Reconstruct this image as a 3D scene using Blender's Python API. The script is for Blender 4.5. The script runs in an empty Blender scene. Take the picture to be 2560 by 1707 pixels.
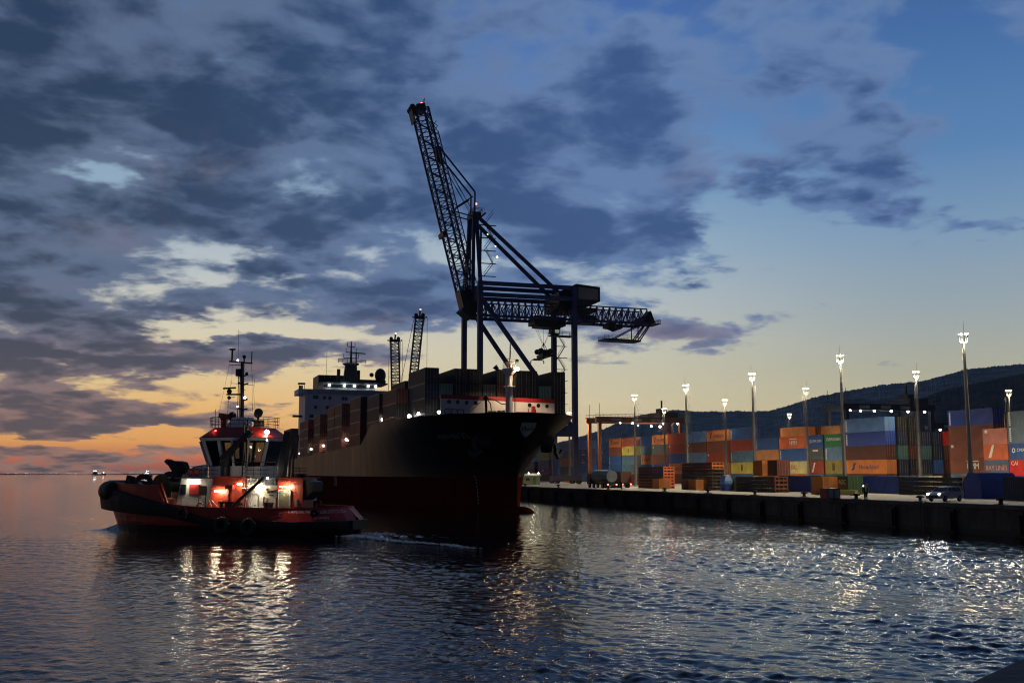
import bpy, math, random
import numpy as np
from mathutils import Vector, Matrix, Euler
random.seed(7)
R = math.radians
scene = bpy.context.scene
col = scene.collection

# ------------------------------------------------------------------ camera model
F, CX, CY, HC = 2600.0, 1280.0, 853.5, 6.0
PITCH = math.atan((1183 - 853.5) / F)
_c, _s = math.cos(PITCH), math.sin(PITCH)


def ray(px, py):
    x = (px - CX) / F
    y = (CY - py) / F
    return Vector((x, _c - y * _s, _s + y * _c))


def azel(px, py):
    d = ray(px, py).normalized()
    return math.degrees(math.atan2(d.x, d.y)), math.degrees(math.asin(d.z))


def at_y(px, py, Y):
    d = ray(px, py)
    return Vector((0, 0, HC)) + d * (Y / d.y)


class Frame:
    """A ground frame: origin, heading of its x axis in degrees."""

    def __init__(f, ox, oy, deg, z=0.0):
        f.o = Vector((ox, oy, z))
        f.a = R(deg)
        f.m = Matrix.Translation(f.o) @ Matrix.Rotation(f.a, 4, 'Z')
        f.i = f.m.inverted()

    def w(f, x, y, z=0.0):
        return f.m @ Vector((x, y, z))

    def on(f, px, py, ax, v):
        o = f.i @ Vector((0, 0, HC))
        d = f.i.to_3x3() @ ray(px, py)
        k = 'xyz'.index(ax)
        return o + d * ((v - o[k]) / d[k])


QD = 107.2
quay = Frame(0, 0, QD)          # x along the quay (away), y = towards the water
HQ = 3.0
DQ = 75.0                        # distance of the quay edge, n = -y


def qw(s, n, z=HQ):
    return quay.w(s, -n, z)


def qn(px, py, n):
    p = quay.on(px, py, 'y', -n)
    return p.x, p.z


def qz(px, py, z=HQ):
    p = quay.on(px, py, 'z', z)
    return p.x, -p.y


# ------------------------------------------------------------------ materials
def new_mat(name):
    m = bpy.data.materials.new(name)
    m.use_nodes = True
    nt = m.node_tree
    b = nt.nodes['Principled BSDF']
    return m, nt, b


_mats = {}


def paint(name, rgb, rough=0.5, var=0.3, scale=0.6, metal=0.0, spec=0.5, dirt=0.0, dirt_rgb=(0.05, 0.03, 0.02), bump=0.0, bscale=8.0):
    """Painted or plain surface with uneven tone, streaky dirt and uneven gloss."""
    if name in _mats:
        return _mats[name]
    m, nt, b = new_mat(name)
    L = nt.links
    tc = nt.nodes.new('ShaderNodeTexCoord')
    no = nt.nodes.new('ShaderNodeTexNoise')
    no.inputs['Scale'].default_value = scale
    no.inputs['Detail'].default_value = 5
    no.inputs['Roughness'].default_value = 0.65
    L.new(tc.outputs['Object'], no.inputs['Vector'])
    mr = nt.nodes.new('ShaderNodeMapRange')
    mr.inputs[1].default_value = 0.3
    mr.inputs[2].default_value = 0.7
    mr.inputs[3].default_value = 1 - var
    mr.inputs[4].default_value = 1 + var * 0.6
    L.new(no.outputs['Fac'], mr.inputs[0])
    mul = nt.nodes.new('ShaderNodeVectorMath')
    mul.operation = 'SCALE'
    mul.inputs[0].default_value = rgb
    L.new(mr.outputs[0], mul.inputs['Scale'])
    out = mul.outputs[0]
    if dirt > 0:
        mp = nt.nodes.new('ShaderNodeMapping')
        mp.inputs['Scale'].default_value = (1.6, 1.6, 0.25)
        n2 = nt.nodes.new('ShaderNodeTexNoise')
        n2.inputs['Scale'].default_value = scale * 2.5
        n2.inputs['Detail'].default_value = 6
        L.new(tc.outputs['Object'], mp.inputs['Vector'])
        L.new(mp.outputs[0], n2.inputs['Vector'])
        m2 = nt.nodes.new('ShaderNodeMapRange')
        m2.inputs[1].default_value = 0.5
        m2.inputs[2].default_value = 0.75
        m2.inputs[4].default_value = dirt
        L.new(n2.outputs['Fac'], m2.inputs[0])
        mx = nt.nodes.new('ShaderNodeMix')
        mx.data_type = 'RGBA'
        L.new(m2.outputs[0], mx.inputs[0])
        L.new(out, mx.inputs[6])
        mx.inputs[7].default_value = (*dirt_rgb, 1)
        out = mx.outputs[2]
    L.new(out, b.inputs['Base Color'])
    rr = nt.nodes.new('ShaderNodeMapRange')
    rr.inputs[3].default_value = max(0.03, rough - 0.12)
    rr.inputs[4].default_value = min(1, rough + 0.15)
    L.new(no.outputs['Fac'], rr.inputs[0])
    L.new(rr.outputs[0], b.inputs['Roughness'])
    b.inputs['Metallic'].default_value = metal
    b.inputs['Specular IOR Level'].default_value = spec
    if bump > 0:
        n3 = nt.nodes.new('ShaderNodeTexNoise')
        n3.inputs['Scale'].default_value = bscale
        n3.inputs['Detail'].default_value = 4
        L.new(tc.outputs['Object'], n3.inputs['Vector'])
        bp = nt.nodes.new('ShaderNodeBump')
        bp.inputs['Strength'].default_value = bump
        bp.inputs['Distance'].default_value = 0.05
        L.new(n3.outputs['Fac'], bp.inputs['Height'])
        L.new(bp.outputs[0], b.inputs['Normal'])
    _mats[name] = m
    return m


def glow(name, rgb, strength):
    if name in _mats:
        return _mats[name]
    m, nt, b = new_mat(name)
    b.inputs['Base Color'].default_value = (*rgb, 1)
    b.inputs['Emission Color'].default_value = (*rgb, 1)
    b.inputs['Emission Strength'].default_value = strength
    _mats[name] = m
    return m


def glass(name, rgb=(0.01, 0.015, 0.02), rough=0.08):
    if name in _mats:
        return _mats[name]
    m, nt, b = new_mat(name)
    no = nt.nodes.new('ShaderNodeTexNoise')
    no.inputs['Scale'].default_value = 1.5
    tc = nt.nodes.new('ShaderNodeTexCoord')
    nt.links.new(tc.outputs['Object'], no.inputs['Vector'])
    mr = nt.nodes.new('ShaderNodeMapRange')
    mr.inputs[3].default_value = rough * 0.5
    mr.inputs[4].default_value = rough * 2
    nt.links.new(no.outputs['Fac'], mr.inputs[0])
    nt.links.new(mr.outputs[0], b.inputs['Roughness'])
    b.inputs['Base Color'].default_value = (*rgb, 1)
    b.inputs['Specular IOR Level'].default_value = 0.6
    _mats[name] = m
    return m


# ------------------------------------------------------------------ mesh builder
def basis(d):
    d = Vector(d).normalized()
    u = Vector((0, 0, 1)) if abs(d.z) < 0.95 else Vector((0, 1, 0))
    a = d.cross(u).normalized()
    return d, a, a.cross(d).normalized()


class MB:
    def __init__(s):
        s.v, s.f, s.mi, s.sm = [], [], [], []

    def add(s, vs, fs, mi=0, sm=False):
        o = len(s.v)
        s.v += [tuple(p) for p in vs]
        s.f += [tuple(i + o for i in f) for f in fs]
        s.mi += [mi] * len(fs)
        s.sm += [sm] * len(fs)
        return s

    def box(s, x0, x1, y0, y1, z0, z1, mi=0):
        return s.add([(x, y, z) for z in (z0, z1) for y in (y0, y1) for x in (x0, x1)],
                     [(0, 2, 3, 1), (4, 5, 7, 6), (0, 1, 5, 4), (2, 6, 7, 3), (0, 4, 6, 2), (1, 3, 7, 5)], mi)

    def hexa(s, bottom, top, mi=0):
        """frustum between two 4-point rings"""
        n = len(bottom)
        fs = [tuple(reversed(range(n))), tuple(range(n, 2 * n))]
        fs += [(i, (i + 1) % n, n + (i + 1) % n, n + i) for i in range(n)]
        return s.add(list(bottom) + list(top), fs, mi)

    def bar(s, p, q, w, h=None, mi=0):
        h = h or w
        p, q = Vector(p), Vector(q)
        if (q - p).length < 1e-5:
            return s
        d, a, b = basis(q - p)
        r = [a * (i * w / 2) + b * (j * h / 2) for i, j in ((-1, -1), (1, -1), (1, 1), (-1, 1))]
        return s.hexa([p + x for x in r], [q + x for x in r], mi)

    def tube(s, p, q, r, r2=None, n=8, mi=0, caps=True):
        r2 = r if r2 is None else r2
        p, q = Vector(p), Vector(q)
        if (q - p).length < 1e-6:
            return s
        d, a, b = basis(q - p)
        vs = []
        for c, rr in ((p, r), (q, r2)):
            for i in range(n):
                t = 2 * math.pi * i / n
                vs.append(c + a * (rr * math.cos(t)) + b * (rr * math.sin(t)))
        s.add(vs, [(i, (i + 1) % n, n + (i + 1) % n, n + i) for i in range(n)], mi, True)
        if caps:
            s.add(vs[:n], [tuple(reversed(range(n)))], mi)
            s.add(vs[n:], [tuple(range(n))], mi)
        return s

    def pipe(s, pts, r, n=6, mi=0):
        for a, b in zip(pts, pts[1:]):
            s.tube(a, b, r, n=n, mi=mi)
        return s

    def lathe(s, prof, n=16, org=(0, 0, 0), axis=(0, 0, 1), mi=0):
        """prof: list of (radius, height)"""
        d, a, b = basis(axis)
        o = Vector(org)
        vs = []
        for r, h in prof:
            for i in range(n):
                t = 2 * math.pi * i / n
                vs.append(o + d * h + a * (r * math.cos(t)) + b * (r * math.sin(t)))
        k = len(prof)
        fs = [(j * n + i, j * n + (i + 1) % n, (j + 1) * n + (i + 1) % n, (j + 1) * n + i) for j in range(k - 1) for i in range(n)]
        s.add(vs, fs, mi, True)
        s.add(vs[:n], [tuple(reversed(range(n)))], mi)
        s.add(vs[-n:], [tuple(range(n))], mi)
        return s

    def ball(s, c, r, n=10, mi=0, sz=1.0):
        prof = [(max(1e-4, r * math.sin(math.pi * k / n)), -r * sz * math.cos(math.pi * k / n)) for k in range(n + 1)]
        return s.lathe(prof, max(8, n), c, (0, 0, 1), mi)

    def torus(s, c, axis, R1, r, n=20, k=8, mi=0):
        d, a, b = basis(axis)
        c = Vector(c)
        vs, fs = [], []
        for i in range(n):
            t = 2 * math.pi * i / n
            e = a * math.cos(t) + b * math.sin(t)
            for j in range(k):
                u = 2 * math.pi * j / k
                vs.append(c + e * (R1 + r * math.cos(u)) + d * (r * math.sin(u)))
        for i in range(n):
            for j in range(k):
                fs.append((i * k + j, ((i + 1) % n) * k + j, ((i + 1) % n) * k + (j + 1) % k, i * k + (j + 1) % k))
        return s.add(vs, fs, mi, True)

    def loft(s, rings, closed=True, caps=True, mi=0, sm=False):
        n = len(rings[0])
        vs = [p for r in rings for p in r]
        fs = []
        for j in range(len(rings) - 1):
            for i in range(n if closed else n - 1):
                fs.append((j * n + i, j * n + (i + 1) % n, (j + 1) * n + (i + 1) % n, (j + 1) * n + i))
        s.add(vs, fs, mi, sm)
        if caps and closed:
            s.add(rings[0], [tuple(reversed(range(n)))], mi)
            s.add(rings[-1], [tuple(range(n))], mi)
        return s

    def prism(s, poly, axis, a0, a1, mi=0):
        """poly: 2-D outline, extruded along axis 'x','y' or 'z'"""
        def mk(p, a):
            return {'x': (a, p[0], p[1]), 'y': (p[0], a, p[1]), 'z': (p[0], p[1], a)}[axis]
        return s.loft([[mk(p, a0) for p in poly], [mk(p, a1) for p in poly]], mi=mi)

    def rail(s, pts, h=1.0, step=1.5, r=0.03, rows=3, mi=0, n=5):
        pts = [Vector(p) for p in pts]
        for a, b in zip(pts, pts[1:]):
            for k in range(1, rows + 1):
                z = Vector((0, 0, h * k / rows))
                s.tube(a + z, b + z, r, n=n, mi=mi, caps=False)
            m = max(1, round((b - a).length / step))
            for i in range(m + 1):
                p = a.lerp(b, i / m)
                s.tube(p, p + Vector((0, 0, h)), r, n=n, mi=mi, caps=False)
        return s

    def truss(s, p, q, w, h, n, t, tb=None, mi=0, tri=False, up=None):
        """lattice girder from p to q (centre line), w wide, h deep, n panels"""
        p, q = Vector(p), Vector(q)
        tb = tb or t * 0.6
        d = (q - p).normalized()
        up = Vector(up or (0, 0, 1))
        a = d.cross(up).normalized()
        u = a.cross(d).normalized()
        cs = [a * (-w / 2) - u * h / 2, a * (w / 2) - u * h / 2] + ([u * h / 2] if tri else [a * (w / 2) + u * h / 2, a * (-w / 2) + u * h / 2])
        for c in cs:
            s.bar(p + c, q + c, t, mi=mi)
        k = len(cs)
        for i in range(n + 1):
            o = p.lerp(q, i / n)
            for j in range(k):
                s.bar(o + cs[j], o + cs[(j + 1) % k], tb, mi=mi)
        for i in range(n):
            o, o2 = p.lerp(q, i / n), p.lerp(q, (i + 1) / n)
            for j in range(k):
                x, y = (j, (j + 1) % k) if i % 2 else ((j + 1) % k, j)
                s.bar(o + cs[x], o2 + cs[y], tb, mi=mi)
        return s

    def mesh(s, name, mats, auto=True):
        me = bpy.data.meshes.new(name)
        me.from_pydata(s.v, [], s.f)
        for m in (mats if isinstance(mats, (list, tuple)) else [mats]):
            me.materials.append(m)
        me.polygons.foreach_set('material_index', s.mi)
        me.polygons.foreach_set('use_smooth', s.sm)
        me.validate()
        me.update()
        return me

    def build(s, name, mats, parent=None):
        o = bpy.data.objects.new(name, s.mesh(name, mats))
        col.objects.link(o)
        if parent is not None:
            o.parent = parent
        return o


def tag(o, label=None, cat=None, group=None, kind=None):
    if label:
        o['label'] = label
    if cat:
        o['category'] = cat
    if group:
        o['group'] = group
    if kind:
        o['kind'] = kind
    return o


def empty(name, loc, rz=0.0, label=None, cat=None, group=None):
    o = bpy.data.objects.new(name, None)
    o.empty_display_size = 0.5
    o.location = loc
    o.rotation_euler = (0, 0, rz)
    col.objects.link(o)
    return tag(o, label, cat, group)


def copy_tree(o, parent=None):
    c = o.copy()
    col.objects.link(c)
    c.parent = parent
    for ch in list(o.children):
        copy_tree(ch, c)
    return c


_fonts = {}


def text_mesh(txt, size, depth=0.01, shear=0.0, space=1.0):
    key = (txt, size, depth, shear, space)
    if key not in _fonts:
        cu = bpy.data.curves.new('lettering', 'FONT')
        cu.body = txt
        cu.size = size
        cu.extrude = depth
        cu.shear = shear
        cu.space_character = space
        cu.align_x = 'CENTER'
        cu.align_y = 'CENTER'
        cu.resolution_u = 2
        ob = bpy.data.objects.new('lettering', cu)
        col.objects.link(ob)
        bpy.context.view_layer.update()
        dg = bpy.context.evaluated_depsgraph_get()
        me = bpy.data.meshes.new_from_object(ob.evaluated_get(dg))
        me.name = 'lettering'
        bpy.data.objects.remove(ob)
        _fonts[key] = me
    return _fonts[key]


def fine(me, cuts=3):
    """copy of a flat mark, cut finely enough to be wrapped on a curved plate"""
    import bmesh
    bm = bmesh.new()
    bm.from_mesh(me)
    bmesh.ops.triangulate(bm, faces=bm.faces[:])
    for _ in range(cuts):
        lng = [e for e in bm.edges if e.calc_length() > 0.12]
        if lng:
            bmesh.ops.subdivide_edges(bm, edges=lng, cuts=1)
            bmesh.ops.triangulate(bm, faces=bm.faces[:])
    out = bpy.data.meshes.new('lettering')
    bm.to_mesh(out)
    bm.free()
    return out


def lettering(txt, size, material, parent, xdir, zdir, loc, depth=0.01, shear=0.0, space=1.0, name='lettering', bold=0.0):
    me = text_mesh(txt, size, depth, shear, space).copy()
    if bold:
        pass
    me.materials.clear()
    me.materials.append(material)
    o = bpy.data.objects.new(name, me)
    col.objects.link(o)
    x = Vector(xdir).normalized()
    z = Vector(zdir).normalized()
    nrm = x.cross(z)
    M = Matrix((x, z, nrm)).transposed().to_4x4()
    M.translation = Vector(loc)
    o.parent = parent
    o.matrix_local = M
    return o


def lamp(name, loc, watts, rgb=(1, 0.9, 0.72), radius=0.15, parent=None, spot=None, aim=(0, 0, -1), blend=0.6):
    l = bpy.data.lights.new(name, 'SPOT' if spot else 'POINT')
    l.energy = watts
    l.color = rgb
    l.shadow_soft_size = radius
    if spot:
        l.spot_size = R(spot)
        l.spot_blend = blend
    o = bpy.data.objects.new(name, l)
    col.objects.link(o)
    o.location = loc
    if spot:
        o.rotation_euler = Vector(aim).to_track_quat('-Z', 'Y').to_euler()
    if parent is not None:
        o.parent = parent
    return o


def srgb(r, g, b):
    def f(c):
        c /= 255.0
        return c / 12.92 if c <= 0.04045 else ((c + 0.055) / 1.055) ** 2.4
    return (f(r), f(g), f(b))


ORD = 'first second third fourth fifth sixth seventh eighth ninth tenth eleventh twelfth thirteenth fourteenth fifteenth sixteenth seventeenth eighteenth nineteenth twentieth'.split()


def cabin_glass():
    """clear but tinted glazing: one can look through the cabin to the sky beyond"""
    m, nt, b = new_mat('cabin_glazing')
    g = nt.nodes.new('ShaderNodeBsdfGlossy')
    g.inputs['Roughness'].default_value = 0.04
    t = nt.nodes.new('ShaderNodeBsdfTransparent')
    t.inputs['Color'].default_value = (0.62, 0.64, 0.62, 1)
    fr = nt.nodes.new('ShaderNodeFresnel')
    fr.inputs['IOR'].default_value = 1.5
    mx = nt.nodes.new('ShaderNodeMixShader')
    nt.links.new(fr.outputs[0], mx.inputs[0])
    nt.links.new(t.outputs[0], mx.inputs[1])
    nt.links.new(g.outputs[0], mx.inputs[2])
    nt.links.new(mx.outputs[0], nt.nodes['Material Output'].inputs['Surface'])
    return m
# ------------------------------------------------------------------ camera
cam = bpy.data.cameras.new('camera')
cam.sensor_width = 36
cam.lens = F / 2560 * 36
cam.clip_start = 0.5
cam.clip_end = 60000
co = bpy.data.objects.new('camera', cam)
co.location = (0, 0, HC)
co.rotation_euler = (math.pi / 2 + PITCH, 0, 0)
col.objects.link(co)
scene.camera = co
scene.view_settings.view_transform = 'Standard'
scene.view_settings.look = 'None'
scene.view_settings.exposure = 0
scene.view_settings.gamma = 1
scene.render.engine = 'CYCLES'
cy = scene.cycles
cy.use_denoising = True
cy.filter_width = 1.1
cy.denoising_prefilter = 'ACCURATE'
cy.max_bounces = 5
cy.glossy_bounces = 3
cy.diffuse_bounces = 2
cy.transmission_bounces = 2
cy.volume_bounces = 0
cy.sample_clamp_indirect = 3.0
cy.sample_clamp_direct = 60.0
cy.use_light_tree = True
cy.caustics_reflective = False
cy.caustics_refractive = False

SUN_AZ, SUN_EL = -13.0, 0.6

# ------------------------------------------------------------------ sky
world = bpy.data.worlds.new('World')
scene.world = world
world.use_nodes = True
world.cycles.sampling_method = 'MANUAL'
world.cycles.sample_map_resolution = 1024
NT = world.node_tree
NT.nodes.clear()


class X:
    """tiny shader expression"""

    def __init__(s, sock):
        s.k = sock

    def __add__(a, b): return M('ADD', a, b)
    def __radd__(a, b): return M('ADD', b, a)
    def __sub__(a, b): return M('SUBTRACT', a, b)
    def __rsub__(a, b): return M('SUBTRACT', b, a)
    def __mul__(a, b): return M('MULTIPLY', a, b)
    def __rmul__(a, b): return M('MULTIPLY', b, a)
    def __truediv__(a, b): return M('DIVIDE', a, b)


def put(sock, v):
    if isinstance(v, X):
        NT.links.new(v.k, sock)
    else:
        sock.default_value = v


def M(op, a, b=None, c=None):
    n = NT.nodes.new('ShaderNodeMath')
    n.operation = op
    for i, v in enumerate((a, b, c)):
        if v is not None:
            put(n.inputs[i], v)
    return X(n.outputs[0])


def smooth(x, a, b):
    n = NT.nodes.new('ShaderNodeMapRange')
    n.interpolation_type = 'SMOOTHSTEP'
    put(n.inputs[0], x)
    put(n.inputs[1], a)
    put(n.inputs[2], b)
    return X(n.outputs[0])


def lin(x, a, b, c=0.0, d=1.0):
    n = NT.nodes.new('ShaderNodeMapRange')
    for i, v in enumerate((x, a, b, c, d)):
        put(n.inputs[i], v)
    return X(n.outputs[0])


def comb(x, y, z=0.0):
    n = NT.nodes.new('ShaderNodeCombineXYZ')
    for i, v in enumerate((x, y, z)):
        put(n.inputs[i], v)
    return X(n.outputs[0])


def vm(op, a, b):
    n = NT.nodes.new('ShaderNodeVectorMath')
    n.operation = op
    put(n.inputs[0], a)
    put(n.inputs[1], b)
    return X(n.outputs['Value'] if op == 'DOT_PRODUCT' else n.outputs[0])


def noise(v, scale, detail=6, rough=0.55, dist=0.0, lac=2.0):
    n = NT.nodes.new('ShaderNodeTexNoise')
    put(n.inputs['Vector'], v)
    n.inputs['Scale'].default_value = scale
    n.inputs['Detail'].default_value = detail
    n.inputs['Roughness'].default_value = rough
    n.inputs['Distortion'].default_value = dist
    n.inputs['Lacunarity'].default_value = lac
    return X(n.outputs['Fac'])


def ramp(x, stops):
    n = NT.nodes.new('ShaderNodeValToRGB')
    e = n.color_ramp.elements
    while len(e) < len(stops):
        e.new(0.5)
    for el, (p, c) in zip(e, stops):
        el.position = p
        el.color = (*srgb(*c), 1)
    put(n.inputs[0], x)
    return X(n.outputs[0])


def mix(f, a, b):
    n = NT.nodes.new('ShaderNodeMix')
    n.data_type = 'RGBA'
    put(n.inputs[0], f)
    for i, v in ((6, a), (7, b)):
        if isinstance(v, X):
            NT.links.new(v.k, n.inputs[i])
        else:
            n.inputs[i].default_value = (*srgb(*v), 1)
    return X(n.outputs[2])


tcw = NT.nodes.new('ShaderNodeTexCoord')
D = X(tcw.outputs['Generated'])
sep = NT.nodes.new('ShaderNodeSeparateXYZ')
NT.links.new(D.k, sep.inputs[0])
dx, dy, dz = (X(sep.outputs[i]) for i in range(3))
az = M('ARCTAN2', dx, dy) * 57.29578
el = M('ARCSINE', dz) * 57.29578
elc = M('MAXIMUM', el, 0.0)
uv = comb(az, el)
# clouds lie on a flat sheet overhead, so they close up towards the horizon
inv = M('DIVIDE', 1.0, elc * 0.01745 + 0.20)
P = comb(dx * inv, dy * inv * 1.0, 0.0)
wx = noise(P, 2.2, 5, 0.6)
wy = noise(vm('ADD', P, (9.1, 4.4, 2.0)), 2.2, 5, 0.6)
n_a = noise(P, 1.7, 4, 0.55, 0.2)
n_big = noise(P, 3.6, 9, 0.60, 0.35)
n_fine = noise(vm('ADD', P, (5.3, 2.1, 0.7)), 9.0, 6, 0.62, 0.2)
n_tone = noise(vm('ADD', P, (2.3, 7.1, 1.7)), 3.4, 8, 0.60, 0.3)
n_tint = noise(vm('ADD', P, (1.7, 8.2, 3.1)), 2.4, 5, 0.55, 0.2)
def voro(v, scale):
    n = NT.nodes.new('ShaderNodeTexVoronoi')
    n.feature = 'SMOOTH_F1'
    n.inputs['Scale'].default_value = scale
    n.inputs['Smoothness'].default_value = 0.35
    put(n.inputs['Vector'], v)
    return X(n.outputs['Distance'])


Pw = vm('ADD', P, comb((wx - 0.5) * 0.35, (wy - 0.5) * 0.35))
puff = (0.42 - voro(Pw, 7.0)) * 0.65 + (0.42 - voro(Pw, 16.0)) * 0.35
wamp = lin(el, 0.0, 14.0, 1.5, 9.0)
uv = comb(az + (wx - 0.5) * wamp * 2.0, el + (wy - 0.5) * wamp)

e30 = elc * (1 / 30)
SKY_L = [(0.0, (140, 98, 92)), (0.025, (204, 118, 92)), (0.055, (242, 176, 104)), (0.12, (250, 206, 136)), (0.18, (244, 226, 176)), (0.25, (230, 226, 200)), (0.36, (196, 210, 216)), (0.5, (150, 182, 208)), (0.75, (96, 132, 180)), (1.0, (60, 90, 136))]
SKY_C = [(0.0, (214, 182, 146)), (0.06, (228, 206, 164)), (0.13, (232, 222, 184)), (0.22, (220, 220, 200)), (0.32, (192, 206, 212)), (0.45, (150, 184, 212)), (0.62, (102, 146, 200)), (0.82, (72, 114, 182)), (1.0, (56, 92, 152))]
SKY_R = [(0.0, (208, 190, 152)), (0.10, (212, 202, 166)), (0.18, (194, 196, 176)), (0.28, (166, 182, 190)), (0.40, (136, 168, 198)), (0.55, (94, 140, 192)), (0.75, (70, 114, 174)), (0.9, (58, 98, 158)), (1.0, (44, 78, 130))]
SKY_E = [(0.0, (64, 71, 88)), (0.2, (58, 70, 94)), (0.5, (44, 58, 88)), (1.0, (28, 42, 72))]
base = mix(smooth(az, -16.0, 3.0), ramp(e30, SKY_L), ramp(e30, SKY_C))
base = mix(smooth(az, 2.0, 24.0), base, ramp(e30, SKY_R))
away = smooth(M('ABSOLUTE', az + 14.0), 42.0, 105.0)
base = mix(away, base, ramp(e30, SKY_E))
sky = NT.nodes.new('ShaderNodeTexSky')
sky.sky_type = 'NISHITA'
sky.sun_disc = False
sky.sun_elevation = R(SUN_EL)
sky.sun_rotation = R(SUN_AZ)
sky.altitude = 0
sky.air_density = 1.2
sky.dust_density = 2.0
sc = NT.nodes.new('ShaderNodeVectorMath')
sc.operation = 'SCALE'
NT.links.new(sky.outputs[0], sc.inputs[0])
sc.inputs['Scale'].default_value = 0.1
base = mix(0.12, base, X(sc.outputs[0]))


def blob(acc, px, py, sx, sy, amp):
    a, e = azel(px, py)
    k = F / 57.29578
    d = vm('MULTIPLY', vm('SUBTRACT', uv, (a, e, 0.0)), (k / sx, k / sy, 0.0))
    return M('MULTIPLY_ADD', M('POWER', 0.6065, vm('DOT_PRODUCT', d, d)), amp, acc)


# how much of the sky is covered, region by region
cov = lin(az, -26.0, 26.0, 0.20, -0.06)
cov = cov + lin(el, 4.0, 14.0, -0.04, 0.12) - smooth(az, -27.0, -34.0) * smooth(el, 9.0, 2.0) * 0.3
for b in [(380, 300, 620, 230, .17), (1000, 470, 420, 170, .12), (1250, 160, 300, 130, .15), (1640, 220, 330, 120, .12), (2010, 110, 170, 90, .26), (2170, 300, 120, 70, .30),
          (1700, 580, 180, 50, .42), (1470, 410, 240, 60, .24), (1380, 560, 190, 55, .20), (2060, 432, 190, 20, .34), (1890, 490, 70, 22, .34), (2160, 548, 90, 24, .52), (2500, 566, 70, 20, .62), (2020, 780, 50, 14, .45), (2250, 905, 50, 10, .4), (1560, 800, 60, 14, .2),
          (1680, 845, 170, 46, .66), (1560, 720, 120, 46, .26), (110, 790, 250, 110, .32), (110, 890, 260, 30, .32), (560, 896, 400, 18, .55), (1000, 775, 190, 70, .42), (740, 655, 170, 36, .16), (60, 370, 130, 60, .22), (660, 740, 120, 22, .16), (470, 770, 100, 18, .12),
          (500, 690, 230, 60, -.30), (640, 850, 260, 20, -.36), (975, 640, 110, 48, -.36), (270, 432, 90, 28, -.42), (640, 165, 60, 26, -.16), (1010, 840, 200, 30, -.2), (480, 960, 420, 30, -.34), (230, 985, 190, 26, .30), (240, 1060, 300, 17, .46), (560, 1048, 170, 13, .36), (40, 470, 60, 20, -.2),
          (200, 1104, 360, 13, -.5), (720, 1090, 220, 60, -.34), (130, 1132, 270, 13, .34), (330, 1174, 600, 7, .22), (520, 1120, 160, 9, .26), (2350, 800, 520, 220, -.32), (1500, 1000, 400, 90, -.4), (1500, 50, 130, 45, -.12), (1800, 130, 110, 45, -.24), (2500, 250, 110, 320, -.34), (1350, 430, 90, 25, -.12), (1850, 620, 200, 70, -.2), (700, 1012, 60, 7, .34), (280, 1000, 60, 9, .3)]:
    cov = blob(cov, *b)
dens = (n_a - 0.5) * 0.9 + (n_big - 0.5) * 1.35 + (n_fine - 0.5) * 0.4 + puff * 0.42 + 0.5 + cov * 0.92
cloud = smooth(dens, 0.44, 0.70)
thick = smooth(dens + (n_tone - 0.5) * 1.5 + puff * 0.35, 0.56, 1.10)
low = smooth(el, 0.5, 10.0)
left = smooth(az, -24.0, 8.0)
c_low = mix(left, (158, 124, 112), (180, 166, 154))
c_high = mix(left, (92, 110, 140), (102, 130, 174))
d_low = mix(left, (92, 86, 94), (108, 110, 128))
d_high = mix(left, (40, 60, 88), (60, 88, 136))
c_thin = mix(low, c_low, c_high)
c_thick = mix(low, d_low, d_high)
ccol = mix(thick, c_thin, c_thick)
pink = smooth(n_tint, 0.55, 0.68) * smooth(M('ABSOLUTE', az + 3.0), 26.0, 4.0) * smooth(el, 22.0, 8.0)
ccol = mix(pink * 0.5, ccol, (164, 136, 136))
ccol = mix(away, ccol, (42, 51, 70))
final = mix(cloud * 0.96, base, ccol)
# overhead and behind the camera the dusk sky is much darker
dark = smooth(el, 24.0, 60.0)
final = mix(dark * 0.75, final, (12, 22, 44))
bg = NT.nodes.new('ShaderNodeBackground')
NT.links.new(final.k, bg.inputs['Color'])
bg.inputs['Strength'].default_value = 1.0
wo = NT.nodes.new('ShaderNodeOutputWorld')
NT.links.new(bg.outputs[0], wo.inputs['Surface'])

# the last glow of the sun behind the cloud banks
sl = bpy.data.lights.new('sun', 'SUN')
sl.energy = 0.01
sl.angle = R(25)
sl.color = (1.0, 0.55, 0.3)
so = bpy.data.objects.new('sun', sl)
sd = Vector((math.sin(R(SUN_AZ)) * math.cos(R(3)), math.cos(R(SUN_AZ)) * math.cos(R(3)), math.sin(R(3))))
so.rotation_euler = (-sd).to_track_quat('-Z', 'Y').to_euler()
so.location = (0, 0, 80)
col.objects.link(so)
# ------------------------------------------------------------------ sea
rng = np.random.default_rng(3)
# tug frame is needed for its bow wave and wake
TUG = Frame(-28.8, 107.8, 160)


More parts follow.
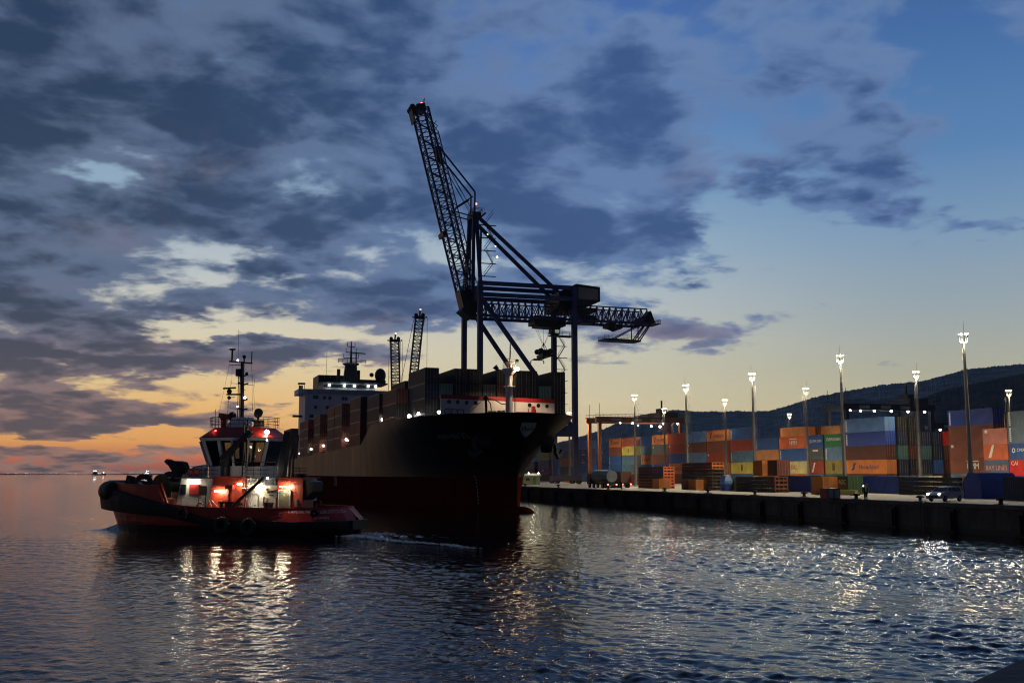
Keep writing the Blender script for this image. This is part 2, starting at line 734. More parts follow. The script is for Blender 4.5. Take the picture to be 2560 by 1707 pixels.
def make_sea():
    ys = [9.0]
    while ys[-1] < 330:
        d = ys[-1]
        ys.append(d + max(0.075, d * d / 15000.0))
    while ys[-1] < 5600:
        ys.append(ys[-1] * 1.12)
    ys = np.array(ys)
    nr, nc = len(ys), 820
    t = np.linspace(-0.62, 0.62, nc)
    xx = ys[:, None] * t[None, :] + np.sign(t)[None, :] * 0
    yy = np.repeat(ys[:, None], nc, 1)
    gap = np.gradient(ys)[:, None]
    gx = (ys * (t[1] - t[0]))[:, None]
    h = np.zeros_like(xx)
    # patches of rougher and calmer water, rough prop wash on the quay side
    pat = 0.75 + 0.35 * np.sin(xx * 0.11 + 1.3 * np.sin(yy * 0.06)) * np.sin(yy * 0.09 + 0.8 * np.sin(xx * 0.07)) + 0.25 * np.sin(xx * 0.31 + yy * 0.23)
    side = 0.44 + 0.72 / (1 + np.exp(-(xx / np.maximum(yy, 1) - 0.02) * 14))
    amp = np.clip(pat, 0.25, 1.5) * side
    for k in range(90):
        lam = math.exp(rng.uniform(math.log(0.30), math.log(4.5)))
        th = rng.normal(1.35, 0.85)
        kk = 2 * math.pi / lam
        a = (0.046 if lam < 1.2 else 0.020 if lam < 2.2 else 0.008) / kk
        kx, ky = kk * math.cos(th), kk * math.sin(th)
        ph = rng.uniform(0, 6.28) + 0.9 * np.sin(xx * (0.21 + 0.03 * (k % 5)) / lam ** 0.5 + k) + 0.9 * np.sin(yy * 0.17 / lam ** 0.5 + 2 * k)
        res = np.maximum(np.abs(np.sin(th)) * gap, np.abs(np.cos(th)) * gx)
        f = np.clip(1.9 - res / lam * 4.0, 0, 1)
        s = np.sin(kx * xx + ky * yy + ph)
        h += a * f * amp * (s + 0.25 * s * s)
    # bow wave and stern wash of the tug
    a = TUG.a
    lx = (xx - TUG.o.x) * math.cos(a) + (yy - TUG.o.y) * math.sin(a)
    ly = -(xx - TUG.o.x) * math.sin(a) + (yy - TUG.o.y) * math.cos(a)
    for sgn in (1, -1):
        v = ly * sgn - (13.6 - lx) * 0.42 - 0.3
        h += 0.55 * np.exp(-(v / 0.7) ** 2) * np.exp(-((lx - 12.5) / 3.2) ** 2)
    h += 0.16 * np.exp(-(ly / 4.0) ** 2) * np.exp(-((lx + 19) / 6.0) ** 2) * np.sin(lx * 2.3 + np.sin(ly * 1.7)) * np.sin(ly * 2.1 + lx * 0.4)
    vs = np.stack([xx, yy, h], 2).reshape(-1, 3).astype(np.float32)
    i = np.arange(nr * nc).reshape(nr, nc)
    q = np.stack([i[:-1, :-1], i[:-1, 1:], i[1:, 1:], i[1:, :-1]], 2).reshape(-1, 4).astype(np.int32)
    me = bpy.data.meshes.new('sea')
    me.vertices.add(len(vs))
    me.vertices.foreach_set('co', vs.ravel())
    me.loops.add(q.size)
    me.loops.foreach_set('vertex_index', q.ravel())
    me.polygons.add(len(q))
    me.polygons.foreach_set('loop_start', np.arange(0, q.size, 4, dtype=np.int32))
    me.polygons.foreach_set('use_smooth', np.ones(len(q), dtype=bool))
    me.update(calc_edges=True)
    m, nt, b = new_mat('sea_water')
    b.inputs['Base Color'].default_value = (0.003, 0.007, 0.011, 1)
    b.inputs['Roughness'].default_value = 0.03
    b.inputs['IOR'].default_value = 1.33
    g = nt.nodes.new('ShaderNodeNewGeometry')
    mp = nt.nodes.new('ShaderNodeMapping')
    mp.inputs['Rotation'].default_value = (0, 0, 0.5)
    nt.links.new(g.outputs['Position'], mp.inputs['Vector'])
    acc = None
    for sc_, dist, st in ((0.7, 0.30, 0.10), (2.6, 0.10, 0.24), (9.0, 0.03, 0.14)):
        n = nt.nodes.new('ShaderNodeTexNoise')
        n.inputs['Scale'].default_value = sc_
        n.inputs['Detail'].default_value = 3
        n.inputs['Distortion'].default_value = 0.6
        nt.links.new(mp.outputs[0], n.inputs['Vector'])
        bp = nt.nodes.new('ShaderNodeBump')
        bp.inputs['Strength'].default_value = st
        bp.inputs['Distance'].default_value = dist
        nt.links.new(n.outputs['Fac'], bp.inputs['Height'])
        if acc:
            nt.links.new(acc.outputs[0], bp.inputs['Normal'])
        acc = bp
    nt.links.new(acc.outputs[0], b.inputs['Normal'])
    me.materials.append(m)
    o = bpy.data.objects.new('water', me)
    col.objects.link(o)
    tag(o, kind='structure')


make_sea()

# white wash trailing from the tug's stern
foam_m = paint('wake_foam', (0.92, 0.92, 0.90), 0.8, 0.3, 3.0)
fb = MB()
w0_, w1_ = Vector((-15.2, 99.5, 0)), Vector((-2.5, 84.0, 0))
for k in range(760):
    u = random.random() ** 1.25
    p = w0_.lerp(w1_, u)
    p += Vector((.77, .63, 0)) * (random.gauss(0, 0.12 + 0.25 * u) + 0.35 * math.sin(u * 11))
    p.z = 0.10
    r = random.uniform(0.07, 0.24) * (1.25 - u)
    fb.ball(p, max(0.04, r), 5, sz=random.uniform(0.5, 0.9))
for k in range(260):
    p = TUG.w(random.gauss(-15.4, .9), random.uniform(-3.6, 3.2), 0.08)
    fb.ball(p, random.uniform(.05, .16), 5, sz=.6)
tag(fb.build('wake_foam', foam_m), 'thin white line of wake foam on the dark water behind the tug stern', 'foam', kind='stuff')

# ------------------------------------------------------------------ quay
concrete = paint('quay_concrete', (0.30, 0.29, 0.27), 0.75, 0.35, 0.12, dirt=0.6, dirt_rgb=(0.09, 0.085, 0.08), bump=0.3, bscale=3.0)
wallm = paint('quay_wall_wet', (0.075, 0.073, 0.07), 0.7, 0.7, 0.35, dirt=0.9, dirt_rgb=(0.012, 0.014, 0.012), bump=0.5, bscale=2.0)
rubber = paint('black_rubber', (0.012, 0.012, 0.013), 0.6, 0.4, 2.0, bump=0.3, bscale=12)
ground = MB()
pts = [qw(-160, DQ), qw(540, DQ), qw(540, DQ + 420), qw(2600, DQ + 500), qw(2600, DQ + 4300), qw(-160, DQ + 4300)]
ground.add(pts, [(0, 5, 4, 3, 2, 1)])
tag(ground.build('quay_pavement', concrete), kind='structure')
wb = MB()
for i in range(70):
    s0 = -160 + i * 10
    wb.add([], [])
    wb.hexa([quay.w(s0 + 0.03, -DQ, -1.5), quay.w(s0 + 0.03, -DQ - 1.0, -1.5), quay.w(s0 + 9.97, -DQ - 1.0, -1.5), quay.w(s0 + 9.97, -DQ, -1.5)],
            [quay.w(s0 + 0.03, -DQ, HQ - 0.35), quay.w(s0 + 0.03, -DQ - 1.0, HQ - 0.35), quay.w(s0 + 9.97, -DQ - 1.0, HQ - 0.35), quay.w(s0 + 9.97, -DQ, HQ - 0.35)])
wall = empty('quay_wall', quay.w(100, -DQ, 0), quay.a, 'long dark concrete quay wall standing in the water below the container yard', 'quay wall')


def wloc(s, n, z):
    return (s - 100, -(n - DQ), z)


wm = MB()
for i in range(70):
    s0 = -160 + i * 10
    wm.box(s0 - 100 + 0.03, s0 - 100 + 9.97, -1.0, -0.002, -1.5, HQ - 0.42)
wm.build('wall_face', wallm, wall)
cp = MB()
for i in range(70):
    s0 = -260 + i * 10
    cp.box(s0 + 0.02, s0 + 9.98, -1.0, 0.22, HQ - 0.42, HQ + 0.004)
cp.build('coping', paint('quay_coping', (0.10, 0.10, 0.095), 0.8, 0.4, 0.4, dirt=0.6, dirt_rgb=(0.03, 0.03, 0.03)), wall)
fm = None
for i in range(26):
    s0 = 62 + i * 9.3
    f = MB()
    f.box(-0.75, 0.75, 0.005, 0.35, 0.1, HQ - 0.6)
    f.box(-0.55, 0.55, 0.35, 0.62, 0.3, HQ - 0.9)
    if fm is None:
        fm = f.mesh('fender', rubber)
    o = bpy.data.objects.new('fender', fm)
    col.objects.link(o)
    o.parent = wall
    o.location = wloc(s0, DQ, 0)
tide = MB()
for i in range(70):
    tide.box(-260 + i * 10 + .03, -260 + i * 10 + 9.97, 0.001, 0.006, -1.5, 0.55 + 0.12 * math.sin(i * 1.7))
tide.build('tide_line', paint('tide_weed', (0.012, 0.016, 0.010), 0.6, 0.5, 1.5), wall)
for s0 in (90, 118, 146, 174, 202, 230):
    b = MB()
    for d_ in (-.25, .25):
        b.tube((s0 - 100 + d_ + 4, .3, 0.2), (s0 - 100 + d_ + 4, .3, HQ), .04, n=5)
    for k_ in range(9):
        b.tube((s0 - 100 + 3.75, .3, .3 + k_ * .3), (s0 - 100 + 4.25, .3, .3 + k_ * .3), .03, n=5)
    b.build('ladder', paint('ladder_rust', (0.10, 0.05, 0.03), 0.7, 0.3, 3), wall)
faint = paint('faded_white_paint', (0.085, 0.085, 0.085), 0.8, 0.4, 2.0)
for i, px in enumerate((1700, 1762, 1840, 1925, 2010, 2108, 2146, 2250, 2366, 2495)):
    s0, z0 = qn(px, 1262, DQ)
    lettering('F%d' % (128 + i), 0.62, faint, wall, (-1, 0, 0), (0, 0, 1), (s0 - 100 - 1.6, 0.02, HQ - 0.85))

bol = None
for i, px in enumerate((1313, 1396, 1521, 1662, 1770, 1887, 2010, 2140, 2300, 2500)):
    s0 = qn(px, 1225, DQ + 0.7)[0]
    words_ = ['beside the ship bow', 'below the blue crane legs', 'near the parked lorry', 'beyond the yellow rack ends', 'in front of the black rack stack', 'in front of the yellow racks', 'in front of the dark blue container', 'beside the two dock workers', 'near the white car', 'below the blue hopper']
    if bol is None:
        bol = empty('mooring_bollard', qw(s0, DQ + 0.7), 0)
        b = MB()
        b.lathe([(0.34, 0), (0.34, 0.06), (0.22, 0.10), (0.19, 0.38), (0.24, 0.46), (0.33, 0.52), (0.33, 0.60), (0.2, 0.66)], 14)
        b.bar((-0.42, 0, 0.48), (0.42, 0, 0.48), 0.16, 0.16)
        b.build('bollard_post', paint('bollard_iron', (0.015, 0.015, 0.016), 0.5, 0.4, 3.0), bol)
        b = MB()
        b.box(-0.5, 0.5, -0.45, 0.45, 0.004, 0.05)
        b.build('foot_plate', paint('bollard_plate', (0.03, 0.028, 0.025), 0.7, 0.4, 3.0), bol)
        o = bol
    else:
        o = copy_tree(bol)
        o.location = qw(s0, DQ + 0.7)
    tag(o, 'black iron mooring bollard on the quay edge ' + words_[i], 'bollard', 'bollards along the quay edge')

# near pier corner
m_p = paint('pier_concrete', (0.12, 0.115, 0.105), 0.8, 0.4, 0.8, dirt=0.6, dirt_rgb=(0.04, 0.04, 0.035), bump=0.4, bscale=6)
d0 = ray(2402, 1707)
d1 = ray(2560, 1635)
ZP = 4.2
a = Vector((0, 0, HC)) + d0 * ((ZP - HC) / d0.z)
b = Vector((0, 0, HC)) + d1 * ((ZP - HC) / d1.z)
t = (b - a).normalized()
nrm = Vector((t.y, -t.x, 0))
p = MB()
A0, B0 = a - t * 25, b + t * 14
out = [A0, B0, B0 + nrm * 40, A0 + nrm * 40]
p.loft([[Vector((v.x, v.y, -2)) for v in out], [Vector((v.x, v.y, ZP - 0.06)) for v in out], [v + (nrm if i < 2 else -nrm) * 0.06 for i, v in enumerate(out)]])
for k in range(3):
    q0 = a + nrm * (0.55 + 0.22 * k)
    p.hexa([q0 - t * 2 + Vector((0, 0, 0.004)), q0 + t * 9 + Vector((0, 0, 0.004)), q0 + t * 9 + nrm * 0.07 + Vector((0, 0, 0.004)), q0 - t * 2 + nrm * 0.07 + Vector((0, 0, 0.004))],
           [q0 - t * 2 + Vector((0, 0, 0.03)), q0 + t * 9 + Vector((0, 0, 0.03)), q0 + t * 9 + nrm * 0.07 + Vector((0, 0, 0.03)), q0 - t * 2 + nrm * 0.07 + Vector((0, 0, 0.03))])
tag(p.build('pier', m_p), kind='structure')

# ------------------------------------------------------------------ hills


def hill(name, prof, dist, mat, seed, tree=9.0, depth=0.55):
    r_ = random.Random(seed)
    xs = np.linspace(prof[0][0], prof[-1][0], 900)
    yv = np.interp(xs, [q[0] for q in prof], [q[1] for q in prof])
    rows = []
    nz = np.array([r_.random() for _ in range(900)])
    nz2 = np.convolve(np.array([r_.random() for _ in range(900)]), np.ones(7) / 7, 'same')
    for j in range(26):
        f = j / 20.0
        ring = []
        for i in range(900):
            top = at_y(xs[i], yv[i], dist)
            base = Vector((top.x * depth, dist * depth, HQ - 2))
            if f <= 1:
                q = base.lerp(Vector((top.x, dist, 0)), f)
                q.z = (HQ - 2) + (top.z - HQ + 2) * (f ** 1.25)
                q.z += (nz[i] * 0.5 + nz2[i] * 0.5) * tree * min(1, f * 3) * (1.0 if f == 1 else 0.7) + 14 * math.sin(i * 0.045 + j * 0.9) * math.sin(j * 0.7 + i * 0.01) * (f * (1 - f)) * 2
            else:
                q = Vector((top.x * f, dist * f, top.z * (1 - (f - 1) * 1.5)))
            ring.append(q)
        rows.append(ring)
        nz = np.roll(nz, 37)
    b = MB()
    b.loft(rows, closed=False, caps=False)
    tag(b.build(name, mat), kind='structure')


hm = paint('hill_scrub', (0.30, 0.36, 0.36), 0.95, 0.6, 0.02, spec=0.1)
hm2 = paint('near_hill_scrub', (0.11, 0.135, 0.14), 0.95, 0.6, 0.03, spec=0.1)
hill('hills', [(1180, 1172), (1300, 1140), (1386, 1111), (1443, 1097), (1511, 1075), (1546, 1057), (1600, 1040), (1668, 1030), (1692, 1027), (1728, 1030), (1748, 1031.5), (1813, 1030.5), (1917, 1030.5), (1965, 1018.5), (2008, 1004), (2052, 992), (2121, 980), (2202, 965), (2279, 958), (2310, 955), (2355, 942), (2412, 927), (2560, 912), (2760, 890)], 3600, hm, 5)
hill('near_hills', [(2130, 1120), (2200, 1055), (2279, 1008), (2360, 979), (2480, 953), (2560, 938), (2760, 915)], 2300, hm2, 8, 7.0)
coast = MB()
rr = random.Random(4)
ring0, ring1, ring2 = [], [], []
for i in range(200):
    px = -150 + i * 7.5
    p0 = at_y(px, 1183, 5500)
    hgt = 6 + 12 * (0.5 + 0.5 * math.sin(i * 0.11)) + rr.random() * 8
    ring0.append((p0.x, 5500, -4))
    ring1.append((p0.x, 5530, hgt * .22))
    ring2.append((p0.x * 1.05, 5900, -4))
coast.loft([ring0, ring1, ring2], closed=False, caps=False)
tag(coast.build('far_shore_land', paint('far_shore', (0.30, 0.26, 0.28), 0.95, 0.2, 0.002, spec=0.0)), kind='structure')
lb = MB()
for px in (64, 68, 102, 126, 141, 170, 176, 189, 325, 452, 860 / 2.6, 20, 40):
    p0 = at_y(px, 1181 + rr.random(), 5400)
    lb.ball((p0.x, 5400, 6 + rr.random() * 5), 1.3, 6)
tag(lb.build('shore_lights', glow('far_lamp', (1, 0.8, 0.55), 2.0)), 'string of tiny lights along the far shore below the red sky', 'lights', kind='stuff')
# ------------------------------------------------------------------ containers
steel_dark = paint('container_frame', (0.03, 0.03, 0.03), 0.6, 0.4, 2)
CONT = {}


def container_mesh(L, H=2.9, W=2.44, kind='box'):
    """corrugated body and door end, x along the length, doors at -x"""
    key = (L, H)
    if key in CONT:
        return CONT[key]
    b = MB()
    n = int(L / 0.28)
    for sy in (-1, 1):
        top, bot = [], []
        for i in range(n * 4 + 1):
            ph = i % 4
            x = -L / 2 + 0.12 + (L - 0.24) * i / (n * 4)
            y = sy * (W / 2 - (0.02 if ph in (0, 1) else 0.055))
            bot.append((x, y, 0.15))
            top.append((x, y, H - 0.10))
        b.loft([bot, top] if sy < 0 else [top, bot], closed=False, caps=False)
    b.box(-L / 2 + 0.1, L / 2 - 0.06, -W / 2 + 0.05, W / 2 - 0.05, H - 0.07, H - 0.03)
    b.box(-L / 2 + 0.1, L / 2 - 0.05, -W / 2 + 0.06, W / 2 - 0.06, 0.08, 0.14)
    b.box(L / 2 - 0.05, L / 2 - 0.03, -W / 2 + 0.1, W / 2 - 0.1, 0.14, H - 0.1)
    for sx in (-1, 1):
        for sy in (-1, 1):
            b.box(sx * L / 2 - 0.07 - sx * 0.07, sx * L / 2 + 0.07 - sx * 0.07, sy * W / 2 - 0.07 - sy * 0.07, sy * W / 2 + 0.07 - sy * 0.07, 0, H)
    for sy in (-1, 1):
        for z in (0.075, H - 0.06):
            b.bar((-L / 2 + 0.14, sy * (W / 2 - 0.05), z), (L / 2 - 0.14, sy * (W / 2 - 0.05), z), 0.10, 0.13)
    for sx in (-1, 1):
        for z in (0.075, H - 0.06):
            b.bar((sx * (L / 2 - 0.055), -W / 2 + 0.14, z), (sx * (L / 2 - 0.055), W / 2 - 0.14, z), 0.09, 0.13)
    d = MB()
    for sy in (-1, 1):
        d.box(-L / 2 + 0.02, -L / 2 + 0.06, min(sy * 0.015, sy * (W / 2 - 0.15)), max(sy * 0.015, sy * (W / 2 - 0.15)), 0.16, H - 0.14)
        for k in (0.32, 0.82):
            d.tube((-L / 2 - 0.012, sy * k, 0.12), (-L / 2 - 0.012, sy * k, H - 0.1), 0.03, n=6, mi=1)
            d.box(-L / 2 - 0.03, -L / 2 + 0.02, sy * k - 0.16, sy * k + 0.05, 1.0, 1.06, mi=1)
        for z in (0.6, 1.35, 2.1):
            d.box(-L / 2 - 0.006, -L / 2 + 0.02, min(sy * 0.1, sy * 1.0), max(sy * 0.1, sy * 1.0), z, z + 0.05)
    CONT[key] = (b.mesh('container_body', steel_dark), d.mesh('container_door', [steel_dark, paint('lock_rod_steel', (0.25, 0.25, 0.24), 0.45, 0.3, 3, metal=0.6)]))
    return CONT[key]


PAL = {
    'orange': (0.62, 0.20, 0.035), 'tan orange': (0.58, 0.25, 0.09), 'rust brown': (0.20, 0.055, 0.03), 'dark brown': (0.11, 0.04, 0.025), 'brick red': (0.34, 0.05, 0.025),
    'bright red': (0.62, 0.02, 0.012), 'blue': (0.025, 0.10, 0.34), 'deep blue': (0.02, 0.065, 0.36), 'pale blue': (0.13, 0.26, 0.46), 'steel blue': (0.09, 0.19, 0.30), 'sky blue': (0.12, 0.27, 0.62),
    'grey': (0.10, 0.12, 0.14), 'pale grey': (0.40, 0.40, 0.38), 'yellow': (0.55, 0.47, 0.08), 'olive yellow': (0.30, 0.24, 0.05), 'cream yellow': (0.62, 0.56, 0.28), 'green': (0.02, 0.22, 0.08),
    'dark green': (0.05, 0.14, 0.06), 'teal': (0.05, 0.14, 0.15), 'slate blue': (0.09, 0.12, 0.24), 'navy blue': (0.012, 0.022, 0.06), 'pink red': (0.55, 0.20, 0.17), 'purple': (0.32, 0.06, 0.22), 'orange red': (0.60, 0.13, 0.04), 'grey blue': (0.15, 0.21, 0.28), 'sand': (0.55, 0.33, 0.16), 'violet blue': (0.06, 0.07, 0.25),
    'black': (0.009, 0.0095, 0.011), 'charcoal': (0.015, 0.016, 0.019), 'maroon': (0.09, 0.02, 0.015),  # near-black tones also carry the shade of unlit stacks
}


def cmat(c):
    return paint('container_' + c.replace(' ', '_'), PAL[c], 0.5, 0.35, 0.3, dirt=0.42, dirt_rgb=tuple(0.3 * x + q_ for x, q_ in zip(PAL[c], (.03, .02, .014))))


WHITE = paint('lettering_white', (0.75, 0.75, 0.72), 0.6, 0.15, 1)
NAVY = paint('lettering_navy', (0.02, 0.03, 0.16), 0.6, 0.15, 1)
REDL = paint('lettering_red', (0.45, 0.03, 0.02), 0.6, 0.15, 1)
BROWNL = paint('lettering_brown', (0.10, 0.06, 0.02), 0.6, 0.15, 1)
ORANGEL = paint('lettering_orange', (0.75, 0.30, 0.16), 0.6, 0.15, 1)


def mark_panel(c, name, polys, material, L, W=2.44):
    """flat painted mark on the +y side; polys in (u to the right as seen, z)"""
    b = MB()
    for p in polys:
        r0 = [(-u, W / 2 + 0.002, z) for u, z in p]
        r1 = [(-u, W / 2 + 0.008, z) for u, z in p]
        b.loft([r0, r1])
    return b.build(name, material, c)


def box2(u0, u1, z0, z1):
    return [(u0, z0), (u1, z0), (u1, z1), (u0, z1)]


def marking(c, kind, L):
    y = 1.23
    T = lambda txt, size, m, u, z, **k: lettering(txt, size, m, c, (-1, 0, 0), (0, 0, 1), (-u, y, z), **k)
    if kind == 'hl':
        T('Hapag-Lloyd', 1.15, NAVY, 0.9, 1.45)
        mark_panel(c, 'emblem', [[(-4.4, 0.75), (-3.7, 0.75), (-3.2, 1.5), (-3.9, 1.5)], [(-4.1, 1.55), (-3.4, 1.55), (-2.9, 2.3), (-3.6, 2.3)]], NAVY, L)
    elif kind == 'hmm':
        T('HMM', 1.55, WHITE, 0.2, 1.35, space=0.85)
        mark_panel(c, 'emblem', [box2(-1.4, 1.7, 2.2, 2.36)], WHITE, L)
    elif kind == 'bal':
        T('BAL', 1.6, REDL, 0.1, 1.45, shear=0.25)
    elif kind == 'ev':
        T('EVERGREEN', 0.95, WHITE, 0.3, 1.7)
    elif kind == 'cma':
        T('CMA CGM', 0.8, WHITE, 0.6, 1.5)
        mark_panel(c, 'emblem', [box2(-2.3, -2.1, 1.2, 1.8), box2(-1.8, -1.6, 1.2, 1.8), box2(-2.1, -1.8, 1.7, 1.9), box2(-2.1, -1.8, 1.1, 1.3)], WHITE, L)
    elif kind == 'uasc':
        T('UASC', 1.0, WHITE, 0.2, 1.75)
    elif kind == 'bay':
        T('BAY LINES', 1.15, ORANGEL, 0, 1.25)
    elif kind == 'cai':
        T('CAI', 0.95, WHITE, -1.9, 2.0)
    elif kind == 'cosco':
        T('COSCO', 0.85, WHITE, 0.2, 1.0)
        mark_panel(c, 'emblem', [[(0, 1.7), (0.3, 2.0), (0, 2.4), (-0.3, 2.0)]], WHITE, L)
    elif kind == 'one':
        T('ONE', 1.25, WHITE, -0.6, 1.45)
    elif kind == 'msc':
        mark_panel(c, 'emblem', [[(-0.45, 0.7), (0.35, 0.7), (0.5, 1.5), (0.4, 2.3), (-0.35, 2.3), (-0.5, 1.5)]], BROWNL, L)
    elif kind == 'slash':
        mark_panel(c, 'emblem', [[(-1.9, 0.35), (-1.2, 0.35), (-0.2, 2.5), (-0.8, 2.5)]], WHITE, L)
    elif kind == 'vert':
        mark_panel(c, 'emblem', [box2(-L / 2 + 0.35, -L / 2 + 0.75, 0.3 + 0.33 * i, 0.56 + 0.33 * i) for i in range(7)], WHITE, L)
    elif kind == 'tag':
        mark_panel(c, 'emblem', [box2(-L / 2 + 0.5, -L / 2 + 1.2, 1.9, 2.4)], WHITE, L)
    elif kind == 'white':
        mark_panel(c, 'emblem', [box2(-1.2, 0.9, 2.1, 2.5)], WHITE, L)
    elif kind == 'allan':
        T('ALLIANCE', 0.8, WHITE, 0.0, 1.3)


MARKWORDS = {'hl': 'with blue emblem', 'hmm': 'with white block letters', 'bal': 'with red slanted letters', 'ev': 'with white name', 'cma': 'with white emblem and name', 'uasc': 'with white capitals', 'bay': 'with orange lettering',
             'cai': 'with small white letters', 'cosco': 'with white name and emblem', 'one': 'with white letters', 'msc': 'with dark round emblem', 'slash': 'with white slanted stripe', 'vert': 'with white vertical name', 'tag': 'with small white panel', 'white': 'with white plate', 'allan': 'with white name', None: 'unmarked'}


def container(frame, x, y, z, colour, L=12.19, H=2.9, mark=None, label='', group='', sx=1.0, sz=1.0, rz=0.0, mirror=False):
    me_b, me_d = container_mesh(L, H)
    r = bpy.data.objects.new('shipping_container', me_b)
    col.objects.link(r)
    r.location = frame.w(x, y, z)
    r.rotation_euler = (0, 0, frame.a + rz)
    r.scale = (sx, 1, sz)
    m = cmat(colour)
    r.material_slots[0].link = 'OBJECT'
    r.material_slots[0].material = m
    d = bpy.data.objects.new('container_door', me_d)
    col.objects.link(d)
    d.parent = r
    d.material_slots[0].link = 'OBJECT'
    d.material_slots[0].material = m
    tag(r, label, 'container', group)
    if mark:
        marking(r, mark, L)
    return r


TIER = ['bottom', 'second', 'third', 'fourth', 'fifth', 'sixth']
YG = 'containers stacked in the yard behind the quay'
NROW = 136.0


def stack(px0, px1, tiers, where, n=NROW, L=12.19, H=2.9, sz=1.0, s0=None, z0=HQ):
    """tiers listed from the top down: (colour, mark)"""
    if s0 is None:
        far = qn(px0, 1120, n)[0]
        near = qn(px1, 1120, n)[0]
        mid = (far + near) / 2
        sx = (far - near - 0.12) / L
    else:
        mid, sx = s0 + L / 2, 1.0
    k = len(tiers)
    for i, t in enumerate(tiers):
        c, mk = t if isinstance(t, tuple) else (t, None)
        tier = k - 1 - i
        nm = ('top' if i == 0 else TIER[tier])
        container(quay, mid, -(n + 1.22), z0 + 0.01 + tier * (H * sz + 0.012), c, L, H, mk, ('%s container, %s of the stack %s' % (c + (' marked' if mk else ''), nm, where)), YG, sx, sz)
    return mid


stack(1440, 1475, [('sky blue', 'vert'), ('violet blue', 'cosco'), ('violet blue', 'cosco'), ('blue', 'vert'), ('steel blue', 'vert')], 'beside the blue crane leg', L=12.19)
stack(1400, 1436, ['steel blue', 'grey', 'orange', 'grey', 'slate blue'], 'seen between the crane legs', L=12.19, sz=0.98)
stack(1344, 1372, [('yellow', None), ('slate blue', 'tag'), ('purple', 'one'), 'dark brown'], 'behind the ship bow', L=12.19, sz=0.95)
stack(1300, 1336, ['grey', 'dark brown', 'orange'], 'behind the small green hut', L=12.19, sz=0.9)
stack(1522, 1553, [('orange', 'hl'), 'rust brown', ('blue', 'vert'), ('blue', 'vert'), 'orange'], 'just past the orange gantry leg')
stack(1554, 1587, [('brick red', 'tag'), ('yellow', 'msc'), 'steel blue', 'steel blue', 'brick red'], 'with the yellow one fourth')
stack(1600, 1629, [('blue', 'vert'), ('steel blue', 'vert'), ('orange', 'hl'), ('blue', 'vert'), 'orange'], 'half hidden by bright doors', n=NROW + 2)
stack(1630, 1670, [('orange', 'hl'), ('grey', 'tag'), 'rust brown', ('deep blue', 'vert'), 'dark brown'], 'between the first two tall masts')
stack(1671, 1713, ['brick red', ('brick red', 'tag'), 'blue', ('orange', 'hl'), 'rust brown'], 'behind the second mast')
stack(1718, 1765, [('sky blue', 'vert'), ('rust brown', 'tag'), ('pale blue', 'vert'), ('rust brown', 'tag'), 'blue'], 'above the black rack pile')
stack(1767, 1822, [('orange', 'hl'), 'rust brown', ('brick red', 'tag'), ('orange', 'hl'), 'orange'], 'tall beside the black rack pile')
stack(1826, 1882, [('blue', 'vert'), 'brick red', ('steel blue', 'vert'), ('yellow', 'msc'), ('blue', 'allan')], 'left of the thick middle mast'.replace('left of', 'just before'))
stack(1888, 1946, [('blue', 'vert'), 'tan orange', 'tan orange', ('rust brown', 'tag')], 'just after the thick middle mast')
stack(1948, 2018, [('orange red', 'hmm'), ('blue', 'vert'), ('cream yellow', 'bal'), ('orange', 'hl')], 'with the cream one third')
stack(2020, 2058, [('blue', 'cma'), ('grey', 'white'), ('brick red', 'slash'), ('slate blue', 'cma')], 'of short boxes with the slanted stripe', L=6.06)
stack(2061, 2104, [('green', 'ev'), ('pale blue', 'vert'), ('olive yellow', 'msc'), ('teal', 'cma')], 'topped by the green box', L=6.06)
sL = stack(2113, 2215, [('sky blue', 'vert'), ('deep blue', 'vert'), 'maroon', ('orange', 'hl'), 'maroon'], 'below the dark gantry crane')
dark = [['charcoal', 'navy blue', 'teal', 'navy blue', 'charcoal'], ['charcoal', 'charcoal', 'maroon', 'charcoal', 'dark brown'], ['navy blue', 'teal', 'navy blue', 'dark green'], ['navy blue', 'navy blue', 'blue', 'maroon'], ['bright red', 'dark brown', 'maroon', 'charcoal'], ['dark brown', 'maroon', 'blue', 'dark brown']]  # these row ends lie in shade; their darkness is put into the colours
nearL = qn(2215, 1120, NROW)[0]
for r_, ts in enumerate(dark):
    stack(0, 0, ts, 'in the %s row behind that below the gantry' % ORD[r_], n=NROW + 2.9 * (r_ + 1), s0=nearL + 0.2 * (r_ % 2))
stack(2373, 2487, [('deep blue', 'vert'), 'rust brown', ('rust brown', 'tag'), ('rust brown', 'hmm'), 'steel blue'], 'behind the thickest mast')
stack(2458, 2520, [('pink red', 'tag'), ('orange red', 'slash'), ('slate blue', 'bay'), ('pale blue', 'vert')], 'lit brightly behind the blue hopper', n=130, L=6.06, H=2.62)
stack(2521, 2592, [('grey blue', 'vert'), ('grey blue', 'vert'), ('blue', 'cma'), ('bright red', 'cai'), ('deep blue', None)], 'cut by the picture edge', n=130, L=6.06, H=2.62)
# second row, seen above the lower stacks
sH = qn(1946, 1120, NROW)[0]
stack(0, 0, ['orange', 'rust brown', 'blue', 'grey', 'brick red'], 'set back, bright orange end on top', n=146, s0=sH + 3)
stack(0, 0, ['rust brown', 'blue', 'orange', 'grey', 'grey'], 'set back beside the bright orange end', n=149.2, s0=sH + 3)
stack(0, 0, ['bright red', 'blue', 'orange', 'grey', 'grey'], 'set back, bright red end on top', n=152.4, s0=sH + 3)
stack(2044, 2101, ['tan orange', 'rust brown', 'blue', 'rust brown', 'grey'], 'set back above the green box', n=150)
stack(2486, 2516, ['sand', 'dark brown', 'grey', 'grey', 'blue'], 'set back, sand coloured end on top', n=152, L=6.06)

# ------------------------------------------------------------------ flat racks, bins and other things on the quay
RACK = {}


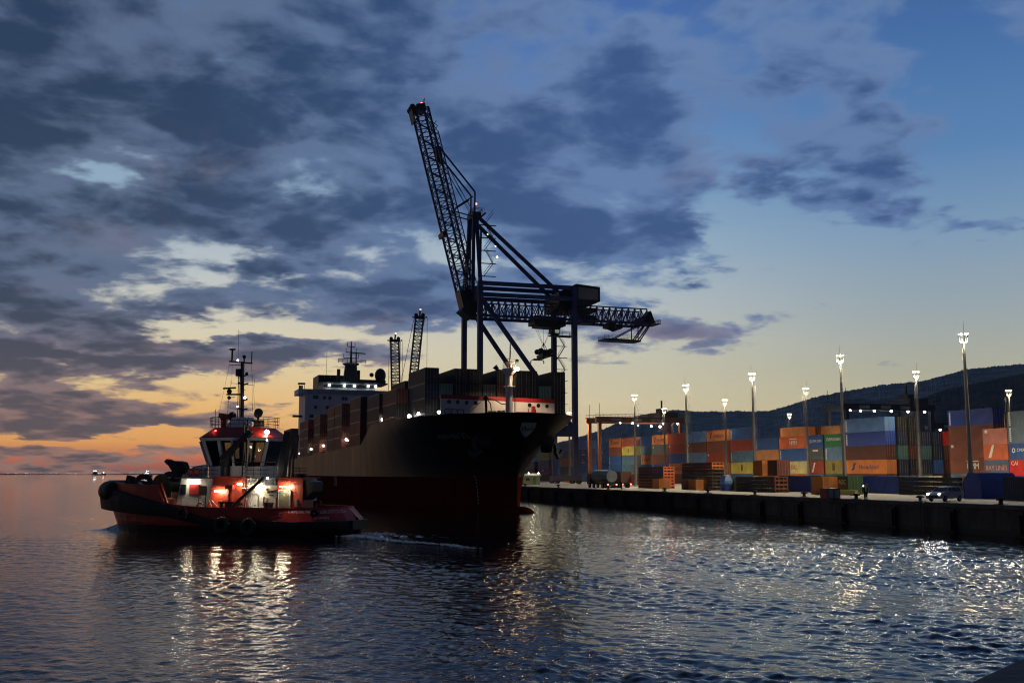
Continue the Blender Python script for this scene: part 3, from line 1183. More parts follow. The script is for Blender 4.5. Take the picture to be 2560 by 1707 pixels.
def rack_mesh(L=12.0, H=0.62):
    if L in RACK:
        return RACK[L]
    b = MB()
    b.box(-L / 2, L / 2, -1.18, 1.18, 0.02, 0.14)
    for sy in (-1, 1):
        b.bar((-L / 2, sy * 1.16, 0.3), (L / 2, sy * 1.16, 0.3), 0.12, 0.5)
        for i in range(int(L / 0.9)):
            b.box(-L / 2 + 0.3 + i * 0.9, -L / 2 + 0.45 + i * 0.9, sy * 1.22 - 0.03, sy * 1.22 + 0.03, 0.05, H - 0.03)
    es = []
    for sx in (-1, 1):
        e = MB()
        es.append(e)
        e.box(sx * L / 2 - 0.09, sx * L / 2 + 0.09, -1.22, 1.22, 0.0, 0.16)
        e.box(sx * L / 2 - 0.06, sx * L / 2 + 0.06, -1.22, 1.22, H - 0.2, H - 0.02)
        for y in (-1.1, -0.4, 0.4, 1.1):
            e.box(sx * L / 2 - 0.08, sx * L / 2 + 0.08, y - 0.1, y + 0.1, 0.16, H - 0.2)
    RACK[L] = (b.mesh('rack_deck', steel_dark), [e.mesh('rack_end', steel_dark) for e in es])
    return RACK[L]


RG = 'folded flat racks piled on the quay'


def racks(px, py, cols, where, L=12.0, H=0.62, n_over=None):
    s0, n0 = qz(px, py) if n_over is None else (qn(px, py, n_over)[0], n_over)
    me_b, me_e = rack_mesh(L, H)
    k = len(cols)
    for i, (c, ce) in enumerate(cols):
        o = bpy.data.objects.new('flat_rack', me_b)
        col.objects.link(o)
        o.location = quay.w(s0 + L / 2, -(n0 + 1.2), HQ + 0.01 + i * (H + 0.01))
        o.rotation_euler = (0, 0, quay.a)
        o.material_slots[0].link = 'OBJECT'
        o.material_slots[0].material = cmat(c)
        for me_1 in me_e:
            e = bpy.data.objects.new('rack_end', me_1)
            col.objects.link(e)
            e.parent = o
            e.material_slots[0].link = 'OBJECT'
            e.material_slots[0].material = cmat(ce)
        tag(o, '%s flat rack, %s in the pile %s' % (c, 'topmost' if i == k - 1 else ORD[i] + ' up', where), 'flat rack', RG)


racks(1659, 1221, [('charcoal', 'orange red')] * 5 + [('maroon', 'orange red')] * 2, 'with orange ends by the second mast')
racks(1781, 1225, [('black', 'charcoal')] * 6 + [('maroon', 'orange')] * 2, 'tall and black by the blue sheet')
racks(1882, 1229, [('olive yellow', 'yellow')] * 4, 'with yellow ends by the middle mast', L=6.0)
racks(1937, 1231, [('charcoal', 'rust brown')] * 4, 'below the two orange boxes')
racks(2395, 1240, [('black', 'charcoal')] * 4, 'beside the blue hopper')


def loose(px, py, colour, label, L=6.06, H=2.6, mark=None, rz=0.0, z=HQ, n=None):
    s0, n0 = qz(px, py) if n is None else (qn(px, py, n)[0], n)
    return container(quay, s0 + L / 2, -(n0 + 1.22), z + 0.01, colour, L, H, mark, label, 'single containers and boxes on the quay', rz=rz)


loose(2054, 1231, 'deep blue', 'long dark blue container on the quay in front of the cream box stack', L=12.19)
loose(2118, 1232, 'violet blue', 'violet blue container behind the green box with white capitals', L=12.19)
loose(2264, 1235, 'deep blue', 'long deep blue container on the quay behind the dock workers', L=12.19)
loose(2324, 1233, 'pale grey', 'pale grey container standing behind the deep blue container', L=12.19)
loose(2122, 1236, 'dark green', 'small green container with white capitals near the red booth', mark='uasc', L=4.0)
loose(2058, 1236, 'orange', 'bright orange box end behind the red booth', L=3.0, H=2.5)
s_e, n_e = qz(2508, 1250)
container(quay, s_e - 6.2, -(n_e + 1.22), HQ + 0.01, 'navy blue', 12.19, 2.6, None, 'dark navy container at the picture edge beside the hopper', 'single containers and boxes on the quay')
loose(2497, 1246, 'orange', 'orange container end beside the blue hopper')
loose(1908, 1231, 'orange', 'bright orange box on top of the brown ended racks', z=HQ + 2.6, n=93, L=3)
loose(1945, 1231, 'rust brown', 'rust brown box on the racks under the orange container', z=HQ + 2.6, n=93, L=3)
loose(1553, 1215, 'orange', 'orange box in front of the yellow box stack', n=118)
loose(1536, 1215, 'orange red', 'orange red box by the lorry', n=112, H=2.4)
loose(1512, 1215, 'yellow', 'yellow box beside the orange gantry foot', n=120, H=2.4)
loose(1600, 1218, 'rust brown', 'rust brown box in front of the bright doors', n=110)
loose(1430, 1217, 'orange', 'orange box standing behind the crane landside leg', n=118, H=2.4)
loose(1648, 1222, 'orange', 'small orange box in front of the orange ended racks', n=88, H=1.9, L=3.0)
loose(1740, 1225, 'orange', 'small orange box just before the tall black racks', n=88, H=1.9, L=3.0)
loose(1722, 1225, 'dark brown', 'small dark brown box beside the small orange box', n=89, H=1.8, L=3.0)
loose(1848, 1229, 'rust brown', 'brown box beyond the yellow ended racks', n=90, H=1.9, L=3.0)

# blue hopper
s0, n0 = qz(2436, 1246)
h = empty('blue_hopper', qw(s0 + .2, n0), quay.a - math.pi / 2, 'blue steel hopper bin with sloping sides and a pale blue roof near the car', 'hopper')
hexp = [(-1.55, 0.0), (1.55, 0.0), (1.55, 2.05), (0.75, 3.0), (-0.85, 3.0), (-1.55, 2.05)]
b = MB()
b.prism(hexp, 'x', 0, 5.2)
b.build('hopper_body', cmat('deep blue'), h)
b = MB()
b.prism([(-1.6, 2.08), (-1.6, 2.14), (-0.87, 3.06), (0.77, 3.06), (1.6, 2.14), (1.6, 2.08), (0.74, 3.0), (-0.84, 3.0)], 'x', 0.04, 5.3)
b.build('roof', paint('hopper_roof_blue', (0.02, 0.09, 0.42), 0.5, 0.3, 0.6), h)
b = MB()
for z in (0.5, 1.2):
    b.bar((-0.05, -1.55, z), (-0.05, 1.55, z), 0.09)
for y in (-1.5, 1.5):
    b.bar((-0.05, y, 0), (-0.05, y, 2.05), 0.1)
b.build('rib', cmat('deep blue'), h)
# second blue sheeted bin by the black racks
s0, n0 = qz(1822, 1227)
h = empty('sheeted_bin', qw(s0, n0), quay.a, 'small bin under a bright blue sheet beside the tall black rack pile', 'bin')
b = MB()
b.box(0, 1.6, -0.7, 0.7, 0.02, 1.7)
b.build('bin_body', cmat('deep blue'), h)
b = MB()
b.loft([[(-.06, -.78, 1.2), (1.66, -.78, 1.2), (1.66, .78, 1.2), (-.06, .78, 1.2)], [(-.06, -.78, 1.75), (1.66, -.78, 1.75), (1.66, .78, 1.75), (-.06, .78, 1.75)], [(.2, -.4, 2.7), (1.3, -.45, 2.6), (1.2, .4, 2.75), (.3, .35, 2.6)]])
b.build('sheet', cmat('sky blue'), h)
# red booth
s0, n0 = qz(2085, 1246)
h = empty('switch_cabinet', qw(s0, n0), quay.a, 'dark red cabinet with a grey panel standing on the quay edge', 'cabinet')
b = MB()
b.box(0, 1.5, -0.9, 0.9, 0.02, 1.15)
b.box(-0.06, 1.56, -0.96, 0.96, 1.15, 1.22)
b.build('cabinet_body', cmat('brick red'), h)
b = MB()
b.box(-0.03, 0.0, -0.75, -0.1, 0.08, 1.05)
b.box(-0.03, 0.0, 0.1, 0.75, 0.08, 1.05)
b.build('door', cmat('pale grey'), h)
# yellow barrier
s0, n0 = qz(2142, 1238)
h = empty('yellow_barrier', qw(s0, n0), quay.a, 'long yellow steel barrier lying before the green box', 'barrier')
b = MB()
b.prism([(-0.35, 0.02), (0.35, 0.02), (0.2, 0.75), (-0.2, 0.75)], 'x', 0, 6.0)
b.build('barrier_beam', cmat('yellow'), h)
b = MB()
for x in (0.6, 5.2):
    b.box(x, x + 0.25, -0.5, 0.5, 0.0, 0.12)
b.build('foot', steel_dark, h)
# green hut under the ship bow
s0, n0 = qz(1329, 1211)
h = empty('green_hut', qw(s0, n0), quay.a, 'small green hut with a lit pale roof under the ship bow', 'hut')
hut = paint('hut_green', (0.17, 0.20, 0.10), 0.6, 0.2, 1)
b = MB()
b.box(0, 7, -2.4, 2.4, 0.0, 2.4)
b.build('wall', hut, h)
b = MB()
b.prism([(-2.8, 2.35), (2.8, 2.35), (2.2, 3.0), (-2.2, 3.0)], 'x', -0.4, 7.4)
b.build('roof', paint('hut_roof', (0.6, 0.6, 0.5), 0.6, 0.2, 1), h)
b = MB()
b.box(-0.04, 0.0, -1.3, -0.4, 0.05, 2.0)
b.build('door', cmat('dark green'), h)
b = MB()
b.box(-0.04, 0.0, 0.6, 1.6, 1.0, 1.8)
b.build('window', glass('dark_glass'), h)
for y in (-1.8, 1.0):
    b = MB()
    b.ball((-0.55, y, 3.1), 0.16, 8)
    b.build('roof_lamp', glow('cool_lamp', (0.95, 1, 0.9), 14), h)
lamp('hut_light', (-0.7, 0, 3.5), 60, (0.95, 1, 0.8), 0.15, h)
# ------------------------------------------------------------------ floodlight masts
galv = paint('galvanised_steel', (0.20, 0.20, 0.20), 0.5, 0.3, 1.5, metal=0.3)
lampglow = glow('flood_glass', (1.0, 0.88, 0.62), 150)
ZT = 25.0
MG = 'floodlight masts of the container yard'


def mast_proto():
    H = ZT - HQ
    r = empty('floodlight_mast', (0, 0, 0))
    b = MB()
    b.tube((0, 0, 0), (0, 0, H - 1.3), 0.36, 0.15, n=12)
    b.lathe([(0.6, 0), (0.6, 0.06), (0.4, 0.1), (0.38, 0.5)], 12)
    b.build('pole', galv, r)
    b = MB()
    for x in (0.62, 1.02):
        b.tube((x, 0, 1.5), (x - 0.12, 0, H - 2), 0.025, n=5, caps=False)
    for i in range(34):
        z = 1.8 + i * 0.55
        b.tube((0.62, 0, z), (1.0, 0, z), 0.022, n=5, caps=False)
    for i in range(6):
        z = 2.5 + i * 3.2
        b.tube((0.2, 0, z), (0.62, 0, z), 0.03, n=5, caps=False)
    b.build('ladder', galv, r)
    b = MB()
    b.torus((0, 0, H - 1.25), (0, 0, 1), 0.5, 0.05, 16, 5)
    b.torus((0, 0, H - 0.35), (0, 0, 1), 0.6, 0.05, 16, 5)
    for i in range(8):
        t = i * math.pi / 4
        b.tube((0.2 * math.cos(t), 0.2 * math.sin(t), H - 1.4), (0.5 * math.cos(t), 0.5 * math.sin(t), H - 1.25), 0.04, n=5)
        b.tube((0.5 * math.cos(t), 0.5 * math.sin(t), H - 1.25), (0.6 * math.cos(t), 0.6 * math.sin(t), H - 0.35), 0.03, n=5)
    b.build('head_frame', galv, r)
    for i in range(6):
        t = i * math.pi / 3 + 0.3
        c, s_ = math.cos(t), math.sin(t)
        b = MB()
        p = Vector((0.48 * c, 0.48 * s_, H - 0.1))
        ax = Vector((c, s_, -0.75)).normalized()
        b.lathe([(0.05, -0.14), (0.10, -0.08), (0.13, 0.05)], 10, p, ax)
        b.tube(p - ax * 0.2, (0.6 * c, 0.6 * s_, H - 0.35), 0.04, n=5)
        hd = b.build('lamp_head', galv, r)
        b = MB()
        b.lathe([(0.13, 0.052), (0.13, 0.07), (0.09, 0.10), (0.02, 0.12)], 10, p, ax)
        b.build('lamp_glass', lampglow, hd)
    b = MB()
    b.tube((-0.3, 0, H - 1), (-0.3, 0, H + 1.6), 0.02, n=5)
    b.build('lightning_rod', galv, r)
    return r


mp_ = mast_proto()
MASTS = [(1586, 987, 101, 'above the yellow box stack', 1.0), (1714, 962, 101, 'between the brick red and sky blue stacks', 1.0), (1880, 933, 101, 'tall in front of the two tan boxes', 1.0), (2100, 887, 101, 'tall beside the green container', 1.0), (2408, 833, 101, 'tallest, standing behind the blue hopper', 1.0),
         (2290, 928, 134.0, 'with pale green pole behind the red end box', 1.0), (2014, 970, 134.5, 'above the block with white letters', 1.0), (1812, 999, 134.5, 'thin, above the hill saddle', 1.0), (1660, 1021, 134.5, 'by the end of the orange gantry', 1.0),
         (2521, 975, 178, 'short, in front of the dark hill', 1.0), (1973, 1034, 182, 'low, behind the bright red end box', 1.0), (1682, 1039, 160, 'low, just past the orange gantry', 1.0), (1423, 1031, 115, 'between the ship and the crane leg', 1.0)]
for i, (px, py, n0, w_, k) in enumerate(MASTS):
    o = mp_ if i == 0 else copy_tree(mp_)
    s0, zt = qn(px, py, n0)
    o.location = qw(s0, n0)
    o.rotation_euler = (0, 0, 0.35 * i)
    o.scale = (1, 1, (zt - HQ) / (ZT - HQ))
    tag(o, 'floodlight mast ' + w_, 'light mast', MG)
    lamp('yard_flood', qw(s0, n0, zt - 0.9), (15000 if px > 2350 else 32000) if n0 < 120 else 18000, (1.0, 0.80, 0.50), 0.6, None, spot=165, blend=0.5)
# extra flood with no mast, added outside the frame to light the near stacks
lamp('yard_flood', qw(118, 112, 22), 16000, (1.0, 0.82, 0.55), 0.6, None, spot=165, blend=0.5)

# ------------------------------------------------------------------ ship-to-shore crane
cb = paint('crane_blue_paint', (0.020, 0.034, 0.13), 0.45, 0.3, 0.4, dirt=0.3, dirt_rgb=(0.02, 0.015, 0.012))
ck = paint('crane_dark_steel', (0.012, 0.014, 0.020), 0.5, 0.4, 1.0)
S0, S1, SM = 284.5, 302.6, 293.5
NW, NL = 78.5, 107.3
crane = empty('ship_to_shore_crane', qw(SM, NW), quay.a, 'huge blue ship to shore gantry crane with its lattice boom raised, standing on the quay', 'crane')


def k(s, n, z):
    return (s - SM, -(n - NW), z - HQ)


for s0, zt in ((S0, 61.0), (S1, 62.8)):
    for n0 in (NW, NL):
        b = MB()
        b.bar(k(s0, n0, 4.4), k(s0, n0, zt), 1.45, 1.45)
        b.bar(k(s0, n0, 58.5), k(s0, n0, 59.2), 1.7, 1.7)
        b.build('leg', cb, crane)
    b = MB()
    b.bar(k(s0, NW + .73, 18.2), k(s0, NL - .73, 18.2), 1.5, 3.2)
    b.build('portal_beam', cb, crane)
    b = MB()
    b.bar(k(s0, NW + .73, zt - 0.6), k(s0, NL - .73, zt - 0.6), 0.9, 1.15)
    b.bar(k(s0, NW + .73, zt - 3.9), k(s0, NL - .73, zt - 3.9), 0.9, 1.15)
    b.build('top_beam', cb, crane)
    b = MB()
    b.bar(k(s0, NW + .4, zt - 5.0), k(s0, NL - .3, 18.5), 1.15, 1.15)
    b.build('diagonal_brace', cb, crane)
for n0 in (NW, NL):
    b = MB()
    b.bar(k(S0 + .73, n0, 57.2), k(S1 - .73, n0, 57.2), 1.6, 3.4)
    b.build('cross_beam', cb, crane)
    b = MB()
    b.bar(k(S0 - 3, n0, 4.6), k(S1 + 3, n0, 4.6), 1.3, 1.5)
    b.build('sill_beam', cb, crane)
    for s0 in (S0, S1):
        b = MB()
        for d_ in (-2.6, 2.6):
            b.bar(k(s0 + d_ - 1.6, n0, 3.75), k(s0 + d_ + 1.6, n0, 3.75), 0.7, 0.7)
            for e_ in (-1.1, -0.4, 0.4, 1.1):
                x, y, z = k(s0 + d_ + e_, n0, 3.36)
                b.tube((x, y - 0.2, z), (x, y + 0.2, z), 0.34, n=10)
        b.build('bogie', ck, crane)
# A-frame, back stays
ap = {S0: SM - 2.6, S1: SM + 2.6}
for s0, zt in ((S0, 61.0), (S1, 62.8)):
    b = MB()
    b.bar(k(s0, NW, zt), k(ap[s0], 79.0, 82.2), 0.95, 0.95)
    b.bar(k(ap[s0] * .75 + s0 * .25, NW - 0.9, 58), k(ap[s0], 78.2, 82.0), 0.9, 0.9)
    b.build('mast_leg', cb, crane)
    b = MB()
    b.bar(k(ap[s0], 79.3, 81.6), k(SM + (s0 - SM) * .45, 105.2, 58.9), 0.85, 0.95)
    b.build('back_stay', cb, crane)
b = MB()
b.bar(k(SM - 3.4, 79.0, 81.9), k(SM + 3.4, 79.0, 81.9), 2.6, 1.6)
b.box(-3.0, 3.0, -(1.9), 0.8, 82.6 - HQ, 82.9 - HQ)
b.rail([k(SM - 3.2, 78.0, 82.9), k(SM + 3.2, 78.0, 82.9), k(SM + 3.2, 80.6, 82.9), k(SM - 3.2, 80.6, 82.9), k(SM - 3.2, 78.0, 82.9)], 1.1, 1.4, 0.06)
b.bar(k(SM, 81, 82), k(SM, 82.6, 83.5), 0.5)
for d_ in (-1, 1):
    b.tube(k(SM + d_, 81.8, 83), k(SM + d_, 81.8, 85.2), 0.07, n=5)
b.tube(k(SM, 79, 82), k(SM, 79, 86), 0.12, n=6)
b.build('mast_head', ck, crane)
red = glow('red_beacon', (1, 0.08, 0.05), 12)
b = MB()
b.ball(k(SM, 79.6, 86.0), 0.3, 8)
b.build('beacon', red, crane)
# raised boom
HN, HZ = 77.4, 55.0
TN, TZ = 62.2, 113.2
bp0, bp1 = Vector(k(SM, HN, HZ)), Vector(k(SM, TN, TZ))
b = MB()
upb = (bp1 - bp0).normalized().cross(Vector((1, 0, 0)))
b.truss(bp0, bp1, 5.0, 3.9, 24, 0.55, 0.24, up=upb)
bd = (bp1 - bp0).normalized()
ub = upb if upb.y < 0 else -upb
# second (outer) triangle of the boom and its walkway
for sx in (-2.5, 2.5):
    o_ = Vector((sx, 0, 0))
    b.bar(bp0 + bd * 6 + ub * 3.4 + o_ * 0.9, bp1 - bd * 8 + ub * 3.2 + o_ * 0.9, 0.26)
    b.bar(bp1 - bd * 8 + ub * 3.2 + o_ * 0.9, bp1 + ub * 1.2, 0.22)
    for i in range(16):
        f0, f1 = 6 + i * 3.1, 7.6 + i * 3.1
        b.bar(bp0 + bd * f0 + ub * 1.95 + o_, bp0 + bd * f1 + ub * 3.4 + o_ * 0.9, 0.16)
        b.bar(bp0 + bd * f1 + ub * 3.4 + o_ * 0.9, bp0 + bd * (f0 + 3.1) + ub * 1.95 + o_, 0.16)
for i in range(17):
    f0 = 6 + i * 3.1
    b.bar(bp0 + bd * f0 + ub * 3.4 - Vector((2.25, 0, 0)), bp0 + bd * f0 + ub * 3.4 + Vector((2.25, 0, 0)), 0.15)
b.build('boom', cb, crane)
b = MB()
b.bar(bp0 - bd * 1.5, bp0 + bd * 4.5, 5.6, 4.6)
b.bar(k(SM, HN - 1.4, 52.0), k(SM, HN + 2.5, 57.0), 6.5, 4.0)
b.build('boom_hinge', ck, crane)
b = MB()
b.bar(bp1 - bd * 0.8, bp1 + bd * 1.4, 4.8, 2.6)
b.bar(bp1 + bd * 0.3 - ub * 2.4, bp1 + bd * 0.1 + ub * 1.2, 4.6, 0.8)
b.bar(bp1 - bd * 3.5 - ub * 2.9, bp1 + bd * 1.2 - ub * 2.9, 4.5, 0.35)
b.rail([bp1 + bd * 1.6 + ub * 1.2 + Vector((-2.6, 0, 0)), bp1 + bd * 1.6 + ub * 1.2 + Vector((2.6, 0, 0))], 1.1, 1.2, 0.06)
for d_ in (-2, 0, 2):
    b.ball(bp1 - ub * 2.6 + bd * 0.8 + Vector((d_, 0, 0)), 0.9, 8)
b.build('boom_tip', ck, crane)
b = MB()
b.ball(bp1 + bd * 2.0 + ub * 1.0, 0.35, 8)
b.build('beacon', red, crane)
b = MB()
mid = bp0 + bd * 47.2 + ub * 2.6
b.bar(mid - bd * 3.4 - ub * 0.6, mid + bd * 1.2, 1.6, 1.6)
b.build('stay_bracket', ck, crane)
m2 = bp0 + bd * 22 - ub * 2.6
b = MB()
b.bar(m2 - bd * .6, m2 + bd * .8, 5.6, 1.0)
b.build('boom_platform', ck, crane)
for sx in (-2.3, 2.3):
    b = MB()
    apx = Vector(k(SM + sx, 78.6, 89.0))
    b.bar(mid + Vector((sx, 0, 0)), apx, 0.42)
    b.bar(apx, k(SM + sx, 78.4, 60), 0.42)
    b.bar(k(SM + sx, 78.0, 87.6), bp0 + bd * 29 + ub * 2.6 + Vector((sx, 0, 0)), 0.34)
    b.bar(k(SM + sx, 77.6, 81.6), bp0 + bd * 28 + ub * 2.2 + Vector((sx, 0, 0)), 0.3)
    b.build('fore_stay', cb, crane)
    b = MB()
    for q_ in (0.5, 1.0):
        b.tube(mid - bd * q_ * 2 + Vector((sx * .6, 0, 0)), k(SM + sx * .6, 78.6, 82.5), 0.07, n=5)
    b.tube(k(SM + sx * .6, 79.2, 82.5), bp1 - bd * 9, 0.05, n=5)
    b.build('hoist_rope', ck, crane)
b = MB()
b.pipe([k(SM - 2.3, 78.4, 60.0), k(SM - 1, 80.6, 59.6), k(SM - 1, 80.9, 78)], 0.3)
b.build('folded_link', ck, crane)
# girder with backreach
b = MB()
for sx in (-3.0, 3.0):
    b.truss(k(SM + sx, 79.5, 54.2), k(SM + sx, 133.5, 53.9), 1.7, 4.6, 26, 0.34, 0.2, tri=True)
for i in range(14):
    n0 = 80 + i * 4.2
    b.bar(k(SM - 3, n0, 51.9), k(SM + 3, n0, 51.9), 0.3)
b.bar(k(SM - 3.9, 79, 51.8), k(SM - 3.9, 134, 51.6), 0.25, 0.7)
b.bar(k(SM + 3.9, 79, 51.8), k(SM + 3.9, 134, 51.6), 0.25, 0.7)
b.build('trolley_girder', cb, crane)
b = MB()
b.bar(k(SM, 132.0, 52.6), k(SM, 134.6, 53.2), 6.4, 2.2)
b.bar(k(SM, 133.2, 53.6), k(SM, 135.2, 55.8), 4, 0.35)
b.bar(k(SM, 135.2, 55.8), k(SM, 136.6, 52.2), 4, 0.3)
b.rail([k(SM - 3, 134.5, 51.9), k(SM - 3, 138, 51.9), k(SM + 3, 138, 51.9)], 1.2, 1.3, 0.06)
b.bar(k(SM, 133.5, 51.8), k(SM, 138, 51.8), 6.4, 0.2)
b.build('girder_end', ck, crane)
b = MB()
b.bar(k(SM, 119.5, 46.5), k(SM, 131.5, 46.3), 5.5, 0.5)
for sx in (-2.5, 2.5):
    for q_ in (122.5, 130.5):
        b.bar(k(SM + sx, q_, 46.5), k(SM + sx, 133.4 if q_ < 125 else 135, 52.2), 0.28)
    b.bar(k(SM + sx, 131.3, 46.5), k(SM + sx, 135, 51.7), 0.3)
    b.bar(k(SM + sx, 130.6, 46.5), k(SM + sx, 130.6, 51.6), 0.25)
    b.rail([k(SM + sx, 119.5, 46.7), k(SM + sx, 131, 46.7)], 1.1, 1.3, 0.05)
    b.rail([k(SM + sx, 131.3, 46.7), k(SM + sx, 135, 51.7)], 1.0, 1.6, 0.05, 2)
b.build('service_platform', ck, crane)
# machinery house
b = MB()
P_ = [(103.5, 59.6), (109.0, 62.2), (116.6, 61.6), (116.6, 57.2), (112.6, 55.4), (103.5, 55.4)]
b.loft([[k(SM - 6.5, n_, z_) for n_, z_ in P_], [k(SM + 6.5, n_, z_) for n_, z_ in P_]])
b.bar(k(SM, 103, 54.8), k(SM, 116, 54.8), 11.5, 0.9)
mh = b.build('machinery_house', ck, crane)
b = MB()
pan = [(109.6, 61.3), (115.9, 60.9), (115.9, 57.6), (109.6, 57.6)]
b.loft([[k(SM - 6.56, n_, z_) for n_, z_ in pan], [k(SM - 6.52, n_, z_) for n_, z_ in pan]])
b.build('name_panel', paint('panel_grey', (0.16, 0.17, 0.19), 0.6, 0.2, 1), mh)
b = MB()
b.bar(k(SM, 97.0, 51.4), k(SM, 106.8, 51.1), 6.4, 2.6)
b.bar(k(SM, 98, 49.9), k(SM, 104.6, 49.7), 5.4, 0.9)
b.rail([k(SM - 3.3, 96.8, 50.2), k(SM - 3.3, 106.6, 50.0)], 1.1, 1.2, 0.06)
b.bar(k(SM, 121, 50.9), k(SM, 125.5, 50.5), 5.2, 1.2)
b.bar(k(SM, 122, 50.4), k(SM, 124, 49.6), 3, 0.6)
b.bar(k(SM, 112.5, 52.4), k(SM, 116.5, 52.3), 5, 2.4)
b.build('trolley', ck, crane)
b = MB()
b.bar(k(SM, 103.0, 49.2), k(SM, 105.6, 48.9), 3.0, 2.8)
b.bar(k(SM, 102.8, 47.2), k(SM, 109.8, 47.0), 3.4, 0.25)
b.rail([k(SM - 1.7, 104, 47.2), k(SM - 1.7, 109.6, 47.1), k(SM + 1.7, 109.6, 47.1)], 1.1, 1.2, 0.05)
cabn = b.build('operator_cab', ck, crane)
b = MB()
x, y, z = k(SM - 1.52, 104.6, 48.2)
b.box(x - 0.02, x, y - .7, y + .7, z - .4, z + .6)
b.build('cab_window', glow('cab_light', (0.8, 1.0, 0.8), 0.25), cabn)
# stairs on the legs
b = MB()
for j in range(8):
    z0 = 20 + j * 3.6
    n0, n1 = (108.6, 110.9) if j % 2 == 0 else (110.9, 108.6)
    for sx in (-0.35, 0.35):
        b.bar(k(S1 + sx, n0, z0), k(S1 + sx, n1, z0 + 3.6), 0.12)
        b.bar(k(S1 + sx, n0, z0 + 1), k(S1 + sx, n1, z0 + 4.6), 0.06)
    for i in range(10):
        b.bar(k(S1 - .35, n0 + (n1 - n0) * i / 10, z0 + 3.6 * i / 10), k(S1 + .35, n0 + (n1 - n0) * i / 10, z0 + 3.6 * i / 10), 0.1)
    b.bar(k(S1, 108.1, z0), k(S1, 111.6, z0), 1.0, 0.1)
b.build('leg_stair', ck, crane)
b = MB()
for j in range(5):
    z0 = 63 + j * 3.8
    n0, n1 = (80.4, 83.2) if j % 2 == 0 else (83.2, 81.0)
    for sx in (-0.35, 0.35):
        b.bar(k(S0 + 3 + sx, n0, z0), k(S0 + 3 + sx, n1, z0 + 3.8), 0.12)
        b.bar(k(S0 + 3 + sx, n0, z0 + 1), k(S0 + 3 + sx, n1, z0 + 4.8), 0.06)
    for i in range(10):
        b.bar(k(S0 + 2.65, n0 + (n1 - n0) * i / 10, z0 + 3.8 * i / 10), k(S0 + 3.35, n0 + (n1 - n0) * i / 10, z0 + 3.8 * i / 10), 0.1)
    b.bar(k(S0 + 3, 78.6, z0), k(S0 + 3, 84, z0), 1.0, 0.1)
st = b.build('mast_stair', ck, crane)
for n_, z_, r_ in ((81.4, 75.4, 0.16), (83.8, 72.0, 0.18), (84.3, 68.8, 0.3)):
    b = MB()
    b.ball(k(S0 + 2.6, n_, z_), r_, 8)
    b.build('stair_lamp', glow('stair_light', (1, 1, 0.7), 6), st)
# spreader on its ropes: hangs from the crane, a thing of its own
sp = empty('container_spreader', qw(SM, 100.8, 41.5), quay.a, 'dark container spreader hanging on ropes under the crane trolley', 'spreader')
b = MB()
b.box(-6, 6, -0.5, 0.5, -1.35, -0.85)
b.box(-3, 3, -1.25, 1.25, -1.0, -0.2)
for x in (-6, 6):
    b.box(x - .2, x + .2, -1.22, 1.22, -1.35, -0.75)
for x in (-6, 6):
    for y in (-2.1, 2.1):
        b.bar((x, y * .58, -1.0), (x, y, -1.5), 0.22)
        b.bar((x, y, -1.5), (x, y, -2.3), 0.25)
b.build('spreader_frame', ck, sp)
b = MB()
b.box(-2.2, 2.2, -0.95, 0.95, -0.2, 1.1)
for x in (-1.6, 1.6):
    for y in (-1.5, 1.5):
        b.tube((x - .35, y, 0.75), (x + .35, y, 0.75), 0.8, n=14)
b.build('head_block', ck, sp)
b = MB()
for x in (-1.2, 1.2):
    for y in (-.7, .7):
        b.tube((x, y, 1.0), (0, 0, 3.4), 0.1, n=5)
for x, y in ((-.9, -1.6), (.9, -1.6), (-.9, 1.6), (.9, 1.6), (0, 0)):
    b.tube((x * .3, y * .25, 3.2), (x, y * 1.6, 8.4), 0.045, n=5)
b.build('hoist_rope', ck, sp)

# ------------------------------------------------------------------ yard gantries


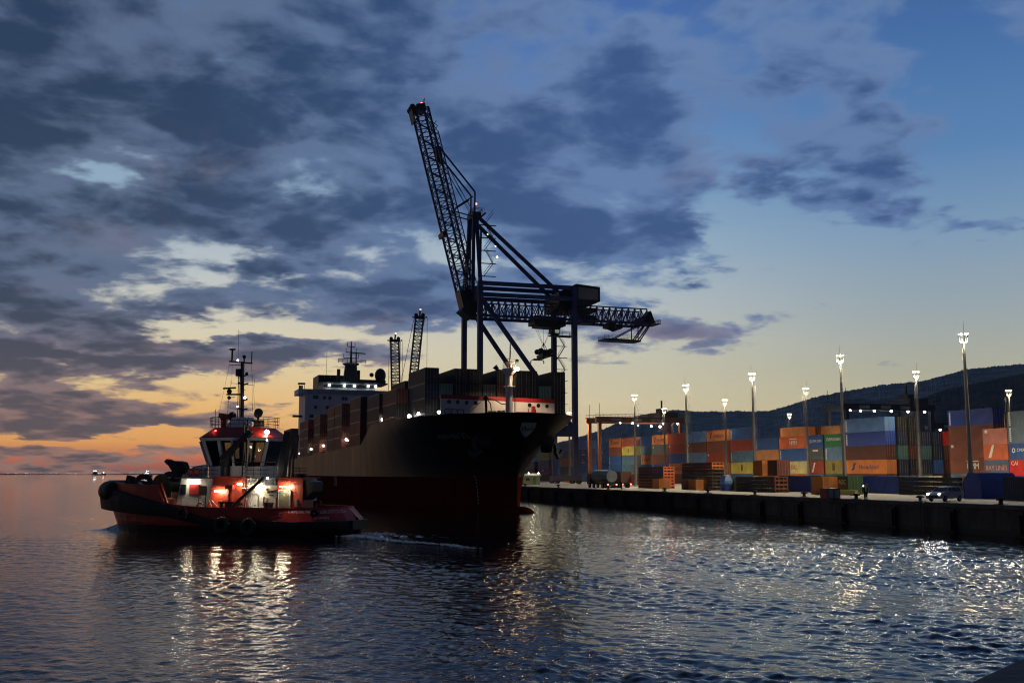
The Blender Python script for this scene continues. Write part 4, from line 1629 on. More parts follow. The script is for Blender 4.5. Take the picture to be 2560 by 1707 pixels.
def gantry(s0, n0, span, ztop, lane, mat, matd, label, lights, half=4.2):
    g = empty('yard_gantry', qw(s0, n0), quay.a, label, 'gantry crane', 'rubber tyred gantries in the yard')
    H = ztop - HQ
    for yy in (0, -span):
        for x in (-half, half):
            b = MB()
            b.bar((x, yy, 1.5), (x, yy, H - 1), 1.15, 0.95)
            b.build('leg', mat, g)
        b = MB()
        b.bar((-half - 1.5, yy, 1.5), (half + 1.5, yy, 1.5), 1.0, 0.9)
        for x in (-half, half):
            for d_ in (-.8, .8):
                b.tube((x + d_, yy - .3, 0.75), (x + d_, yy + .3, 0.75), 0.72, n=14)
        b.build('wheel_frame', matd, g)
    for x in (-half, half):
        b = MB()
        b.bar((x, 1.2, H - 0.5), (x, -span - 1.2, H - 0.5), 1.0, 1.7)
        b.rail([(x, 1.2, H + .36), (x, -span - 1.2, H + .36)], 0.9, 2.5, 0.05, 2)
        b.build('main_beam', mat, g)
        for q_ in (0.2, 0.45, 0.68):
            b = MB()
            b.box(x - .54, x - .51, -span * q_ - 1.6, -span * q_ + 1.6, H - 1.0, H - 0.1)
            b.build('sign_panel', paint('panel_pale', (0.3, 0.3, 0.28), 0.6, 0.2, 1), g)
    b = MB()
    b.box(-half - .5, half + .5, -span + 1.0, -span + 7.0, H + 0.4, H + 2.0)
    b.box(-2, 2, -span + 3.5, -span + 5.5, H + 2.0, H + 3.4)
    b.tube((0, -span + 4.4, H + 3.4), (0, -span + 4.4, H + 6.0), 0.3, n=8)
    b.rail([(-half, -span - 1, H + .4), (-half, -span - 3.2, H + .4), (half, -span - 3.2, H + .4)], 2.2, 1.5, 0.07, 2)
    b.build('trolley', matd, g)
    b = MB()
    b.box(-1.2, 1.2, -span + 3.0, -span + 5.4, H - 3.4, H - 1.2)
    b.build('operator_cab', matd, g)
    b = MB()
    b.box(-6, 6, -span * .82 - 1.2, -span * .82 + 1.2, H - 7.0, H - 6.4)
    b.box(-1.6, 1.6, -span * .82 - .9, -span * .82 + .9, H - 6.4, H - 5.3)
    for x in (-1.2, 1.2):
        b.tube((x, -span * .82, H - 5.3), (x, -span * .82, H - 1), 0.05, n=5)
    b.build('spreader', mat, g)
    for q_, dz_, r_ in lights:
        b = MB()
        b.ball((-half - .2, -span * q_, H - 1.55 - dz_), r_, 8)
        b.build('flood_lamp', glow('gantry_lamp', (0.95, 0.97, 1.0), 20), g)
    b = MB()
    for x in (-half, half):
        b.tube((x, 0, H), (x, 0, H + 4.5), 0.07, n=5)
    b.build('antenna', matd, g)
    return g


gor = paint('gantry_orange', (0.22, 0.065, 0.025), 0.5, 0.35, 0.5, dirt=0.3)
god = paint('gantry_dark', (0.03, 0.02, 0.02), 0.5, 0.3, 1)
s_a, z_a = qn(1489, 1045, 121)
gantry(s_a + 1, 121, 27.5, z_a, 0, gor, god, 'orange red yard gantry with lit lamps standing over the stacks', [(0.25, 0.0, .22), (0.40, 0.0, .3), (0.47, 0.7, .22), (0.63, 0.9, .32), (0.74, 1.0, .36), (0.78, 0, .28), (0.96, 0, .25)])
lamp('gantry_flood', qw(s_a - 2, 140, z_a - 3), 1500, (1, .9, .7), 0.4)
gdk = paint('gantry_navy', (0.015, 0.02, 0.035), 0.5, 0.35, 0.5)
gantry(244, 168, 27, 24.3, 0, gdk, gdk, 'dark yard gantry with a row of lamps in front of the hills', [(0.04, 0, .26), (0.16, 0, .32), (0.32, 0, .32), (0.52, 0, .34), (0.72, 0, .34), (0.92, 0, .34)])
lamp('gantry_flood', qw(240, 180, 20), 1500, (.8, .9, 1), 0.4)
s_c, z_c = qn(2306, 1062, 210)
gantry(s_c, 210, 27, z_c, 0, gdk, gdk, 'distant dark yard gantry with four lamps behind the red end box', [(0.1, 0, .34), (0.3, 0.2, .36), (0.32, .9, .36), (0.6, 0, .4), (1.0, .2, .34)])

# ------------------------------------------------------------------ mobile harbour cranes far along the quay


def jib(px0, py0, px1, py1, Y, w_, label, lean):
    p0 = at_y(px0, py0, Y)
    p1 = at_y(px1, py1, Y)
    foot = Vector((p1.x, p1.y, HQ))
    d_ = (p1 - p0)
    base = p0 + d_ * ((HQ + 14 - p0.z) / d_.z) if abs(d_.z) > 1 else p0
    c = empty('harbour_crane', (base.x, base.y, HQ), 0, label, 'crane', 'mobile harbour cranes behind the ship')
    o = Vector((base.x, base.y, HQ))
    b = MB()
    b.truss(base - o, p1 - o, w_, w_ * 0.8, 34, 0.42, 0.2, up=(0, -1, 0))
    b.build('jib', ck, c)
    b = MB()
    t = p1 - o
    b.box(t.x - w_ * .65, t.x + w_ * .65, t.y - 1, t.y + 1, t.z - .4, t.z + .6)
    for s_ in (-1, 1):
        b.ball((t.x + s_ * w_ * .85, t.y, t.z + .2), 0.35, 8)
        b.tube((t.x + s_ * w_ * .45, t.y - .4, t.z + 1.0), (t.x + s_ * w_ * .45, t.y + .4, t.z + 1.0), .75, n=12)
        b.bar((t.x + s_ * w_ * .5, t.y, t.z + .2), (t.x + s_ * w_ * .85, t.y, t.z + .2), .2)
    b.bar((t.x, t.y, t.z), (t.x + .2, t.y, t.z + 2.8), .6, .5)
    b.build('jib_head', ck, c)
    b = MB()
    b.ball((t.x + .3, t.y, t.z + 3.2), 0.3, 8)
    b.build('beacon', red if lean else glow('pale_beacon', (1, .9, .9), 4), c)
    b = MB()
    for s_ in (-1, 1):
        b.tube((t.x + s_ * w_ * .7, t.y, t.z), (t.x + s_ * w_ * .7 - (8 if lean else 0), t.y, t.z - 42), 0.1, n=5)
    b.tube((t.x + w_, t.y, t.z), (t.x + w_, t.y, t.z - 36), 0.08, n=5)
    b.build('hoist_rope', ck, c)
    b = MB()
    b.box(-4, 4, -4, 4, 1.5, 4.5)
    b.tube((0, 0, 4.5), (0, 0, 16), 1.6, n=10)
    b.box(-3, 3, -6, 3, 9, 13)
    b.build('carriage', ck, c)


jib(1036, 920, 1049, 794, 400, 3.0, 'leaning lattice jib of a harbour crane with red beacon behind the ship containers', True)
jib(989, 948, 987, 852, 440, 3.4, 'upright lattice jib of a second harbour crane behind the ship bridge', False)
# ------------------------------------------------------------------ container ship
SHIP = Frame(0.83, 166.0, 108.95)     # x aft from the stem, y to starboard
LS = 204.0
ship = empty('container_ship', SHIP.o, SHIP.a, 'black and red container ship with white bridge house and stacked cargo at the quay', 'ship')


def stem(z):
    return 0.0 if z < 6 else -7.0 * ((z - 6) / 9.3) ** 1.25


def ztop(x):
    if x < 48:
        return 15.25 + 0.35 * min(1, max(0, x) / 40)
    if x < 58.5:
        return 15.6 - 3.7 * (x - 48) / 10.5
    return 11.9 - 1.6 * min(1, (x - 58.5) / 117)


def halfb(x, z):
    u = max(0.0, x - stem(z))
    bd = 14.0 * math.sqrt(max(0, 1 - (1 - min(1, u / 27)) ** 2))
    bw = 13.9 * (1 - (1 - min(1, u / 62)) ** 1.9)
    t = min(1, max(0, z / 14.6)) ** 2.4
    b = bw + (bd - bw) * t
    if x > 165:
        k_ = (x - 165) / 39.0
        b *= 1 - (0.55 - 0.40 * min(1, z / 10)) * k_ ** 2
    return b


us = [0, .15, .5, 1, 1.7, 2.6, 3.8, 5.2, 7, 9, 11.5, 14.5, 18, 22, 27, 30, 33, 36.5, 40, 43, 46, 48, 49.5, 51, 52.5, 54, 55.5, 57, 58.2, 58.5, 60, 62, 66, 75, 95, 120, 145, 165, 178, 190, 198, LS]
zf = [-2.0, -0.5, 0.6, 1.8, 3.2, 4.6, 5.4, 6.2, 7.6, 9.3, 10.2, 11.3, 12.6, 13.9, 15.2]
hb = MB()
rings = []
NZ = 15
for u in us:
    ring = []
    for j in range(NZ):
        f = j / (NZ - 1)
        # true height at this station runs from below water to the local top edge
        xg = u + stem(15.25) * max(0, 1 - u / 40) if u < 40 else u
        zt = ztop(max(xg, 0) if u < 46 else u)
        z = zf[j] if j < 10 else 9.3 + (zt - 9.3) * (j - 9) / 5
        x = stem(z) * max(0.0, 1 - u / 40) + u
        ring.append((x, halfb(x, z), z))
    rings.append(ring)
# flatten starboard, then port mirrored
hb.loft(rings, closed=False, caps=False, sm=True)
hb.loft([[(x, -y, z) for x, y, z in reversed(r)] for r in rings], closed=False, caps=False, sm=True)
la = rings[-1]
hb.add(la + [(x, -y, z) for x, y, z in reversed(la)], [tuple(range(2 * NZ))])
# bulbous bow
hb.lathe([(0.02, 0), (0.8, .2), (1.3, .8), (1.6, 1.8), (1.75, 3), (1.75, 5), (1.6, 8), (1.0, 12)], 18, (-6.2, 0, -0.85), (1, 0, 0.0))

hullm, nt, bs = new_mat('ship_hull_paint')
L_ = nt.links
tc = nt.nodes.new('ShaderNodeTexCoord')
sp_ = nt.nodes.new('ShaderNodeSeparateXYZ')
L_.new(tc.outputs['Object'], sp_.inputs[0])
n1 = nt.nodes.new('ShaderNodeTexNoise')
n1.inputs['Scale'].default_value = 0.25
n1.inputs['Detail'].default_value = 7
mpn = nt.nodes.new('ShaderNodeMapping')
mpn.inputs['Scale'].default_value = (1, 1, 0.22)
L_.new(tc.outputs['Object'], mpn.inputs[0])
L_.new(mpn.outputs[0], n1.inputs['Vector'])
st_ = nt.nodes.new('ShaderNodeMapRange')
st_.inputs[1].default_value = 5.36
st_.inputs[2].default_value = 5.42
L_.new(sp_.outputs[2], st_.inputs[0])
rd = nt.nodes.new('ShaderNodeMix'); rd.data_type = 'RGBA'
L_.new(n1.outputs['Fac'], rd.inputs[0])
rd.inputs[6].default_value = (0.06, 0.009, 0.005, 1)
rd.inputs[7].default_value = (0.11, 0.014, 0.008, 1)
bk = nt.nodes.new('ShaderNodeMix'); bk.data_type = 'RGBA'
L_.new(n1.outputs['Fac'], bk.inputs[0])
bk.inputs[6].default_value = (0.003, 0.003, 0.004, 1)
bk.inputs[7].default_value = (0.012, 0.011, 0.011, 1)
fx = nt.nodes.new('ShaderNodeMix'); fx.data_type = 'RGBA'
L_.new(st_.outputs[0], fx.inputs[0])
L_.new(rd.outputs[2], fx.inputs[6]); L_.new(bk.outputs[2], fx.inputs[7])
L_.new(fx.outputs[2], bs.inputs['Base Color'])
rg = nt.nodes.new('ShaderNodeMapRange')
rg.inputs[3].default_value = 0.34
rg.inputs[4].default_value = 0.58
L_.new(n1.outputs['Fac'], rg.inputs[0])
rmx = nt.nodes.new('ShaderNodeMix')
L_.new(st_.outputs[0], rmx.inputs[0])
rmx.inputs[2].default_value = 0.9
L_.new(rg.outputs[0], rmx.inputs[3])
L_.new(rmx.outputs[0], bs.inputs['Roughness'])
smx = nt.nodes.new('ShaderNodeMath')
smx.operation = 'MULTIPLY'
smx.inputs[1].default_value = 0.12
L_.new(st_.outputs[0], smx.inputs[0])
L_.new(smx.outputs[0], bs.inputs['Specular IOR Level'])
bs.inputs['Specular IOR Level'].default_value = 0.16
wv = nt.nodes.new('ShaderNodeTexNoise')
wv.inputs['Scale'].default_value = 0.5
L_.new(tc.outputs['Object'], wv.inputs['Vector'])
bp_ = nt.nodes.new('ShaderNodeBump')
bp_.inputs['Strength'].default_value = 0.12
bp_.inputs['Distance'].default_value = 0.15
L_.new(wv.outputs['Fac'], bp_.inputs['Height'])
L_.new(bp_.outputs[0], bs.inputs['Normal'])
bt = nt.nodes.new('ShaderNodeTexBrick')
bt.inputs['Scale'].default_value = 1.0
bt.inputs['Mortar Size'].default_value = 0.035
bt.inputs['Brick Width'].default_value = 9.0
bt.inputs['Row Height'].default_value = 2.4
cmb = nt.nodes.new('ShaderNodeCombineXYZ')
L_.new(sp_.outputs[0], cmb.inputs[0]); L_.new(sp_.outputs[2], cmb.inputs[1])
L_.new(cmb.outputs[0], bt.inputs['Vector'])
bp2 = nt.nodes.new('ShaderNodeBump')
bp2.inputs['Strength'].default_value = 0.5
bp2.inputs['Distance'].default_value = 0.04
bp2.invert = True
L_.new(bt.outputs['Fac'], bp2.inputs['Height'])
L_.new(bp_.outputs[0], bp2.inputs['Normal'])
L_.new(bp2.outputs[0], bs.inputs['Normal'])
n5 = nt.nodes.new('ShaderNodeTexNoise')
n5.inputs['Scale'].default_value = 0.9
n5.inputs['Detail'].default_value = 6
mp5 = nt.nodes.new('ShaderNodeMapping')
mp5.inputs['Scale'].default_value = (1, 1, 0.08)
L_.new(tc.outputs['Object'], mp5.inputs[0]); L_.new(mp5.outputs[0], n5.inputs['Vector'])
r5 = nt.nodes.new('ShaderNodeMapRange')
r5.inputs[1].default_value = 0.6; r5.inputs[2].default_value = 0.72; r5.inputs[4].default_value = 0.7
L_.new(n5.outputs['Fac'], r5.inputs[0])
ru = nt.nodes.new('ShaderNodeMix'); ru.data_type = 'RGBA'
L_.new(r5.outputs[0], ru.inputs[0])
L_.new(fx.outputs[2], ru.inputs[6])
ru.inputs[7].default_value = (0.05, 0.022, 0.012, 1)
L_.new(ru.outputs[2], bs.inputs['Base Color'])
hb.build('hull', hullm, ship)

deckm = paint('ship_deck', (0.05, 0.022, 0.018), 0.7, 0.4, 0.5)
shipblk = paint('ship_black_steel', (0.010, 0.010, 0.011), 0.55, 0.4, 1)
shipwht = paint('ship_white', (0.62, 0.62, 0.60), 0.5, 0.15, 0.2, dirt=0.35, dirt_rgb=(0.25, 0.17, 0.11))
shiphouse = paint('ship_house_white', (0.50, 0.56, 0.66), 0.5, 0.12, 0.1, dirt=0.3, dirt_rgb=(0.12, 0.12, 0.13))
db = MB()
for i in range(len(us) - 1):
    xa, xb = [(stem(15.2) if u < 1 else u + stem(15.2) * max(0, 1 - u / 40)) for u in us[i:i + 2]]
    za, zb = [(14.0 if u < 56 else ztop(u) - 0.05) for u in us[i:i + 2]]
    if us[i] < 56 <= us[i + 1]:
        za = zb
    ya, yb = halfb(xa, za) - 0.05, halfb(xb, zb) - 0.05
    db.add([(xa, -ya, za), (xa, ya, za), (xb, yb, zb), (xb, -yb, zb)], [(0, 1, 2, 3)])
db.build('deck', deckm, ship)
# breakwater with red top and portholes
yL, yR = 9.9, -10.3
bwm = MB()
bwm.hexa([(10, yL, 14), (10.35, yL, 14), (10.35, yR, 14), (10, yR, 14)], [(10, yL, 18.35), (10.35, yL, 18.35), (10.35, yR, 17.95), (10, yR, 17.95)])
for y in np.linspace(yL - .5, yR + .5, 9):
    bwm.bar((10.4, y, 18), (12.5, y, 14), 0.25)
bw = bwm.build('breakwater', shipwht, ship)
b = MB()
b.hexa([(9.97, yL + .02, 18.33), (10.6, yL + .02, 18.33), (10.6, yR - .02, 17.93), (9.97, yR - .02, 17.93)], [(9.97, yL + .02, 18.98), (10.6, yL + .02, 18.98), (10.6, yR - .02, 18.62), (9.97, yR - .02, 18.62)])
b.build('red_top', paint('ship_red', (0.32, 0.012, 0.008), 0.5, 0.2, 1), bw)
for X_, Y_ in ((282, 558), (357, 560), (433, 565), (509, 568), (968, 588), (1042, 592), (1115, 596)):
    p_ = SHIP.on(1040 + X_ * .2935, 840 + Y_ * .2935, 'x', 9.99)
    b = MB()
    b.lathe([(0.34, 0), (0.34, 0.05), (0.24, 0.05), (0.24, 0.02)], 14, (9.995, p_.y, p_.z), (-1, 0, 0))
    b.build('porthole', glass('dark_glass'), bw)
# foremast with its lit lamp
b = MB()
b.tube((4, 0, 14), (4, 0, 22.4), 0.62, 0.55, n=14)
b.lathe([(0.55, 0), (1.15, 0.9), (1.15, 1.2), (1.0, 1.25)], 14, (4, 0, 21.8))
b.lathe([(0.9, 0), (1.05, 0.1), (0.9, 0.15)], 14, (4, 0, 20.0))
b.rail([(4.8, .8, 23), (3.2, .8, 23), (3.2, -.8, 23), (4.8, -.8, 23), (4.8, .8, 23)], 1.0, 1.3, 0.03)
b.tube((4, -0.2, 23), (4, -0.2, 27.2), 0.22, 0.10, n=8)
b.bar((4, .4, 24.6), (4, -1.0, 24.6), .08)
b.bar((4, -.5, 24.0), (4, -1.5, 24.2), .14)
fmst = b.build('foremast', shipwht, ship)
b = MB()
b.tube((3.4, -.95, 14), (3.4, -.95, 22.6), 0.05, n=5)
b.tube((3.4, -.7, 14), (3.4, -.7, 22.6), 0.05, n=5)
b.tube((3.9, 2.0, 22.8), (3.9, 2.5, 23.3), 0.3, .45, n=8)
b.tube((3.9, 1.2, 22.7), (3.9, 2.0, 22.8), 0.08, n=6)
b.tube((3.8, -1.1, 24.3), (3.8, -1.5, 24.3), 0.3, n=8)
b.build('mast_fitting', shipblk, fmst)
pl = SHIP.on(1294.5, 922, 'x', 3.2)
b = MB()
b.ball(pl, 0.30, 10)
b.build('mast_lamp', glow('warm_flood', (1.0, 0.68, 0.36), 160), fmst)
lamp('foredeck_flood', (pl.x - .3, pl.y - .5, pl.z + 0.5), 5200, (1.0, 0.70, 0.44), 0.3, ship, spot=112, aim=(.35, .1, -1), blend=.35)
# foredeck machinery
b = MB()
b.tube((6.5, 3.0, 14), (6.2, 3.3, 18.1), 0.22, n=8)
b.ball((6.2, 3.3, 18.3), 0.42, 8)
b.pipe([(6.2, 3.3, 18.2), (6, 1.8, 18.0), (5.5, 0.8, 17.3), (5, .3, 17.3)], 0.09)
b.pipe([(6.2, 3.3, 18.2), (6, 2.6, 17.5), (6, 2.2, 15)], 0.08)
b.tube((6, 8.0, 14.2), (6.25, 3.4, 18.3), 0.05, n=5)
b.build('mast_stay', shipblk, ship)
for y, c_ in ((1.0, (0.05, 0.13, 0.20)), (-0.9 + 2.6, (0.30, 0.24, 0.10))):
    b = MB()
    b.tube((6.5, y - .7, 15.2), (6.5, y + .7, 15.2), 0.85, n=14)
    b.box(5.8, 7.2, y - .9, y - .7, 14, 16.3)
    b.box(5.8, 7.2, y + .7, y + .9, 14, 16.2)
    b.build('windlass', paint('windlass_%d' % int(y * 10), c_, 0.5, 0.3, 1), ship)
b = MB()
for y in (-3.0, -3.7, -4.6, -5.3, -5.9):
    b.tube((7.5, y, 14), (7.5, y, 16.0 + 0.9 * ((y * 7) % 1)), 0.08, n=5)
b.box(7.3, 7.7, -5.8, -5.2, 15.0, 17.2)
b.rail([(8.2, -2.6, 14.2), (8.2, -6.2, 14.2)], 2.0, 0.9, 0.05)
b.build('red_stanchion', paint('stanchion_red', (0.30, 0.015, 0.01), 0.5, 0.2, 1), ship)
b = MB()
b.rail([(9.2, 9.4, 14.2), (9.2, 6.2, 14.2)], 2.3, 1.0, 0.06)
b.build('foredeck_railing', shipblk, ship)
# anchors on bolsters
for sg in (1, -1):
    b = MB()
    b.lathe([(1.7, 0), (1.5, 1.0), (1.1, 1.7)], 12, (1.5, sg * 5.2, 11.0), (-0.6, sg * 0.9, -0.35))
    b.bar((0.7, sg * 6.6, 11), (0.0, sg * 7.0, 8.7), 0.5)
    b.bar((0.6, sg * 7.9, 9.6), (0.0, sg * 7.0, 8.5), 0.45, .6)
    b.bar((-1.0, sg * 6.1, 9.6), (0.0, sg * 7.0, 8.5), 0.45, .6)
    b.build('anchor', shipblk, ship)
# lettering and emblem on the bow
dimw = paint('ship_letter_grey', (0.34, 0.37, 0.37), 0.7, 0.3, 1)


def on_hull(me_src, uvf, material, name):
    """wrap a flat mark on the hull: uvf maps (u,v) to a point of the ship frame"""
    me = me_src.copy()
    for v in me.vertices:
        v.co = uvf(v.co.x, v.co.y)
    me.materials.clear()
    me.materials.append(material)
    o = bpy.data.objects.new(name, me)
    col.objects.link(o)
    o.parent = ship
    return o


def stbd(xc, zc, off=0.6):
    def f(u, v):
        z = zc + v
        x = xc - u
        return Vector((x - 0.02, halfb(x, z) + off, z))
    return f


p_l = None
best = None
for xi in range(-30, 200):
    x_ = xi * 0.1
    w_ = SHIP.w(x_, halfb(x_, 12.1), 12.1) - Vector((0, 0, HC))
    d_ = w_
    px_ = CX + F * d_.x / (_c * d_.y + _s * d_.z)
    if best is None or abs(px_ - 1135) < best[0]:
        best = (abs(px_ - 1135), x_)
tm = fine(text_mesh('WAN HAI 513', 1.25, 0.0))
w0 = max(v.co.x for v in tm.vertices) * 2
on_hull(tm, stbd(best[1], 11.9), dimw, 'bow_lettering')
sh = bpy.data.meshes.new('emblem')
pv, pf = [], []
out_ = []
NU = 16
rowsv = 9
for j in range(rowsv):
    v = 1.05 - 2.2 * j / (rowsv - 1)
    wv_ = 1.15 if v > 0.2 else 1.15 * (1 - ((0.2 - v) / 1.40) ** 1.6)
    for i in range(NU + 1):
        u = (i / NU * 2 - 1) * max(wv_, 0.05)
        pv.append((u, v, 0))
for j in range(rowsv - 1):
    for i in range(NU):
        a0 = j * (NU + 1) + i
        pf.append((a0, a0 + 1, a0 + NU + 2, a0 + NU + 1))
sh.from_pydata(pv, [], pf)


def stemwrap(off):
    def f(u, v):
        z = 12.75 + v
        # walk round the stem: u is the distance across, starboard side is negative (left in view)
        du = abs(u)
        xx, y, acc = stem(z), 0.0, 0.0
        st = 0.0004
        while acc < du and st < 3:
            x2 = stem(z) + st
            y2 = halfb(x2, z)
            seg = math.hypot(x2 - xx, y2 - y)
            if acc + seg >= du:
                f_ = (du - acc) / seg
                xx, y = xx + (x2 - xx) * f_, y + (y2 - y) * f_
                break
            acc += seg
            xx, y = x2, y2
            st *= 1.35
        return Vector((xx - off, (y + off * 0.5) * (1 if u < 0 else -1), z))
    return f


on_hull(sh, stemwrap(0.16), paint('emblem_pale', (0.42, 0.47, 0.47), 0.6, 0.2, 1), 'bow_emblem')
on_hull(fine(text_mesh('WH', 1.15, 0.0, 0.15)), stemwrap(0.55), paint('emblem_dark', (0.008, 0.02, 0.03), 0.6, 0.2, 1), 'bow_letters')
# draught marks
b = MB()
for i in range(9):
    z = 1.0 + i * 0.55
    x = 9.0
    b.box(x - .18, x + .18, halfb(x, z) + 0.0, halfb(x, z) + 0.09, z, z + 0.28)
for i in range(5):
    for q_ in range(3):
        x, z = 88 + q_ * 1.6, 3.2 + i * 0.5
        b.box(x - .3, x + .3, halfb(x, z), halfb(x, z) + 0.04, z, z + 0.25)
b.build('draught_mark', dimw, ship)
# deck edge: rail, stanchions, lit lamps
b = MB()
for i in range(58):
    x = 60 + i * 2.05
    z = ztop(x)
    y = halfb(x, z) - 0.25
    b.bar((x, y, z), (x, y, z + 1.1), 0.07)
    if i % 6 == 0:
        b.bar((x, y - .6, z), (x, y - .6, z + 2.2), 0.2, .2)
for hgt in (0.55, 1.1):
    for i in range(29):
        x0, x1 = 60 + i * 4.1, 60 + (i + 1) * 4.1
        b.bar((x0, halfb(x0, 11) - .25, ztop(x0) + hgt), (x1, halfb(x1, 11) - .25, ztop(x1) + hgt), 0.05)
b.build('side_railing', paint('rail_grey', (0.22, 0.21, 0.2), 0.6, 0.3, 1), ship)
b = MB()
for x0, x1 in ((59, 74), (83, 108), (116, 129), (138, 157), (176, 198)):
    b.box(x0, x1, -13.2, 13.2, 10.2, 11.9 - 0.3)
b.box(14, 28, -8.2, 8.2, 11, 13.4)
b.box(28, 57, -11.0, 11.0, 11, 13.4)
b.build('hatch_coaming', deckm, ship)
coolw = glow('deck_lamp_glass', (1.0, 0.93, 0.85), 24)
sm_lamps = [(203, 1128, .22), (222, 1112, .22), (268, 1097, .2), (322, 1083, .24), (447, 1047, .26), (517, 1028, .28), (596, 1007, .26), (684, 983, .28), (800, 960, .24), (296, 1102, .12), (240, 1118, .1), (412, 1068, .12), (483, 1052, .13), (605, 1035, .1), (560, 1046, .1), (700, 995, .1)]
for i, (X_, Y_, r_) in enumerate(sm_lamps):
    p_ = SHIP.on(700 + X_ * .2424, 860 + Y_ * .2424, 'y', 13.0)
    b = MB()
    b.ball(p_, r_, 8)
    dl_ = b.build('deck_lamp', coolw, ship)
    b = MB()
    b.bar(p_ + Vector((0, -.1, -r_)), (p_.x, p_.y - .1, ztop(p_.x)), 0.08)
    b.build('lamp_post', shipblk, dl_)
    if r_ > .23:
        lamp('deck_light', (p_.x, p_.y + .5, p_.z + .3), 1.0, (1, 0.85, 0.65), 0.15, ship)
for i, (X_, Y_, yy) in enumerate(((1057, 778, 13.2), (1145, 760, 12.8), (1333, 744, 12.2), (1428, 718, 11.5), (1640, 702, 9.8))):
    p_ = SHIP.on(700 + X_ * .2424, 860 + Y_ * .2424, 'y', yy)
    b = MB()
    b.ball(p_, .26 if i != 2 else .34, 8)
    dl_ = b.build('deck_lamp', coolw, ship)
    b = MB()
    b.bar((p_.x, p_.y - .1, p_.z - .3), (p_.x, p_.y - .1, 14), 0.08)
    b.build('lamp_post', shipblk, dl_)
    if i in (0, 2, 4):
        lamp('deck_light', (p_.x, p_.y + .3, p_.z + .5), 5, (1, 0.85, 0.65), 0.15, ship)
# bridge house
b = MB()
b.box(158, 172, -12.2, 12.2, 10, 31.0)
b.box(158.0, 168, -14.2, 14.2, 29.6, 31.15)
b.box(159.0, 160.2, 12.8, 13.9, 31.15, 32.2)
house = b.build('bridge_house', shiphouse, ship)
b = MB()
b.box(158.3, 160.4, 12.2, 14.2, 32.6, 33.0)
for y in (12.4, 14.0):
    b.bar((158.6, y, 31.1), (158.6, y, 32.7), .12)
b.box(157.0, 158, 13.0, 15.8, 22.6, 23.2)
b.build('wing_canopy', shipblk, house)
b = MB()
b.box(160.5, 170, -9.5, 6.6, 31.15, 33.3)
b.build('wheelhouse', paint('ship_house_dim', (0.16, 0.18, 0.20), 0.5, 0.15, 0.2), house)
b = MB()
b.box(160.44, 160.5, -9.2, 6.3, 32.0, 33.0)
b.build('bridge_window', glass('dark_glass'), house)
for X_ in (510, 665, 770, 912, 988):
    p_ = SHIP.on(700 + X_ * .2424, 860 + 457 * .2424, 'x', 159.7)
    b = MB()
    b.ball((159.7, p_.y, 32.6), 0.34, 8)
    b.build('bridge_lamp', coolw, house)
lamp('bridge_light', (158.8, 0, 33.4), 160, (0.8, 1.0, 0.85), 0.4, ship)
b = MB()
b.box(164, 171, -17.5 + 4, 0.6, 33.3, 35.0)
b.box(160.4, 171, -13.4, 6.9, 33.3, 33.7)
b.tube((166, -2.8, 35), (166, -2.8, 39.4), 2.4, 1.9, n=12)
b.tube((166, 1.0, 33.5), (166, 1.0, 38.2), 0.55, n=8)
b.tube((166, -5.3, 35), (166, -5.3, 38), 0.45, n=8)
b.lathe([(1.9, 0), (2.6, .4), (2.6, .7)], 12, (166, -2.8, 39.4))
b.rail([(164, 1.5, 40), (164, -7, 40)], 1.2, 1.4, 0.08)
b.tube((166, -2.8, 39.5), (166, -2.8, 47.0), 0.4, 0.15, n=8)
for z, w_ in ((41.8, 2.3), (43.6, 1.6), (45.4, 1.2)):
    b.bar((166, -2.8 + w_, z), (166, -2.8 - w_, z), .22)
    for s_ in (-1, 1):
        b.bar((166, -2.8 + s_ * w_, z), (166, -2.8 + s_ * w_, z + 1.3), .15)
b.bar((166, -4.4, 40), (166, -4.4, 43.4), .35)
b.bar((165.6, -2.5, 43.5), (165.6, -7.3, 43.3), .3)
for y in (6.3, 4.4, 2.3):
    b.tube((161.5, y, 33.4), (161.5, y, 35.8), .09, n=5)
    b.ball((161.5, y, 35.3), .35, 6)
b.tube((160.6, 5.6, 33), (160.6, 5.6, 43.5), .05, n=5)
b.ball((168, -12.6, 36.8), 1.8, 12, sz=1.25)
b.tube((168, -12.6, 33.7), (168, -12.6, 36), 1.5, n=12)
b.ball((168, -9.8, 36.9), .7, 8)
b.build('radar_mast', paint('ship_top_navy', (0.012, 0.018, 0.03), 0.5, 0.3, 1), house)
b = MB()
b.box(174, 186, -6, 6, 10, 37)
b.build('funnel', paint('ship_top_navy', (0.012, 0.018, 0.03), 0.5, 0.3, 1), ship)
for X_, Y_ in ((350, 545), (380, 547), (460, 553), (513, 556), (650, 561), (682, 562), (366, 650), (490, 655), (320, 740), (332, 740)):
    p_ = SHIP.on(700 + X_ * .2424, 860 + Y_ * .2424, 'x', 157.98)
    b = MB()
    b.box(157.94, 157.99, p_.y - .42, p_.y + .42, p_.z - .5, p_.z + .5)
    b.build('window', glass('dark_glass'), house)

# ---- cargo
CG = 'containers carried on the ship'


def cargo(x0, L, rows, label, base, H=2.6):
    """rows: list of (y of the row's outer edge, [colours bottom to top])"""
    for y, cols_ in rows:
        n_ = len(cols_)
        for i, c_ in enumerate(cols_):
            lab = '%s container aboard ship, %s of the %s' % (c_, 'top' if i == n_ - 1 else TIER[i], label(y))
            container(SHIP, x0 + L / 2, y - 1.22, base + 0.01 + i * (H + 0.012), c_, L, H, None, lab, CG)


C4 = ['charcoal', 'black', 'charcoal', 'black']
rn = {}


